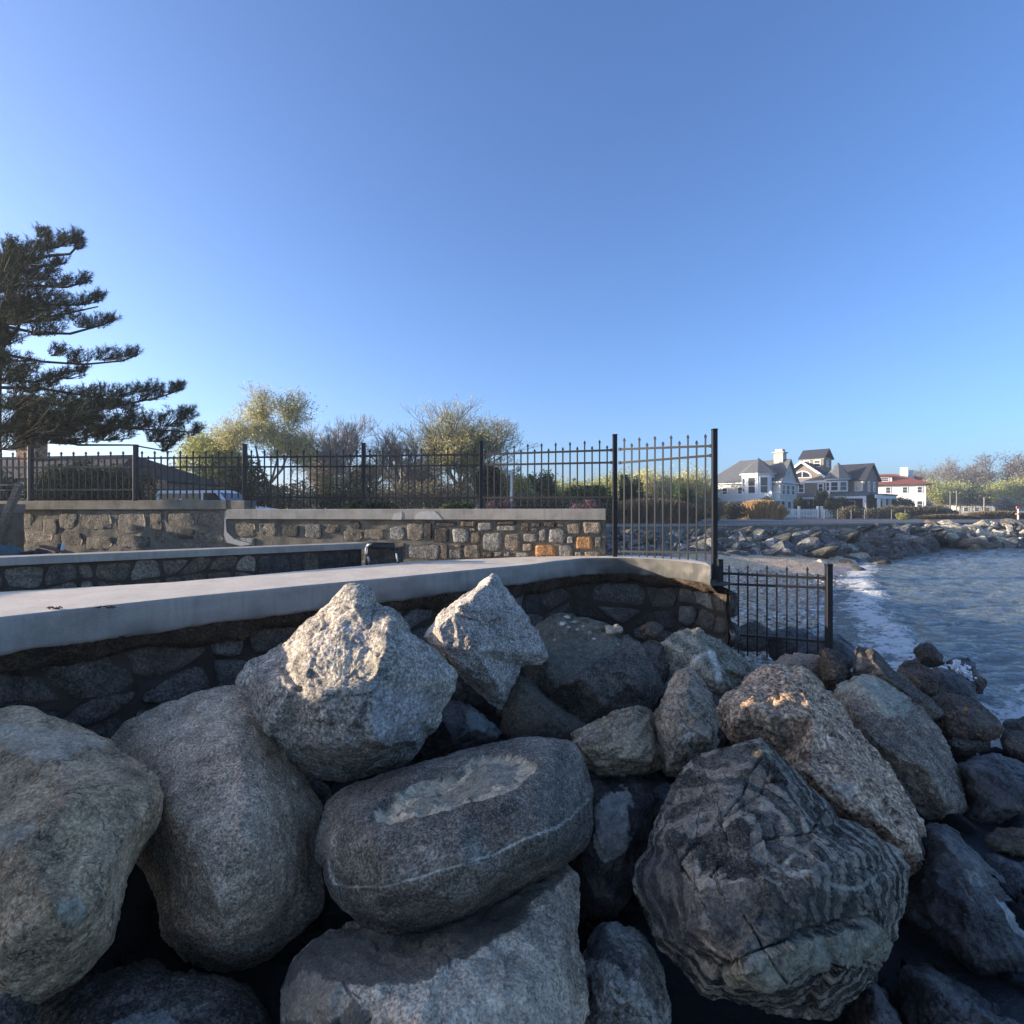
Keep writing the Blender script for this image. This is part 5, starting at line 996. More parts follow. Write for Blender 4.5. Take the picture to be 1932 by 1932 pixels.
def put_rock(x, y, z, s, sc, rot, mi, lb, grp):
    o = bpy.data.objects.new('rock', RM[(mi, s)]); COL.objects.link(o); o.location = (x, y, z); o.scale = sc; o.rotation_euler = rot
    return tag(o, lb, 'rock', grp)
wl, wt = resamp(wall_line, 200, 0)
base = np.array([[2.6,21.5],[6.0,23.5],[10.2,26.2],[14.3,28.3],[18.8,31.2],[23.6,33.8],[28.6,38.2]])
bl_, bt = resamp(base, 200, 0)
cnt = 0
PL = [(1160,'right of the stone wall end'),(1205,'behind the first tall pickets'),(1255,'behind the middle tall pickets'),(1300,'behind the last tall pickets'),(1347,'left of the tall right post'),(1385,'just right of the tall post'),(1425,'below the left of the golden grass'),(1465,'below the right of the golden grass'),(1505,'below the white picket fence'),(1550,'below the timber posts'),(1600,'below the columned porch'),(1650,'below the leaning post'),(1700,'below the red-roofed house'),(9999,'near the tip of the slope')]
def rock_label(p, mi, slab, t, s):
    u = 966 + FP*p[0]/p[1]; pl = next(n for e_, n in PL if u < e_); lv = ('at the foot of the slope','on the lower slope','halfway up the slope','on the upper slope','right under the sea wall')[min(4, int(t*5))]
    return '%s %s %s %s, %s' % ('large' if s > .85 else ('small' if s < .62 else 'medium'), ('blue-grey','dark','pale','brownish')[mi], 'slab' if slab else 'rock', lv, pl)
for row_i in range(9):
    t = row_i/8; nrow = 21
    for q_ in range(nrow):
        u = (q_ + rr.uniform(-.35,.35) + .5*(row_i % 2))/nrow; k_ = int(max(0, min(199, u*199)))
        top = wl[k_] + np.array([.25,-1.1]); bot = bl_[k_]
        p = bot + (top - bot)*t + np.array([rr.uniform(-.3,.3), rr.uniform(-.4,.4)])
        slab = rr.random() < .45*t + .2; s = rr.uniform(.5,1.0)*(1.0 + .25*(1-t) if rr.random() < .5 else .8)
        z = .10 + (1.2 - .10)*t + rr.uniform(-.15,.08)
        if slab: sc = (s*.6, s*1.75, s*.42); rot = (-.35+rr.uniform(-.2,.1), rr.uniform(-.5,.5), .35 + rr.uniform(-.35,.35))
        else: sc = (s*rr.uniform(.8,1.2), s*rr.uniform(.7,1.0), s*rr.uniform(.6,.95)); rot = (rr.uniform(-.7,.7), rr.uniform(-.7,.7), rr.uniform(0,6.3))
        mi = rr.choices([0,1,2,3], [.54,.28,.12,.06])[0]
        put_rock(p[0], p[1], z, rr.randrange(4), sc, rot, mi, rock_label(p, mi, slab, t, s), 'rocks of the rubble slope below the far sea wall'); cnt += 1
# smaller rubble that fills the gaps, too many to count
def rubble(name, n, seed, mat, lo, hi, region, lb):
    r = np.random.RandomState(seed); srcs = [RM[(0, s)] for s in range(4)]; base = []
    for me in srcs:
        a = np.zeros(len(me.vertices)*3, dtype=np.float32); me.vertices.foreach_get('co', a); base.append(a.reshape(-1,3))
    fc = np.array([p.vertices[:] for p in srcs[0].polygons]); Vs = []; Fs = []; c = 0
    for i in range(n):
        b_ = base[r.randint(4)]; s = r.uniform(lo, hi); R_ = np.array(Matrix.Rotation(r.rand()*6.28, 3, Vector(r.normal(size=3)).normalized())); S = np.array([r.uniform(.8,1.7), r.uniform(.7,1.1), r.uniform(.45,.8)])*s
        Vs.append((b_*S) @ R_.T + region(r)); Fs.append(fc + c); c += len(b_)
    return tag(link(name, fmesh(name, np.concatenate(Vs), np.concatenate(Fs), False), mat), lb, 'rubble', kind='stuff')
def reg_slope(r):
    k_ = r.randint(200); t = r.rand(); p = bl_[k_] + (wl[k_] + np.array([.15,-.6]) - bl_[k_])*t; return np.array([p[0] + r.normal()*.2, p[1] + r.normal()*.2, .2 + 1.0*t + r.uniform(0,.3)])
rubble('rubble', 420, 5, FR[0], .18, .42, reg_slope, 'small grey rubble filling the gaps of the slope below the far sea wall')
rubble('rubble', 260, 6, FR[2], .14, .34, reg_slope, 'small pale rubble scattered over the slope below the far sea wall')
# scattered at the foot on the beach and in the water
for u, v, s, mi, lb in ((1700,1048,.55,1,'dark rock standing in the water at the tip of the rubble slope, nearest its end'),(1655,1062,.5,1,'low dark rock at the water edge, left of the tip of the rubble slope'),(1606,1058,.45,1,'dark flat rock where the beach meets the rubble slope'),(1593,1064,.35,3,'brown stone on the sand below the rubble slope'),(1555,1066,.5,2,'pale rounded rock on the sand at the foot of the slope'),
                        (1440,1070,.45,2,'pale rock on the sand behind the pickets of the low gate'),(1478,1071,.35,1,'small dark rock on the sand behind the low gate'),(1620,1075,.3,1,'small dark rock in the backwash below the slope'),(1687,1054,.4,1,'small black rock in the water beside the slope')):
    p = onz(u, v, .06); put_rock(p[0], p[1], .1, rr.randrange(4), (s*1.2, s, s*.65), (rr.uniform(-.3,.3), rr.uniform(-.3,.3), rr.uniform(0,6)), mi, lb, 'stones at the foot of the rubble slope')
o = None
# slope under the riprap
mm = MB(); n_ = 40
for q_ in range(n_):
    a = bl_[int(q_/n_*199)] + np.array([.2,.6]); a2 = bl_[int((q_+1)/n_*199)] + np.array([.2,.6]); c = wl[int(q_/n_*199)]; c2 = wl[int((q_+1)/n_*199)]
    mm.add([(a[0],a[1],-.3),(a2[0],a2[1],-.3),(c2[0],c2[1],1.05),(c[0],c[1],1.05)], [(0,1,2,3)])
o = mm.build('slope_under_rocks', R_WET); o['kind'] = 'structure'
jl, jt_ = resamp(jet_line, 200, 0)
for row_i in range(5):
    t = row_i/4
    for q_ in range(24):
        u = (q_ + rr.uniform(-.35,.35))/24*.55 + .0; k_ = int(max(0, min(199, u*199))); p = jl[k_] + np.array([.25, -.35 - 4.2*(1-t)]) + np.array([rr.uniform(-.3,.3), rr.uniform(-.3,.3)])
        s = rr.uniform(.45,.85)*(1.25 if t > .5 else 1); mi = rr.choices([4,3,2,0,1], [.42,.22,.16,.15,.05] if t > .3 else [.1,.3,.1,.3,.2])[0]  # upper rows lean to cream, sunlight put into their colour
        u_ = 966 + FP*p[0]/p[1]; lb = '%s %s rock %s, %s' % ('large' if s > .85 else ('small' if s < .65 else 'medium'), ('blue-grey','dark wet','pale grey','brown','cream')[mi], ('at the waterline of the far bank','low on the far bank','halfway up the far bank','high on the far bank','along the top of the far bank')[min(4,row_i)],
            'at its left end' if u_ < 1775 else 'left of its middle' if u_ < 1815 else 'at its middle' if u_ < 1855 else 'right of its middle' if u_ < 1895 else 'at the right edge' if u_ < 1935 else 'beyond the right edge')
        put_rock(p[0], p[1], .1 + 1.15*t + rr.uniform(-.1,.1), rr.randrange(4), (s*rr.uniform(1.0,1.5), s*rr.uniform(.7,1.0), s*rr.uniform(.6,.8)), (rr.uniform(-.4,.4), rr.uniform(-.4,.4), rr.uniform(-.6,.6)), mi, lb, 'rocks of the bank beyond the far sea wall')
def reg_bank(r):
    k_ = r.randint(200); t = r.rand(); p = jl[k_] + np.array([.25, -.35 - 4.2*(1-t)]); return np.array([p[0] + r.normal()*.3, p[1] + r.normal()*.2, .15 + 1.15*t + r.uniform(0,.3)])
rubble('rubble', 340, 7, FR[4], .2, .5, reg_bank, 'small cream and grey rubble between the rocks of the far bank')
rubble('rubble', 200, 8, FR[1], .2, .45, reg_bank, 'small dark rubble between the rocks of the far bank')
def reg_gap(r):
    while True:
        X_ = r.uniform(-3.5, 5.2); Y_ = r.uniform(1.2, 6.5)
        dw_ = np.interp(X_, Fc[:,0], Fc[:,1]) - Y_
        if dw_ > .3 or X_ > 2.6: break
    z_ = max(1.0 - .28*min(4, max(-1, dw_ if X_ < 2.6 else 7.3 - Y_)) - .42*max(0, X_-.5) - .62, .05); return np.array([X_, Y_, z_])
rubble('rubble', 520, 9, R_BROWN, .05, .17, reg_gap, 'small dark stones lying in the gaps between the near boulders')
mm = MB()
for q_ in range(n_):
    a = jl[int(q_/n_*199)] + np.array([.2,-4.6]); a2 = jl[int((q_+1)/n_*199)] + np.array([.2,-4.6]); c = jl[int(q_/n_*199)]; c2 = jl[int((q_+1)/n_*199)]
    mm.add([(a[0],a[1],-.4),(a2[0],a2[1],-.4),(c2[0],c2[1],GZ-.05),(c[0],c[1],GZ-.05)], [(0,1,2,3)])
o = mm.build('bank_under_rocks', R_WET); o['kind'] = 'structure'
# ------------------------------------------------------------------ houses
def siding(name, c, pitch=.16, rough=.7):
    k = NB(name); v = k.coord(False); sp = k.n('ShaderNodeSeparateXYZ'); k.l(v, sp.inputs[0]); fr_ = k.math('FRACT', k.math('DIVIDE', sp.outputs[2], pitch)); n = k.noise(v, 1.5, 4)
    col = k.ramp(n, [(.3, tuple(x*.88 for x in c)), (.7, c)]); col = k.mix(k.math('LESS_THAN', fr_, .12), col, tuple(x*.7 for x in c)); return k.fin(col, rough, k.bump(fr_, .5, .03))
def shingle(name, c, pitch=.2):
    k = NB(name); v = k.coord(False); br = k.n('ShaderNodeTexBrick'); br.inputs['Scale'].default_value = 1/pitch/2; br.inputs['Mortar Size'].default_value = .03
    m = k.mapv(v, (0,0,0), (1,1,1)); sp = k.n('ShaderNodeSeparateXYZ'); k.l(m, sp.inputs[0]); cb = k.n('ShaderNodeCombineXYZ'); k.l(k.math('ADD', sp.outputs[0], sp.outputs[1]), cb.inputs[0]); k.l(sp.outputs[2], cb.inputs[1]); k.l(cb.outputs[0], br.inputs[0])
    br.inputs[1].default_value = (*[x*.75 for x in c],1); br.inputs[2].default_value = (*[min(1,x*1.2) for x in c],1); br.inputs[3].default_value = (*[x*.5 for x in c],1)
    n = k.noise(v, 1.2, 4); return k.fin(k.mix(k.math('MULTIPLY', n, .6), br.outputs[0], tuple(x*.8 for x in c)), .85)
H_CREAM = siding('cream_clapboard', (.66,.62,.53)); H_WHITE = plain('white_trim_paint', (.78,.77,.73), .5, .05, 2); H_ROOF = shingle('grey_asphalt_shingle', (.15,.155,.155)); H_ROOFD = shingle('dark_asphalt_shingle', (.05,.052,.06))
H_SH = shingle('weathered_cedar_shingle', (.27,.22,.17), .16); H_ROOFB = shingle('brown_black_shingle', (.045,.036,.03)); H_GLASS = plain('window_glass', (.03,.035,.045), .06, spec=.8); H_TILE = shingle('red_clay_tile', (.30,.085,.05), .25); H_STUC = plain('white_stucco', (.8,.78,.72), .8, .06, 1); H_DARK = plain('porch_shade', (.03,.03,.032), .9)
H_BRICKC = plain('pinkish_stucco', (.5,.42,.36), .8, .08, 2); H_TAN = shingle('tan_shingle', (.3,.24,.15), .16)
def hip(b, x0, x1, y0, y1, z0, z1, ov=.4, along='x', rid=None):
    x0 -= ov; x1 += ov; y0 -= ov; y1 += ov
    if along == 'x':
        h = (y1-y0)/2 if rid is None else rid; R_ = [(x0+h, (y0+y1)/2, z1), (x1-h, (y0+y1)/2, z1)]
    else:
        h = (x1-x0)/2 if rid is None else rid; R_ = [((x0+x1)/2, y0+h, z1), ((x0+x1)/2, y1-h, z1)]
    V = [(x0,y0,z0),(x1,y0,z0),(x1,y1,z0),(x0,y1,z0)] + R_
    b.add(V, [(0,1,5,4),(1,2,5),(2,3,4,5),(3,0,4),(3,2,1,0)] if along == 'x' else [(0,1,4),(1,2,5,4),(2,3,5),(3,0,4,5),(3,2,1,0)]); return b
def gable(b, x0, x1, y0, y1, z0, z1, ov=.35, along='x', th=.18):
    """two sloping slabs"""
    if along == 'x':
        ym = (y0+y1)/2; sl = (z1-z0)/(ym-y0); A = [(y0-ov, z0-ov*sl), (ym, z1), (y1+ov, z0-ov*sl)]
        for (ya, za), (yb, zb_) in ((A[0],A[1]),(A[1],A[2])):
            b.add([(x0-ov,ya,za),(x1+ov,ya,za),(x1+ov,yb,zb_),(x0-ov,yb,zb_),(x0-ov,ya,za+th),(x1+ov,ya,za+th),(x1+ov,yb,zb_+th),(x0-ov,yb,zb_+th)], [(0,3,2,1),(4,5,6,7),(0,1,5,4),(1,2,6,5),(2,3,7,6),(3,0,4,7)])
    else:
        xm = (x0+x1)/2; sl = (z1-z0)/(xm-x0); A = [(x0-ov, z0-ov*sl), (xm, z1), (x1+ov, z0-ov*sl)]
        for (xa, za), (xb, zb_) in ((A[0],A[1]),(A[1],A[2])):
            b.add([(xa,y0-ov,za),(xa,y1+ov,za),(xb,y1+ov,zb_),(xb,y0-ov,zb_),(xa,y0-ov,za+th),(xa,y1+ov,za+th),(xb,y1+ov,zb_+th),(xb,y0-ov,zb_+th)], [(0,1,2,3),(7,6,5,4),(0,4,5,1),(1,5,6,2),(2,6,7,3),(3,7,4,0)])
    return b
def gwall(b, x0, x1, y0, y1, z0, z1, zt, along='y'):
    """box with gable tops; ridge runs along y or x"""
    if along == 'y':
        xm = (x0+x1)/2; V = [(x0,y0,z0),(x1,y0,z0),(x1,y0,z1),(xm,y0,zt),(x0,y0,z1),(x0,y1,z0),(x1,y1,z0),(x1,y1,z1),(xm,y1,zt),(x0,y1,z1)]
    else:
        ym = (y0+y1)/2; V = [(x0,y0,z0),(x0,y1,z0),(x0,y1,z1),(x0,ym,zt),(x0,y0,z1),(x1,y0,z0),(x1,y1,z0),(x1,y1,z1),(x1,ym,zt),(x1,y0,z1)]
    b.add(V, [(0,1,2,3,4),(9,8,7,6,5),(0,5,6,1),(1,6,7,2),(2,7,8,3),(3,8,9,4),(4,9,5,0)]); return b
def window(root, cx, cy, cz, w, h, nrm, frame=H_WHITE, mull=True, name='window', fw=.13, glass=H_GLASS):
    """nrm: outward direction angle in the house frame (0 = +x, -90 = -y)"""
    a = math.radians(nrm); yaw = a + math.pi/2
    b = MB(); b.box(-w/2-fw, w/2+fw, -.06, .05, -h/2-fw, -h/2); b.box(-w/2-fw, w/2+fw, -.06, .05, h/2, h/2+fw); b.box(-w/2-fw, -w/2, -.057, .05, -h/2, h/2); b.box(w/2, w/2+fw, -.057, .05, -h/2, h/2)
    if mull: b.box(-w/2, w/2, -.045, .03, -.035, .035)
    o = b.build(name, frame, root, False, (cx, cy, cz)); o.rotation_euler = (0, 0, yaw)
    b = MB(); b.box(-w/2, w/2, -.01, .02, -h/2, h/2); b.build('pane', glass, o)
    return o
def octa(r, n=8, ph=22.5): return [(r*math.cos(math.radians(ph + 360/n*i)), r*math.sin(math.radians(ph + 360/n*i))) for i in range(n)]
def pyr(b, poly, z0, z1, cx=0, cy=0):
    n = len(poly); b.add([(p[0]+cx, p[1]+cy, z0) for p in poly] + [(cx, cy, z1)], [(i, (i+1) % n, n) for i in range(n)] + [tuple(range(n))[::-1]]); return b
def B(x0,x1,y0,y1,z0,z1): return MB().box(x0,x1,y0,y1,z0,z1)

# --- house 1
D1 = 85
h1 = empty('shore_house', (gx(1431,D1), D1, GZ), math.radians(-48.6), 'cream two-storey house with an octagonal turret, balcony and grey roof, nearest beyond the sea wall', 'house')
B(-9.5,.6,1.5,10.5,0,5.5).build('wall', H_CREAM, h1); hip(MB(), -9.5,.6,1.5,10.5,5.5,9.45,.5,'x',4.2).build('roof', H_ROOF, h1)
gwall(MB(), -1.2,3.3,-.1,6.0,0,5.35,8.7,'x').build('wall', H_CREAM, h1); gable(MB(), -1.2,3.3,-.1,6.0,5.35,8.75,.35,'x').build('roof', H_ROOF, h1)
MB().prism(octa(2.35), 2.75, 6.75).build('turret_wall', H_WHITE, h1); b = pyr(MB(), octa(2.95), 6.76, 9.15); b.build('turret_roof', H_ROOF, h1); MB().prism(octa(2.7), 6.55, 6.75).build('turret_cornice', H_WHITE, h1)
MB().prism(octa(2.2), 0, 2.7).build('turret_base', H_CREAM, h1)
for i in range(8):
    a = -90 + 45*i; x, y = 2.17*math.cos(math.radians(a)), 2.17*math.sin(math.radians(a))
    if y < 1.2: window(h1, x*1.01, y*1.01, 4.75, 1.0, 2.5, a)
B(1.25,2.65,2.4,3.7,7.2,9.9).build('chimney', H_BRICKC, h1); B(1.05,2.85,2.2,3.9,9.905,10.05).build('chimney_cap', H_BRICKC, h1); B(1.4,2.5,2.55,3.55,10.052,10.5).build('chimney_pot', H_BRICKC, h1)
window(h1, -6.2, 1.48, 4.2, .75, 1.1, -90); window(h1, -3.6, 1.48, 4.2, .75, 1.1, -90)
for y in (.9, 2.6, 4.4): window(h1, 3.32, y, 4.2, .9, 1.3, 0)
window(h1, 3.32, 2.9, 6.7, .35, .9, 0, mull=False)
for y in (.8, 3.0, 5.0): window(h1, 3.32, y, 1.4, 1.1, 2.1, 0, name='door')
B(-1.0,3.5,-.35,-.12,5.2,5.38).build('cornice', H_WHITE, h1); B(3.31,3.6,-.3,6.2,5.2,5.38).build('cornice', H_WHITE, h1); B(-9.9,-1.21,1.0,1.2,5.35,5.52).build('cornice', H_WHITE, h1)
B(-4.6,3.6,-3.6,-.12,2.45,2.7).build('balcony_floor', H_WHITE, h1)
b = MB(); b.box(-4.6,3.6,-3.6,-3.52,3.55,3.65); b.box(-4.6,3.6,-3.6,-3.52,2.72,2.8); b.box(-4.6,-4.52,-3.6,1.4,3.55,3.65); b.box(3.52,3.6,-3.5,-.12,3.55,3.65)
x = -4.5
while x < 3.6: b.box(x, x+.09, -3.58, -3.53, 2.8, 3.55); x += .14
b.build('balcony_railing', H_WHITE, h1)
for x in (-4.55,-.6,3.45): B(x-.15,x+.15,-3.66,-3.36,2.705,3.9).build('railing_post', H_WHITE, h1); B(x-.13,x+.13,-3.6,-3.34,0,2.44).build('porch_column', H_WHITE, h1)
B(-13.5,-9.52,-1.5,6,0,2.9).build('wing_wall', H_CREAM, h1); hip(MB(), -13.5,-9.52,-1.5,6,2.9,4.9,.5,'y').build('wing_roof', H_ROOF, h1)
window(h1, -12, -1.52, 1.5, 1.0, 1.3, -90)
for x in (-8,-5.8): window(h1, x, 1.48, 1.5, .9, 1.3, -90)
# --- house 2
D2 = 95
h2 = empty('shore_house', (gx(1514,D2), D2, GZ), math.radians(-48.6), 'brown-shingled house with a square lookout tower, white trim and a columned porch', 'house')
gwall(MB(), -4.1,4.1,0,8,0,6.1,9.2,'y').build('wall', H_SH, h2); gable(MB(), -4.1,4.1,0,8,6.25,9.25,.45,'y').build('roof', H_ROOFD, h2)
for s in (-1, 1):
    b = MB(); b.bar((s*4.6,-.5,5.95), (0,-.5,9.4), .14, .34); b.build('rake_board', H_WHITE, h2)
B(-4.3,4.3,-.25,-.02,5.75,6.12).build('cornice', H_WHITE, h2)
# arched window
n = 12; pts = [(1.25*math.cos(math.pi*i/n), 1.0*math.sin(math.pi*i/n)) for i in range(n+1)]
b = MB(); b.add([(p[0]*1.22,-.09,6.75+p[1]*1.22-.08) for p in pts] + [(p[0]*1.22,-.01,6.75+p[1]*1.22-.08) for p in pts], [tuple(range(n+1))] + [(i,i+n+1,i+n+2,i+1) for i in range(n)] + [(0,n,2*n+1,n+1)]); o = b.build('arched_window', H_WHITE, h2)
b = MB(); b.add([(p[0],-.10,6.78+p[1]*.95) for p in pts] + [(p[0],-.093,6.78+p[1]*.95) for p in pts], [tuple(range(n+1))] + [(i,i+n+1,i+n+2,i+1) for i in range(n)] + [(0,n,2*n+1,n+1)]); b.build('pane', H_GLASS, o)
B(-.05,.05,-.12,-.085,6.72,7.75).build('glazing_bar', H_WHITE, o)
B(-1.6,2.1,3.5,7.2,6,10.4).build('tower_wall', H_TAN, h2); gable(MB(), -1.6,2.1,3.5,7.2,10.35,11.75,.35,'x').build('tower_roof', H_ROOFD, h2); B(-1.75,2.25,3.3,3.48,10.0,10.36).build('tower_cornice', H_WHITE, h2)
window(h2, -.6, 3.48, 9.3, .9, 1.0, -90); window(h2, 1.1, 3.48, 9.3, .9, 1.0, -90); window(h2, 2.12, 5.3, 9.3, .9, 1.0, 0)
gwall(MB(), 4.12,9.2,.4,7.4,0,6.2,8.6,'x').build('wall', H_SH, h2); gable(MB(), 4.12,9.2,.4,7.4,6.2,8.65,.4,'x').build('roof', H_ROOFD, h2)
MB().prism([(p[0]+5.6, p[1]-.2) for p in octa(1.7)], 3.9, 6.25).build('bay_wall', H_SH, h2); pyr(MB(), octa(2.15), 6.3, 9.0, 5.6, -.2).build('bay_roof', H_ROOF, h2); MB().prism([(p[0]+5.6, p[1]-.2) for p in octa(1.95)], 6.06, 6.29).build('bay_cornice', H_WHITE, h2)
for a in (-135,-90,-45): window(h2, 5.6+1.59*math.cos(math.radians(a)), -.2+1.59*math.sin(math.radians(a)), 5.0, .95, 1.3, a, fw=.2)
window(h2, -.2, -.02, 4.9, .75, 1.3, -90, fw=.18); window(h2, 2.9, -.02, 4.9, .6, 1.2, -90, fw=.18); window(h2, 8.4, .38, 5.0, .8, 1.3, -90, fw=.18); window(h2, 9.22, 2.5, 5.0, .8, 1.3, 0, fw=.18); window(h2, 9.22, 5.2, 5.0, .8, 1.3, 0, fw=.18)
b = MB(); b.add([(-4.4,-3.4,3.35),(10.6,-3.4,3.35),(10.6,0,3.95),(-4.4,0,3.95),(-4.4,-3.4,3.5),(10.6,-3.4,3.5),(10.6,0,4.1),(-4.4,0,4.1)], [(0,3,2,1),(4,5,6,7),(0,1,5,4),(1,2,6,5),(2,3,7,6),(3,0,4,7)]); b.box(9.3,12.0,.02,7.6,3.5,3.7); b.build('porch_roof', H_ROOF, h2)
B(-4.3,10.5,-3.35,-3.15,2.95,3.34).build('porch_beam', H_WHITE, h2); B(11.6,11.8,-3.1,7.4,2.95,3.49).build('porch_beam', H_WHITE, h2)
for x, y in ((-4.1,-3.25),(-.6,-3.25),(3.2,-3.25),(6.8,-3.25),(10.3,-3.25),(11.7,-1.5),(11.7,1.2),(11.7,4),(11.7,7)): B(x-.2,x+.2,y-.2,y+.2,.35,2.94).build('porch_column', H_WHITE, h2)
B(-4.4,12,-3.5,-.02,0,.34).build('porch_floor', H_WHITE, h2); B(-4.0,9.1,-.12,-.03,.4,2.8).build('porch_shade_sheet', H_DARK, h2)  # dark sheet over the porch wall stands in for its shade
for x in (-2.5,.5,4.6,7.4): window(h2, x, -.14, 1.6, 1.1, 1.9, -90)
# --- house 3, red roof
D3 = 140
h3 = empty('shore_house', (gx(1670,D3), D3, GZ), math.radians(-30), 'white stucco house with a red tiled hipped roof, dormers and a tall white chimney', 'house')
B(-6.4,6.4,-4.5,4.5,0,6.9).build('wall', H_STUC, h3); hip(MB(), -6.4,6.4,-4.5,4.5,6.9,9.6,1.1,'x').build('roof', H_TILE, h3)
B(-6.5,-3.6,-3.0,2,7.4,8.45).build('dormer_wall', H_STUC, h3); hip(MB(), -6.5,-3.6,-3.0,2,8.46,9.2,.5,'y').build('dormer_roof', H_TILE, h3)
B(-1.9,.9,-3.9,0,7.5,8.75).build('dormer_wall', H_STUC, h3); hip(MB(), -1.9,.9,-3.9,0,8.76,9.5,.45,'y').build('dormer_roof', H_TILE, h3); window(h3, -.5, -3.92, 8.15, 1.6, .7, -90)
B(2.6,3.8,-1.2,.2,8.2,11.0).build('chimney', H_STUC, h3); B(4.1,4.9,0,.9,8.2,10.4).build('chimney', H_STUC, h3)
hip(MB(), 2.5,6.0,.5,6.5,8.4,9.6,.8,'y').build('roof', H_TILE, h3)
for x in (-5.2,-2.2,.2,3.0,5.4): window(h3, x, -4.52, 5.7, .7, 1.2, -90, frame=H_STUC); window(h3, x, -4.52, 2.4, .8, 1.5, -90, frame=H_STUC)
h3.scale = (1.2, 1.2, 1.08)
# --- low cottages
def cottage(u, D, rot, w_, d_, he, hr, wm, rm, lb, wins=2):
    h = empty('cottage', (gx(u,D), D, GZ), math.radians(rot), lb, 'house'); B(-w_/2,w_/2,-d_/2,d_/2,0,he).build('wall', wm, h); hip(MB(), -w_/2,w_/2,-d_/2,d_/2,he,hr,.5,'x').build('roof', rm, h)
    for i in range(wins): window(h, -w_/2 + w_*(i+.7)/(wins+.4), -d_/2-.02, he*.55, w_*.12, he*.38, -90)
    return h
cottage(1305, 92, -40, 11, 8, 2.8, 5.3, H_CREAM, H_ROOF, 'low cream house with a wide grey roof seen through the tall picket panel', 3)
cottage(1242, 100, -30, 6, 6, 2.6, 4.6, H_CREAM, H_ROOF, 'small grey-roofed cottage seen through the pickets, left of the wide-roofed one', 1)
cottage(1748, 175, -30, 11, 8, 3.4, 5.8, H_SH, H_ROOFD, 'small dark-roofed house under the trees right of the red-roofed one', 3)
cottage(1728, 165, 20, 7, 6, 2.6, 4.2, H_SH, H_ROOFD, 'low house with a black roof just right of the red-roofed house', 2)
cottage(1833, 190, -20, 10, 8, 3.2, 6.0, H_CREAM, H_ROOFD, 'small house with white windows under the distant trees', 3)
cottage(1868, 195, -30, 9, 8, 4.2, 7.0, siding('pink_siding', (.4,.26,.22)), H_ROOF, 'pinkish house half hidden by the distant trees', 2)
# --- house behind the pine
DL = 21
hl = empty('pine_house', (gx(60,DL), DL, GZ), math.radians(-8), 'low dark-roofed house behind the pine tree at the left, with brown brick chimneys', 'house')
H_PALE = siding('pale_grey_siding', (.3,.3,.28)); H_BR = rock_mat('brown_chimney_brick', (.05,.035,.025), (.13,.09,.065), (.22,.17,.13), 8, .4, None, 0, patch=False)
B(-9,3.3,0,6,0,2.1).build('wall', H_PALE, hl); hip(MB(), -9,3.3,0,6,2.1,3.3,.45,'x',2.2).build('roof', H_ROOFB, hl)
for x in (-1.7,-.7,.6,2.2): window(hl, x, -.02, 1.35, .7, 1.0, -90)
B(-3.05,-2.3,2,2.7,2.2,5.65).build('chimney', H_BR, hl); B(-3.12,-2.23,1.93,2.77,5.655,5.75).build('chimney_cap', H_COPE if False else M_COPE, hl); B(3.9,4.4,1,1.5,0,2.1).build('chimney', H_BR, hl)

# ------------------------------------------------------------------ white van
DV = 22
van = empty('white_van', (gx(416,DV), DV, GZ), math.radians(-3), 'white van parked behind the boundary wall, only its roof, windows and bonnet showing', 'van')
M_VW = plain('white_car_paint', (.78,.79,.8), .3, spec=.6); M_VG = plain('tinted_car_glass', (.03,.035,.04), .08, spec=.9); M_TY = plain('tyre_rubber', (.02,.02,.02), .8); M_RIM = plain('steel_rim', (.4,.4,.42), .35, metal=.8)
def prof(pts, w, bev=0):
    b = MB(); n = len(pts); b.add([(p[0], -w, p[1]) for p in pts] + [(p[0], w, p[1]) for p in pts], [tuple(range(n)), tuple(range(n, 2*n))[::-1]] + [(i, n+i, n+(i+1) % n, (i+1) % n) for i in range(n)]); return b
prof([(-2.15,.3),(2.25,.3),(2.3,.75),(2.15,.95),(1.35,1.06),(.8,1.12),(-2.15,1.12)], .88).build('body', M_VW, van, bevel=.05)
prof([(-2.15,1.125),(.8,1.125),(.35,1.62),(.1,1.72),(-1.9,1.72),(-2.1,1.6)], .80).build('cabin', M_VW, van, bevel=.05)
for s in (-1, 1):
    for x0, x1 in ((-1.95,-1.15),(-1.05,-.3)): b = MB(); b.box(x0, x1, s*.80-.012, s*.80+.012, 1.2, 1.56); b.build('side_window', M_VG, van)
    b = MB(); n_ = [(-.2,1.2),(.62,1.2),(.26,1.58),(-.2,1.58)]; b.add([(p[0], s*.80-.012, p[1]) for p in n_] + [(p[0], s*.80+.012, p[1]) for p in n_], [(0,1,2,3),(7,6,5,4),(0,4,5,1),(1,5,6,2),(2,6,7,3),(3,7,4,0)]); b.build('side_window', M_VG, van)
    for x in (-1.4, 1.4): b = MB(); b.tube([(x, s*.82, .34), (x, s*.90, .34)], .34, 20); wv_ = b.build('wheel', M_TY, van, True); b = MB(); b.tube([(x, s*.89, .34), (x, s*.915, .34)], .2, 16); b.build('rim', M_RIM, wv_)
    b = MB(); b.box(2.22, 2.32, s*.62-.14, s*.62+.14, .7, .88); b.build('headlight', M_RIM, van)
b = MB(); b.add([(.86,-.7,1.14),(.86,.7,1.14),(.40,.66,1.6),(.40,-.66,1.6),(.80,-.7,1.13),(.80,.7,1.13),(.36,.66,1.58),(.36,-.66,1.58)], [(0,1,2,3),(7,6,5,4),(0,4,5,1),(1,5,6,2),(2,6,7,3),(3,7,4,0)]); b.build('windscreen', M_VG, van)
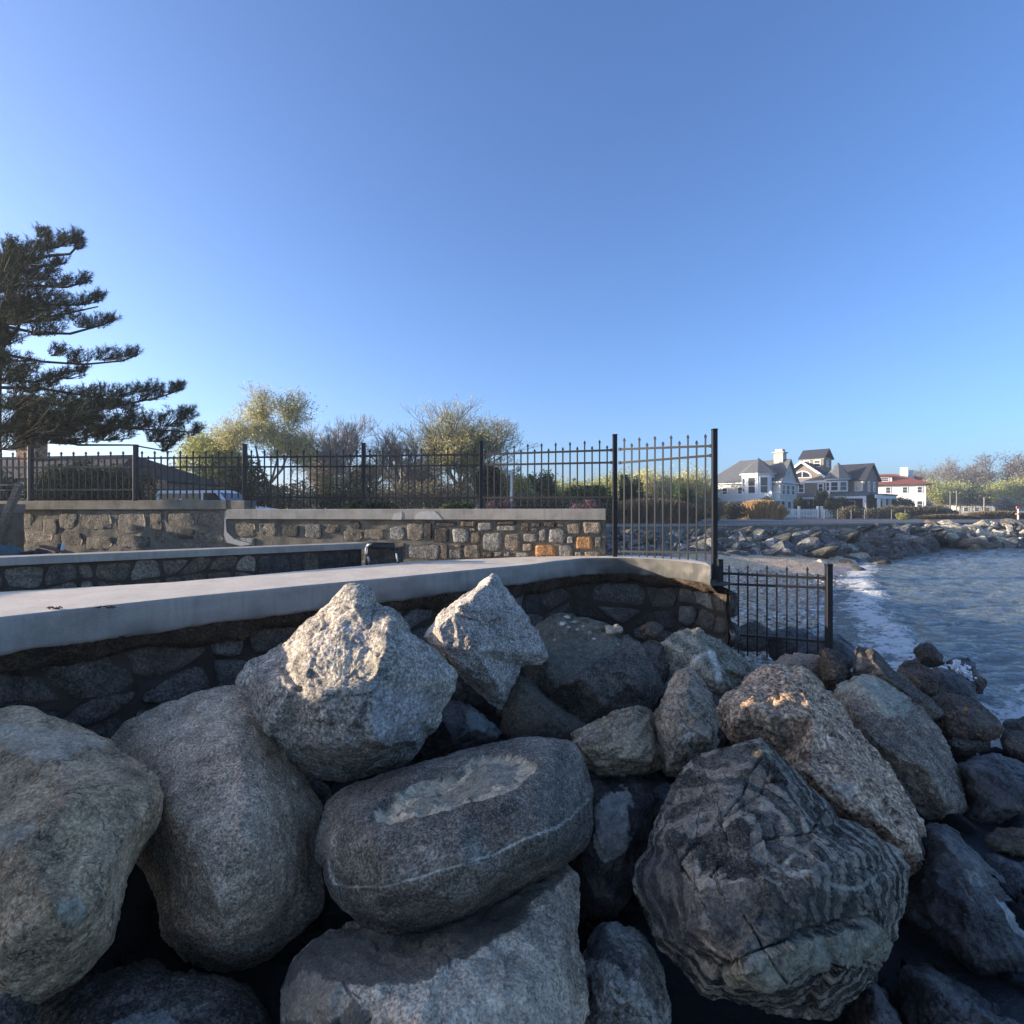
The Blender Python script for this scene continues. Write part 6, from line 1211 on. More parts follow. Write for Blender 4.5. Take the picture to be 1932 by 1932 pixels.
b = MB(); b.tube([(.15,-.6,1.7),(.1,-.6,2.0)], .012, 5); b.build('aerial', M_TY, van)
van.scale = (1.0, 1.0, 1.0)
# ------------------------------------------------------------------ street lamp, poles, picket fence
DLp = 34; lz = zat(884, DLp); lamp = empty('street_lamp', (gx(965,DLp), DLp, GZ), 0, 'white lamp post with two globe lamps behind the boundary fence', 'street lamp')
M_WP = plain('white_metal_paint', (.7,.7,.68), .4); M_GL = plain('frosted_lamp_globe', (.6,.62,.6), .3)
b = MB(); b.tube([(0,0,0),(0,0,lz-GZ-.1)], [.08,.055], 8); b.build('pole', M_WP, lamp, True)
b = MB(); b.tube([(-.42,0,lz-GZ-.25),(-.3,0,lz-GZ-.1),(0,0,lz-GZ-.18),(.3,0,lz-GZ-.1),(.42,0,lz-GZ-.25)], .025, 6); b.build('arm', M_WP, lamp, True)
for s in (-1,1):
    bm = bmesh.new(); bmesh.ops.create_uvsphere(bm, u_segments=14, v_segments=9, radius=.17); me = bpy.data.meshes.new('globe'); bm.to_mesh(me); bm.free(); link('globe', me, M_GL, lamp, (s*.42, 0, lz-GZ-.02))
    b = MB(); b.tube([(s*.42,0,lz-GZ+.14),(s*.42,0,lz-GZ+.2)], [.06,.01], 8); b.build('finial', M_WP, lamp)
M_POLE = plain('grey_timber_pole', (.2,.18,.15), .9, .2, 3)
for u, v0, D, lean, lb in ((1637,948,66,.25,'leaning grey timber post by the road in front of the dark hedge'),(1857,938,70,0,'upright timber post by the road at the right, in front of dry grass'),(1551,930,80,0,'left of two bare timber posts in front of the shingled house porch'),(1565,926,80,0,'right of two bare timber posts in front of the shingled house porch'),
                           (1793,928,110,0,'pale tree stake-like post below the round green tree at the right'),(1805,925,112,0,'second pale post beside the round green tree at the right')):
    h = zat(v0, D) - GZ; b = MB(); b.tube([(0,0,0),(-lean,0,h)], [.13,.10], 8); tag(b.build('timber_post', M_POLE, None, True, (gx(u,D), D, GZ)), lb, 'post')
pf = empty('picket_fence', (gx(1480,72), 72, GZ), 0, 'white picket fence with gate posts in front of the turreted house', 'fence')
for i in range(34):
    x = i*.2 - .2
    if 4.3 < x < 5.0: continue
    B(x, x+.12, 0, .03, .12, 1.25).build('picket', H_WHITE, pf)
B(-.2,4.3,.035,.09,.3,.4).build('rail', H_WHITE, pf); B(-.2,4.3,.035,.09,.95,1.05).build('rail', H_WHITE, pf); B(5.0,6.7,.035,.09,.3,.4).build('rail', H_WHITE, pf); B(5.0,6.7,.035,.09,.95,1.05).build('rail', H_WHITE, pf)
for x in (-.4,1.9,4.35,4.85,6.7): B(x-.12,x+.12,-.1,.14,0,1.6).build('post', H_WHITE, pf)
wf = empty('wire_fence', (gx(1555,66), 66, GZ), 0, 'low rustic post and wire fence along the road in front of the hedge', 'fence')
for i in range(7): b = MB(); b.tube([(i*1.6,0,0),(i*1.6+.03,0,1.2)], .045, 6); b.build('post', M_POLE, wf)
for z in (.5,.85,1.15): b = MB(); b.tube([(0,0,z),(9.6,0,z)], .012, 4); b.build('wire', M_POLE, wf)
bo = MB(); bo.tube([(0,0,0),(0,0,1.2)], .09, 8); lg = empty('orange_marker', (gx(1921,64), 64, GZ), 0, 'orange and white marker stand at the far right by the road', 'marker'); M_OR = plain('orange_plastic', (.75,.2,.06), .5)
bo.build('pole', M_WP, lg); B(-.2,.2,-.06,.06,1.21,1.5).build('sign_plate', M_OR, lg); B(-.2,.2,-.15,.15,.55,.68).build('shelf', M_OR, lg)

# ------------------------------------------------------------------ vegetation
def leafmat(name, c, var=.45, tr=.38):
    k = NB(name); v = k.coord(False); n = k.noise(v, 1.1, 3); n2 = k.noise(v, 14, 2); f = k.math('ADD', k.math('MULTIPLY', n, .5), k.math('MULTIPLY', n2, .5))
    col = k.ramp(f, [(.32, tuple(x*(1-var) for x in c)), (.5, c), (.68, tuple(min(1, x*(1+var)) for x in c))])
    k.l(col, k.b.inputs['Base Color']); k.b.inputs['Roughness'].default_value = .8; k.b.inputs['Specular IOR Level'].default_value = .15
    t = k.n('ShaderNodeBsdfTranslucent'); k.l(col, t.inputs[0]); m = k.n('ShaderNodeMixShader'); m.inputs[0].default_value = tr; k.l(k.b.outputs[0], m.inputs[1]); k.l(t.outputs[0], m.inputs[2]); k.l(m.outputs[0], k.out.inputs[0]); return k.m
L_YEL = leafmat('budding_yellow_leaf', (.62,.56,.24)); L_YG = leafmat('spring_yellow_green_leaf', (.42,.42,.15)); L_GRN = leafmat('green_leaf', (.10,.135,.045)); L_DK = leafmat('dark_evergreen_leaf', (.05,.066,.034)); L_PINE = leafmat('pine_needle', (.03,.045,.022), .5, .15)
L_BR = leafmat('brown_bud', (.27,.22,.17)); L_GOLD = leafmat('golden_dry_grass', (.5,.33,.14), .35); L_PINK = leafmat('pink_blossom', (.24,.13,.135)); L_HEDGE = leafmat('brown_green_hedge', (.2,.175,.105)); L_REED = leafmat('dry_reed', (.30,.22,.12), .4); L_MAR = leafmat('maroon_leaf', (.10,.045,.04)); L_GREY = leafmat('grey_bud', (.34,.30,.25))
BARK = plain('grey_bark', (.17,.145,.115), .9, .3, 6); BARK_D = plain('dark_bark', (.055,.045,.038), .9, .3, 6); BARK_L = plain('pale_bark', (.30,.265,.23), .9, .25, 6)
def tubes(segs, n=4):       # segs: list of (p0, p1, r0, r1)
    P0_ = np.array([s[0] for s in segs]); P1_ = np.array([s[1] for s in segs]); R0 = np.array([s[2] for s in segs]); R1 = np.array([s[3] for s in segs])
    d = P1_ - P0_; d /= np.maximum(np.linalg.norm(d, axis=1), 1e-9)[:, None]; up = np.where(np.abs(d[:, 2:3]) < .9, np.array([[0,0,1.]]), np.array([[1.,0,0]])); a = np.cross(d, up); a /= np.linalg.norm(a, axis=1)[:, None]; b = np.cross(d, a)
    t = 2*np.pi*np.arange(n)/n; ring = a[:, None]*np.cos(t)[None, :, None] + b[:, None]*np.sin(t)[None, :, None]
    V = np.concatenate([P0_[:, None] + ring*R0[:, None, None], P1_[:, None] + ring*R1[:, None, None]], 1).reshape(-1, 3)
    k_ = np.arange(n); k2 = (k_+1) % n; q = np.stack([k_, k2, n+k2, n+k_], 1); F_ = (q[None] + (np.arange(len(segs))*2*n)[:, None, None]).reshape(-1, 4); return V, F_
def leaves(P, s, seed, var=.5, up=0):   # small bent quads at points
    r = np.random.RandomState(seed); n = len(P); s = s*(1 - var/2 + var*r.rand(n)); a = r.normal(size=(n,3)); a /= np.linalg.norm(a, axis=1)[:, None]; b = r.normal(size=(n,3)); b -= (b*a).sum(1)[:, None]*a; b /= np.linalg.norm(b, axis=1)[:, None]
    if up: a[:,2] = np.abs(a[:,2]) + up; a /= np.linalg.norm(a, axis=1)[:, None]; b -= (b*a).sum(1)[:, None]*a; b /= np.linalg.norm(b, axis=1)[:, None]
    a = a*s[:, None]; b = b*(s*.55)[:, None]; V = np.stack([P - a, P + b, P + a, P - b], 1).reshape(-1, 3); F_ = np.arange(4*n).reshape(n, 4); return V, F_
def grow(seed, levels=5, kids=(3,3,3,3,3), spread=.6, upw=.25, ratio=.72, trunk=.3, curve=.25, L0=1.0, gol=.0):
    r = np.random.RandomState(seed); segs = []; tips = []
    def br(p, d, L, rad, lv):
        n = 3; q = p.copy(); dd = d.copy()
        for i in range(n):
            dd = dd + r.normal(size=3)*curve*.35 + np.array([0,0,upw*.3]); dd /= np.linalg.norm(dd); q2 = q + dd*L/n; segs.append((q, q2, rad*(1-.25*i/n), rad*(1-.25*(i+1)/n), lv)); q = q2
            if lv >= levels-2: tips.append(q)
            if lv >= 1 and lv < levels and i < n-1 and r.rand() < .55: 
                a = r.normal(size=3); a -= a.dot(dd)*dd; a /= np.linalg.norm(a); br(q.copy(), (dd + a*spread*1.2)/1.0, L*ratio*.75, rad*.5, lv+1)
        if lv < levels:
            kk = kids[min(lv, len(kids)-1)]; ph = r.rand()*6.28; u = np.cross(dd, [1,0,.1]); u /= np.linalg.norm(u); w_ = np.cross(dd, u)
            for j in range(kk):
                a = ph + 6.283*j/kk + r.normal()*.3; nd = dd + (u*math.cos(a) + w_*math.sin(a))*spread*(.7 + .6*r.rand()); nd /= np.linalg.norm(nd); br(q.copy(), nd, L*ratio*(.8 + .4*r.rand()), rad*.62, lv+1)
    br(np.array([0,0,0.]), np.array([r.normal()*.05,r.normal()*.05,1.]), L0*trunk*3, .075, 0)
    return segs, np.array(tips)
def tree(label, u, D, vtop, halfw, leaf, bark=BARK, seed=1, levels=5, nleaf=6000, ls=.07, spread=.6, upw=.25, ratio=.72, trunk=.25, kids=(3,3,3,3,3), name='tree', cat='tree', group=None, rmin=.009, vbase=None, jit=.35, thick=1.0, fill=0, curve=.25):
    H_ = zat(vtop, D) - GZ; W = halfw/FP*D; segs, tips = grow(seed, levels, kids, spread, upw, ratio, trunk, curve)
    A = np.array([s[1] for s in segs]); zmax = A[:,2].max(); rx = np.quantile(np.abs(A[:,0]), .985); ry = np.quantile(np.abs(A[:,1]), .985)
    S = np.array([W/rx, W/ry, H_/zmax]); tr = empty(name, (gx(u,D), D, GZ - .05), 0, label, cat, group)
    sc = H_/zmax; S2 = [(s[0]*S, s[1]*S, max(rmin, s[2]*sc*.45*thick), max(rmin*.8, s[3]*sc*.45*thick)) for s in segs]; lv = np.array([s[4] for s in segs])
    lo = [s for s, l in zip(S2, lv) if l <= 1]; hi = [s for s, l in zip(S2, lv) if l > 1]
    V, F_ = tubes(lo, 7); link('trunk', fmesh('trunk', V, F_), bark, tr)
    if hi: V, F_ = tubes(hi, 3); link('branches', fmesh('branches', V, F_), bark, tr)
    if nleaf:
        r = np.random.RandomState(seed + 99); T_ = tips*S; P = T_[r.randint(len(T_), size=nleaf)] + r.normal(size=(nleaf,3))*jit*np.array([1,1,.8])
        if fill: P[:fill] = P[:fill]*np.array([.9,.9,1]) - np.array([0,0,1])*r.rand(fill, 1)*H_*.25
        P[:,2] = np.maximum(P[:,2], .1); V, F_ = leaves(P, ls, seed); link('crown', fmesh('crown', V, F_, False), leaf, tr)
    return tr
def tree_lobes(label, u, D, lobes, leaf, bark, seed, nleaf, ls, fork=.35, name='tree', cat='tree'):
    """trunk with limbs that each carry a fan of twigs inside one lobe of the crown"""
    tr = empty(name, (gx(u,D), D, GZ - .05), 0, label, cat); o0 = np.array([gx(u,D), D, GZ]); r = np.random.RandomState(seed); top = max(zat(l[1], D) for l in lobes) - GZ
    lo = []; hi = []; lp_ = []; fk = np.array([0, 0, top*fork]); lo.append((np.zeros(3), fk, top*.022, top*.018))
    for (cu, cv, rw, rh) in lobes:
        c = np.array([gx(cu,D)-o0[0], r.normal()*.4, zat(cv,D)-GZ]); W = rw/FP*D; H_ = rh/FP*D; b0 = c - np.array([0,0,H_*1.25]); m = (fk + b0)/2 + np.array([(b0[0]-fk[0])*.15, 0, -.1]) 
        b0[2] = max(b0[2], fk[2]*.9); lo += [(fk, m, top*.013, top*.010), (m, b0, top*.010, top*.008)]
        sg, tp = grow(int(r.randint(1000)), 5, (4,3,3,3,3), .5, .2, .74, .12, .25); A = np.array([q[1] for q in sg]); S = np.array([W/np.quantile(abs(A[:,0]), .98), W/np.quantile(abs(A[:,1]), .98), (c[2]+H_-b0[2])/A[:,2].max()])
        for q in sg: (lo if q[4] == 0 else hi).append((q[0]*S+b0, q[1]*S+b0, max(.007, q[2]*top*.05), max(.006, q[3]*top*.05)))
        T_ = tp*S + b0; n = int(nleaf*W*H_/sum(l[2]*l[3]/FP/FP*D*D for l in lobes)); P = T_[r.randint(len(T_), size=n)] + r.normal(size=(n,3))*.24; lp_.append(P)
    V, F_ = tubes(lo, 7); link('trunk', fmesh('trunk', V, F_), bark, tr); V, F_ = tubes(hi, 3); link('branches', fmesh('branches', V, F_), bark, tr)
    V, F_ = leaves(np.concatenate(lp_), ls, seed); link('crown', fmesh('crown', V, F_, False), leaf, tr); return tr
def bush(label, u, D, vtop, halfw, leaf, seed=1, n=5000, ls=.06, vbase=None, name='shrub', cat='shrub', group=None, dep=1.0, lobes=6, up=0, stems=True):
    H_ = zat(vtop, D) - GZ; W = halfw/FP*D; r = np.random.RandomState(seed); tr = empty(name, (gx(u,D), D, GZ), 0, label, cat, group)
    C = np.stack([r.uniform(-.7,.7,lobes)*W, r.uniform(-.5,.5,lobes)*W*dep, H_*(.35+.35*r.rand(lobes))], 1); R_ = np.stack([W*(.35+.2*r.rand(lobes)), W*dep*(.4+.2*r.rand(lobes)), H_*(.28+.14*r.rand(lobes))], 1)
    C[0] = (0,0,H_*.45); R_[0] = (W*.8, W*dep*.8, H_*.48); k_ = r.randint(lobes, size=n); q = r.normal(size=(n,3)); q /= np.linalg.norm(q, axis=1)[:, None]; q *= (.55+.45*r.rand(n,1)**.5)*(1 + .12*r.normal(size=(n,1))); P = C[k_] + q*R_[k_]; P[:,2] = np.clip(P[:,2], .03, H_*1.02)
    V, F_ = leaves(P, ls, seed, up=up); link('foliage', fmesh('foliage', V, F_, False), leaf, tr)
    if stems:
        sg = [(np.array([r.normal()*.08*W, r.normal()*.05, 0]), P[i]*.9, .03, .008) for i in r.randint(n, size=40)]; V, F_ = tubes(sg, 3); link('stem', fmesh('stem', V, F_), BARK_D, tr)
    return tr
# trees behind the boundary fence
tree_lobes('tall twin-topped tree in yellow spring leaf left of the bare trees', 506, 36, [(482,775,38,52),(548,785,36,50),(455,830,44,50),(515,850,62,62),(550,860,40,50),(516,812,40,44)], L_YEL, BARK, 4, 19000, .062)
tree('smaller yellowish tree between the pine and the tall twin-topped tree', 420, 38, 806, 62, L_YG, BARK, 9, 5, 18000, .09, .6, .25, .72, .2, jit=.3)
tree('wide leafless tree with pale grey twigs, left of the two bare ones', 655, 38, 770, 108, L_GREY, BARK_L, 12, 6, 1800, .04, .5, .2, .75, .16, thick=.9, kids=(4,3,3,3,3,3))
tree('leafless multi-stemmed tree right of the first bare one, behind the middle fence post', 742, 40, 800, 84, L_GREY, BARK_L, 17, 6, 1200, .04, .55, .25, .74, .12, kids=(4,3,3,3,3,3))
tree('round fan-shaped tree with fresh yellow-green buds, right of the bare trees', 868, 36, 760, 100, L_YEL, BARK, 21, 6, 24000, .052, .46, .3, .76, .14, kids=(5,3,3,3,3,3), jit=.14)
bush('yellow-green bush right below the pine branches behind the fence', 335, 33, 868, 48, L_YG, 31, 7000, .08)
bush('large dark evergreen bush behind the white van', 430, 30, 862, 70, L_DK, 32, 9000, .08, lobes=8)
bush('dark evergreen behind the fence below the twin-topped tree', 545, 31, 902, 60, L_HEDGE, 33, 3600, .08, lobes=8)
bush('dark green conifer hedge below the bare trees', 650, 32, 892, 58, L_DK, 34, 4200, .08, lobes=9)
bush('brownish hedge with dark leaves, right of the conifer hedge', 742, 33, 905, 50, L_HEDGE, 35, 3200, .08, lobes=9)
bush('dark leafy thicket under the fan-shaped tree', 835, 34, 893, 62, L_HEDGE, 36, 3800, .08, lobes=9)
bush('dark evergreen right of the fan-shaped tree', 925, 38, 872, 34, L_DK, 37, 6000, .08, lobes=6)
bush('low dark green ground shrubs along the middle of the boundary fence', 700, 16, 946, 60, L_DK, 38, 6000, .05, dep=.2, lobes=10)
bush('low leafy shrubs along the boundary fence below the fan-shaped tree', 850, 16, 947, 60, L_GRN, 39, 5000, .05, dep=.2, lobes=10)
bush('bright green tree behind the white lamp post', 990, 40, 896, 28, L_YG, 40, 6000, .09, cat='tree', name='tree')
bush('tall dark green tree just right of the white lamp post', 1022, 44, 884, 40, L_GRN, 41, 7000, .1, cat='tree', name='tree', lobes=8)
bush('dark evergreen mass behind the lamp post', 965, 48, 880, 34, L_DK, 42, 7000, .1, cat='tree', name='tree', lobes=7)
tree('thin yellow-green tree behind the right part of the boundary fence', 1062, 50, 903, 40, L_YG, BARK, 43, 5, 6000, .1, .6, .2, .72, .15)
tree('olive tree beyond the right end of the boundary fence', 1112, 52, 908, 38, L_YG, BARK, 44, 5, 6000, .1, .6, .2, .72, .15)
bush('maroon-leaved tree top behind the fence near the square post', 1085, 60, 905, 14, L_MAR, 45, 2500, .1, cat='tree', name='tree')
bush('pink flowering shrubs behind the fence near the lamp post', 940, 30, 944, 32, L_PINK, 46, 4000, .05, dep=.5)
bush('pink flowering shrubs behind the fence left of the square post', 1095, 30, 945, 42, L_PINK, 47, 4500, .05, dep=.5)
bush('dark hedge running behind the pink shrubs', 1020, 36, 930, 120, L_HEDGE, 48, 12000, .09, dep=.3, lobes=14)
bush('mixed green shrubs behind the pink shrubs left of the square post', 1105, 38, 918, 55, L_GRN, 49, 6000, .09, dep=.4)
bush('dark conifer rising right of the square post', 1187, 44, 898, 22, L_DK, 50, 5000, .09, cat='tree', name='tree')
for i, (u, vt, hw, D, lf_, lb) in enumerate(((1150,893,46,75,L_YG,'pale yellow-green tree behind the square post'),(1205,890,44,80,L_YEL,'yellowish tree behind the tall picket panel, left one'),(1245,893,40,82,L_YG,'olive-yellow tree behind the middle of the tall picket panel'),(1292,884,44,85,L_YEL,'tallest yellowish tree behind the tall picket panel'),(1335,898,30,88,L_YG,'yellow-green tree just left of the turreted house'))):
    tree(lb, u, D, vt, hw, lf_, BARK, 60+i, 5, 8000, .15, .6, .2, .72, .16, rmin=.02, jit=.7)
    bush('brushy undergrowth at the foot of the yellowish trees, clump %s' % ('left of the square post','behind the square post','behind the first pickets','behind the middle pickets','beside the tall right post')[i], u, D-4, vt+42, hw+6, (L_REED, L_HEDGE, L_REED, L_HEDGE, L_GRN)[i], 70+i, 6000, .14, dep=.5)
bush('young pine tree with open branches behind the tall picket panel', 1290, 50, 905, 24, L_GRN, 80, 3000, .1, cat='tree', name='tree', lobes=9)
for i, (u, vt, hw, lb) in enumerate(((590,842,52,'twiggy brown thicket tree below the left bare tree'),(700,850,55,'twiggy brown thicket tree between the two bare trees'),(790,858,48,'twiggy brown thicket tree left of the fan-shaped tree'),(915,862,40,'twiggy olive tree right of the fan-shaped tree'))):
    tree(lb, u, 44, vt, hw, (L_BR, L_HEDGE, L_BR, L_YG)[i], BARK, 190+i, 6, 5000, .06, .55, .2, .75, .1, kids=(4,3,3,3,3,3), jit=.3)
# dry reeds and golden grass
def reeds(label, u, D, vtop, halfw, leaf, seed, n, name='tall_grass', cat='grass', dep=1.0, wd=.02, lean=.25, kind=None, base=None):
    H_ = zat(vtop, D) - GZ; W = halfw/FP*D; r = np.random.RandomState(seed); x = r.uniform(-1,1,n); y = r.uniform(-1,1,n)*dep
    prof_ = np.sqrt(np.clip(1 - (x*.92)**2, 0, 1)); h = H_*prof_*(.7 + .35*r.rand(n)); P = np.stack([x*W*.75, y*W*.5, np.zeros(n)], 1)
    tip = P + np.stack([x*W*.3 + r.normal(size=n)*lean*.5, r.normal(size=n)*lean, h], 1); mid = (P+tip)/2 + np.stack([x*0-.02, x*0, h*.08], 1); wv_ = np.stack([np.cos(r.rand(n)*6.28), np.sin(r.rand(n)*6.28), np.zeros(n)], 1)*wd
    V = np.stack([P-wv_, P+wv_, mid+wv_*.8, mid-wv_*.8, tip+wv_*1.2, tip-wv_*1.2], 1).reshape(-1, 3); b_ = np.arange(n)[:, None]*6; F_ = np.concatenate([b_ + np.array([[0,1,2,3]]), b_ + np.array([[3,2,4,5]])])
    o = link(name, fmesh(name, V, F_, False), leaf, None, (gx(u,D), D, GZ if base is None else base)); return tag(o, label, cat, kind=kind)
reeds('large golden clump of dry ornamental grass in front of the turreted house', 1434, 62, 944, 44, L_GOLD, 90, 5000, wd=.03, lean=.2)
reeds('brown dry reeds behind the far sea wall, seen through the pickets', 1225, 42, 942, 110, L_REED, 91, 7000, wd=.02, dep=.3)
bush('small golden brown shrub beside the low gate post, above the far sea wall', 1352, 50, 945, 22, L_REED, 92, 2500, .06)
for i, (u, vt, hw, D, lf_, lb) in enumerate(((1378,945,24,60,L_HEDGE,'dark shrub left of the golden grass clump'),(1515,938,16,74,L_DK,'dark evergreen in front of the shingled house, left end'),(1548,926,14,74,L_DK,'dark narrow evergreen before the shingled house porch'),(1580,936,20,72,L_DK,'dark evergreen right of the timber posts'),(1600,955,24,68,L_HEDGE,'low brown shrub before the porch'),
    (1650,941,30,92,L_HEDGE,'brown hedge below the red-roofed house, left part'),(1640,938,16,90,L_HEDGE,'bare-looking shrub before the red-roofed house, left'),(1672,936,16,90,L_HEDGE,'bare-looking shrub before the red-roofed house, middle'),(1700,938,26,90,L_HEDGE,'bare-looking shrub before the red-roofed house, right'),(1700,952,34,78,L_HEDGE,'brown hedge along the road, middle part'),(1760,955,46,80,L_HEDGE,'brown hedge along the road, right part'),
    (1705,969,12,62,L_YG,'small round yellow-green bush by the roadside'),(1440,938,30,76,L_HEDGE,'twiggy shrub under the balcony of the turreted house'),(1405,948,24,70,L_HEDGE,'dark shrub against the left of the turreted house'),(1898,938,26,90,L_GREY,'pale grey bush near the orange marker'),(1620,955,20,72,L_DK,'dark shrub at the corner of the porch'))):
    bush(lb, u, D, vt, hw, lf_, 110+i, 4500, .12, dep=.6, lobes=7)
bush('long low hedge of dark shrubs beside the road', 1700, 70, 957, 85, L_HEDGE, 130, 12000, .12, dep=.12, lobes=18)
reeds('tan dry grass bordering the road at the right', 1880, 66, 964, 62, L_REED, 93, 6000, dep=.2, wd=.03)
reeds('tan dry grass along the foot of the hedge', 1790, 64, 970, 60, L_REED, 94, 4000, dep=.2, wd=.03)
# far right trees
for i, (u, vt, hw, D, lf_, bk_, nl, lb) in enumerate(((1765,905,46,150,L_YG,BARK,14000,'broad round tree in olive green leaf right of the red-roofed house'),(1812,918,36,155,L_YG,BARK,9000,'olive green tree right of the broad round one'),(1738,876,22,190,L_GREY,BARK,2500,'slender grey tree top above the broad round tree'),(1792,862,32,185,L_GREY,BARK,3500,'tall thin-crowned bare tree in the middle of the distant row'),
    (1836,878,36,180,L_BR,BARK,4500,'brownish budding tree in the distant row'),(1893,852,52,175,L_BR,BARK_D,8000,'tallest wide bare tree at the right of the distant row'),(1945,862,40,175,L_BR,BARK_D,5000,'bare tree at the right edge of the distant row'),(1915,905,44,140,L_YG,BARK_D,10000,'fresh green tree at the right edge'),
    (1855,915,36,150,L_GRN,BARK_D,7000,'darker green tree between the olive tree and the fresh green one'),(1660,900,12,230,L_GREY,BARK,900,'faint bare tree top left above the red roof'),(1708,896,12,220,L_DK,BARK,1800,'small dark tree right of the white chimney'),(1688,900,14,230,L_GREY,BARK,1200,'faint bare tree top behind the white chimney'),(1975,900,50,150,L_YG,BARK,6000,'green tree just beyond the right edge'))):
    tree(lb, u, D, vt, hw, lf_, bk_, 140+i, 5, nl, .22, .62, .2, .74, .17, rmin=.04, jit=.9)
bush('distant wooded shore behind the houses at the right', 1860, 215, 925, 110, L_HEDGE, 160, 14000, .5, dep=.2, lobes=20, name='woods', cat='woods', stems=False)['kind'] = 'stuff'
bush('distant wooded skyline behind the tall picket panel', 1240, 130, 905, 130, L_HEDGE, 161, 16000, .3, dep=.15, lobes=20, name='woods', cat='woods', stems=False)['kind'] = 'stuff'
bush('distant wooded skyline behind the boundary fence', 780, 80, 915, 420, L_HEDGE, 162, 16000, .22, dep=.05, lobes=40, name='woods', cat='woods', stems=False)['kind'] = 'stuff'

# ------------------------------------------------------------------ pine
DP = 13.5; pu = lambda x, y, dd=0: np.array(at(x*.33069, 383.3 + y*.33069, DP + dd))
px = gx(-18, DP); pine = empty('pine_tree', (px, DP, GZ), 0, 'large dark pine with layered branches reaching in from the left edge', 'tree'); p0 = np.array([px, DP, GZ])
trk = [(np.array([px, DP, GZ]), pu(-60,1300), .26, .22), (pu(-60,1300), pu(-45,1000), .22, .18), (pu(-45,1000), pu(-20,830), .18, .15), (pu(-20,830), pu(15,760), .15,.12), (pu(15,760), pu(20,640), .12, .10), (pu(20,640), pu(60,480), .10, .07), (pu(60,480), pu(150,330), .07, .05), (pu(150,330), pu(230,210), .05, .03)]
LM = [((15,800),(90,740),(130,650),(330,640),(560,590)),((20,700),(200,740),(400,745),(600,690),(655,655)),((-10,840),(60,870),(250,905),(480,920),(700,900),(790,865)),((-30,960),(60,900),(120,900),(200,900)),((-40,1000),(200,1020),(400,960),(490,950)),((-45,1050),(250,1060),(500,1100),(750,1140),(900,1110),(1050,1060)),
      ((-50,1150),(250,1200),(500,1260),(800,1290),(1000,1300),(1140,1310)),((-50,1250),(200,1330),(450,1380),(750,1380),(980,1420)),((60,480),(200,470),(380,480),(520,440)),((50,560),(250,580),(450,580),(580,530)),((110,400),(240,360),(380,340)),((150,330),(280,300),(400,290),(465,220)),((100,420),(60,330),(70,240)),((200,260),(330,250),(430,180)),((20,640),(-60,560),(-120,480)),((-50,1300),(-200,1250),(-350,1280)),((-40,1000),(-200,960),(-350,940)),((0,800),(-200,760),(-350,700))]
rp = random.Random(5); lseg = []
for lm in LM:
    n = len(lm); dd = rp.uniform(-.5,.5); pts = [pu(x, y, dd*i/(n-1)*1.6) for i, (x, y) in enumerate(lm)]
    for i in range(n-1): lseg.append((pts[i], pts[i+1], .034*(1-i/n)+.008, .034*(1-(i+1)/n)+.008))
V, F_ = tubes([(a-p0, b-p0, c, d) for a, b, c, d in trk], 10); link('trunk', fmesh('trunk', V, F_), BARK_D, pine)
V, F_ = tubes([(a-p0, b-p0, c, d) for a, b, c, d in lseg], 6); link('limbs', fmesh('limbs', V, F_), BARK_D, pine)
PADS = [(80,330,100,80),(170,300,90,70),(280,230,75,50),(380,225,65,30),(430,200,35,22),(445,245,30,25),(235,175,35,25),(60,250,50,35),(60,450,110,80),(220,400,110,60),(330,345,55,18),(150,520,150,50),(330,460,110,28),(470,450,55,20),(250,570,170,45),(480,565,85,22),(560,545,30,20),(60,600,100,60),(330,640,140,40),(530,690,110,26),(620,668,40,18),(260,725,110,38),(100,660,90,45),
 (640,875,120,28),(760,865,35,16),(450,890,80,28),(320,855,60,22),(110,940,120,60),(0,900,60,60),(400,985,85,25),(460,950,35,14),(300,1010,60,25),(200,1040,150,45),(60,1000,80,40),(550,1085,100,30),(700,1085,110,26),(850,1062,85,18),(970,1068,70,16),(1020,1060,30,12),(860,1110,90,22),(400,1120,140,45),(650,1150,120,28),(740,1180,50,20),(250,1250,190,80),(500,1200,140,55),(0,1250,120,90),(400,1330,200,55),(800,1255,110,45),(1000,1240,100,45),(1060,1210,40,30),(1120,1310,40,20),
 (950,1330,130,42),(650,1320,120,45),(100,1370,150,50),(960,1395,50,30),(-150,500,120,90),(-160,700,120,60),(-180,950,140,70),(-180,1200,150,110),(450,1235,140,50),(560,1290,120,50),(700,1250,90,40),(60,780,70,40),(-60,850,90,90),(150,1130,170,60),(330,1190,150,50),(250,1290,220,60),(560,1150,120,40),(150,640,140,60),(20,380,70,90)]
r = np.random.RandomState(3); C_ = []; tw_ = []
for (cx, cy, rx, ry) in PADS:
    n = int(12 + rx*ry/92)
    a = r.uniform(0, 6.283, n); q = np.sqrt(r.rand(n)); x = cx + rx*q*np.cos(a); y = cy + ry*q*np.sin(a) - 4; dd = r.normal(size=n)*.45*min(1.6, rx/80)
    for i in range(n):
        tip = pu(x[i], y[i], dd[i]); C_.append(tip)
        if i % 2 == 0: root = pu(cx - rx*.5 + (x[i]-cx)*.4, cy + ry*.75, dd[i]*.4); tw_.append((root - p0, tip - p0, .012, .005))
C_ = np.array(C_) - p0; V, F_ = tubes(tw_, 3); link('twigs', fmesh('twigs', V, F_), BARK_D, pine)
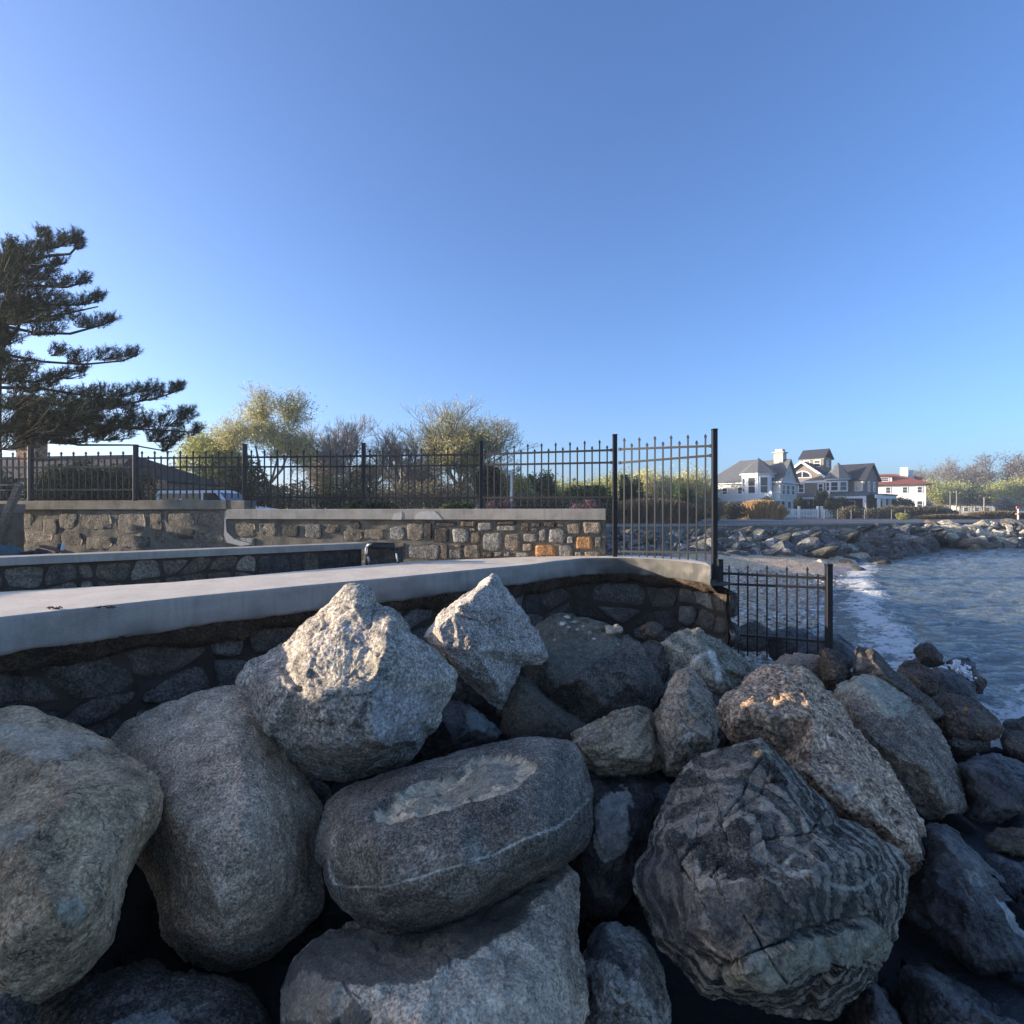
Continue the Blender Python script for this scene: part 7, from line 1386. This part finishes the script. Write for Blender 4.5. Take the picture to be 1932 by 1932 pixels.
# needle tufts: each a spray of thin blades bent upward
nt_ = 34; N_ = len(C_); ax = r.normal(size=(N_,1,3))*.45; ax[...,2] = np.abs(ax[...,2]) + .45; ax[...,0] += .35; ax /= np.linalg.norm(ax, axis=-1)[..., None]
rad_ = r.normal(size=(N_, nt_, 3)); rad_ -= (rad_*ax).sum(-1)[..., None]*ax; rad_ /= np.linalg.norm(rad_, axis=-1)[..., None]; D_ = ax*.75 + rad_*.75; D_ /= np.linalg.norm(D_, axis=-1)[..., None]
Ln = .1*(.7 + .6*r.rand(N_, nt_, 1)); B0 = C_[:, None] + ax*(.24*r.rand(N_, nt_, 1) - .06); T1 = B0 + D_*Ln; Sd = np.cross(D_, r.normal(size=(N_, nt_, 3))); Sd /= np.linalg.norm(Sd, axis=-1)[..., None]; Sd *= .0052
V = np.stack([B0 - Sd, B0 + Sd, T1], 2).reshape(-1, 3); link('needles', fmesh('needles', V, np.arange(len(V)).reshape(-1, 3), False), L_PINE, pine)
# shrubs in front of the house at left
bush('dark spreading yew below the pine, in front of the pale house wall', 150, 17, 868, 95, L_DK, 180, 20000, .05, dep=.4, lobes=12)
bush('dark evergreen shrub at the foot of the pine, left edge', 10, 16, 880, 55, L_DK, 181, 10000, .05, dep=.5, lobes=8)
bush('dark evergreen shrub right of the yew, in front of the stub chimney', 232, 17.5, 878, 50, L_DK, 182, 6000, .05, dep=.5, lobes=8)

# ------------------------------------------------------------------ air
hz_ = MB().box(-640, 930, -310, 920, -2.5, 19).build('haze', None); hz_.data.materials.clear()
hm = bpy.data.materials.new('pale_air'); hm.use_nodes = True; hn = hm.node_tree; hn.nodes.clear(); ho = hn.nodes.new('ShaderNodeOutputMaterial'); hv = hn.nodes.new('ShaderNodeVolumePrincipled')
hv.inputs['Color'].default_value = (.86, .90, .96, 1); hv.inputs['Density'].default_value = .0009; hv.inputs['Anisotropy'].default_value = .3; hn.links.new(hv.outputs[0], ho.inputs['Volume'])
hz_.data.materials.append(hm); hz_['kind'] = 'stuff'; hz_['label'] = 'pale spring haze over the bay'
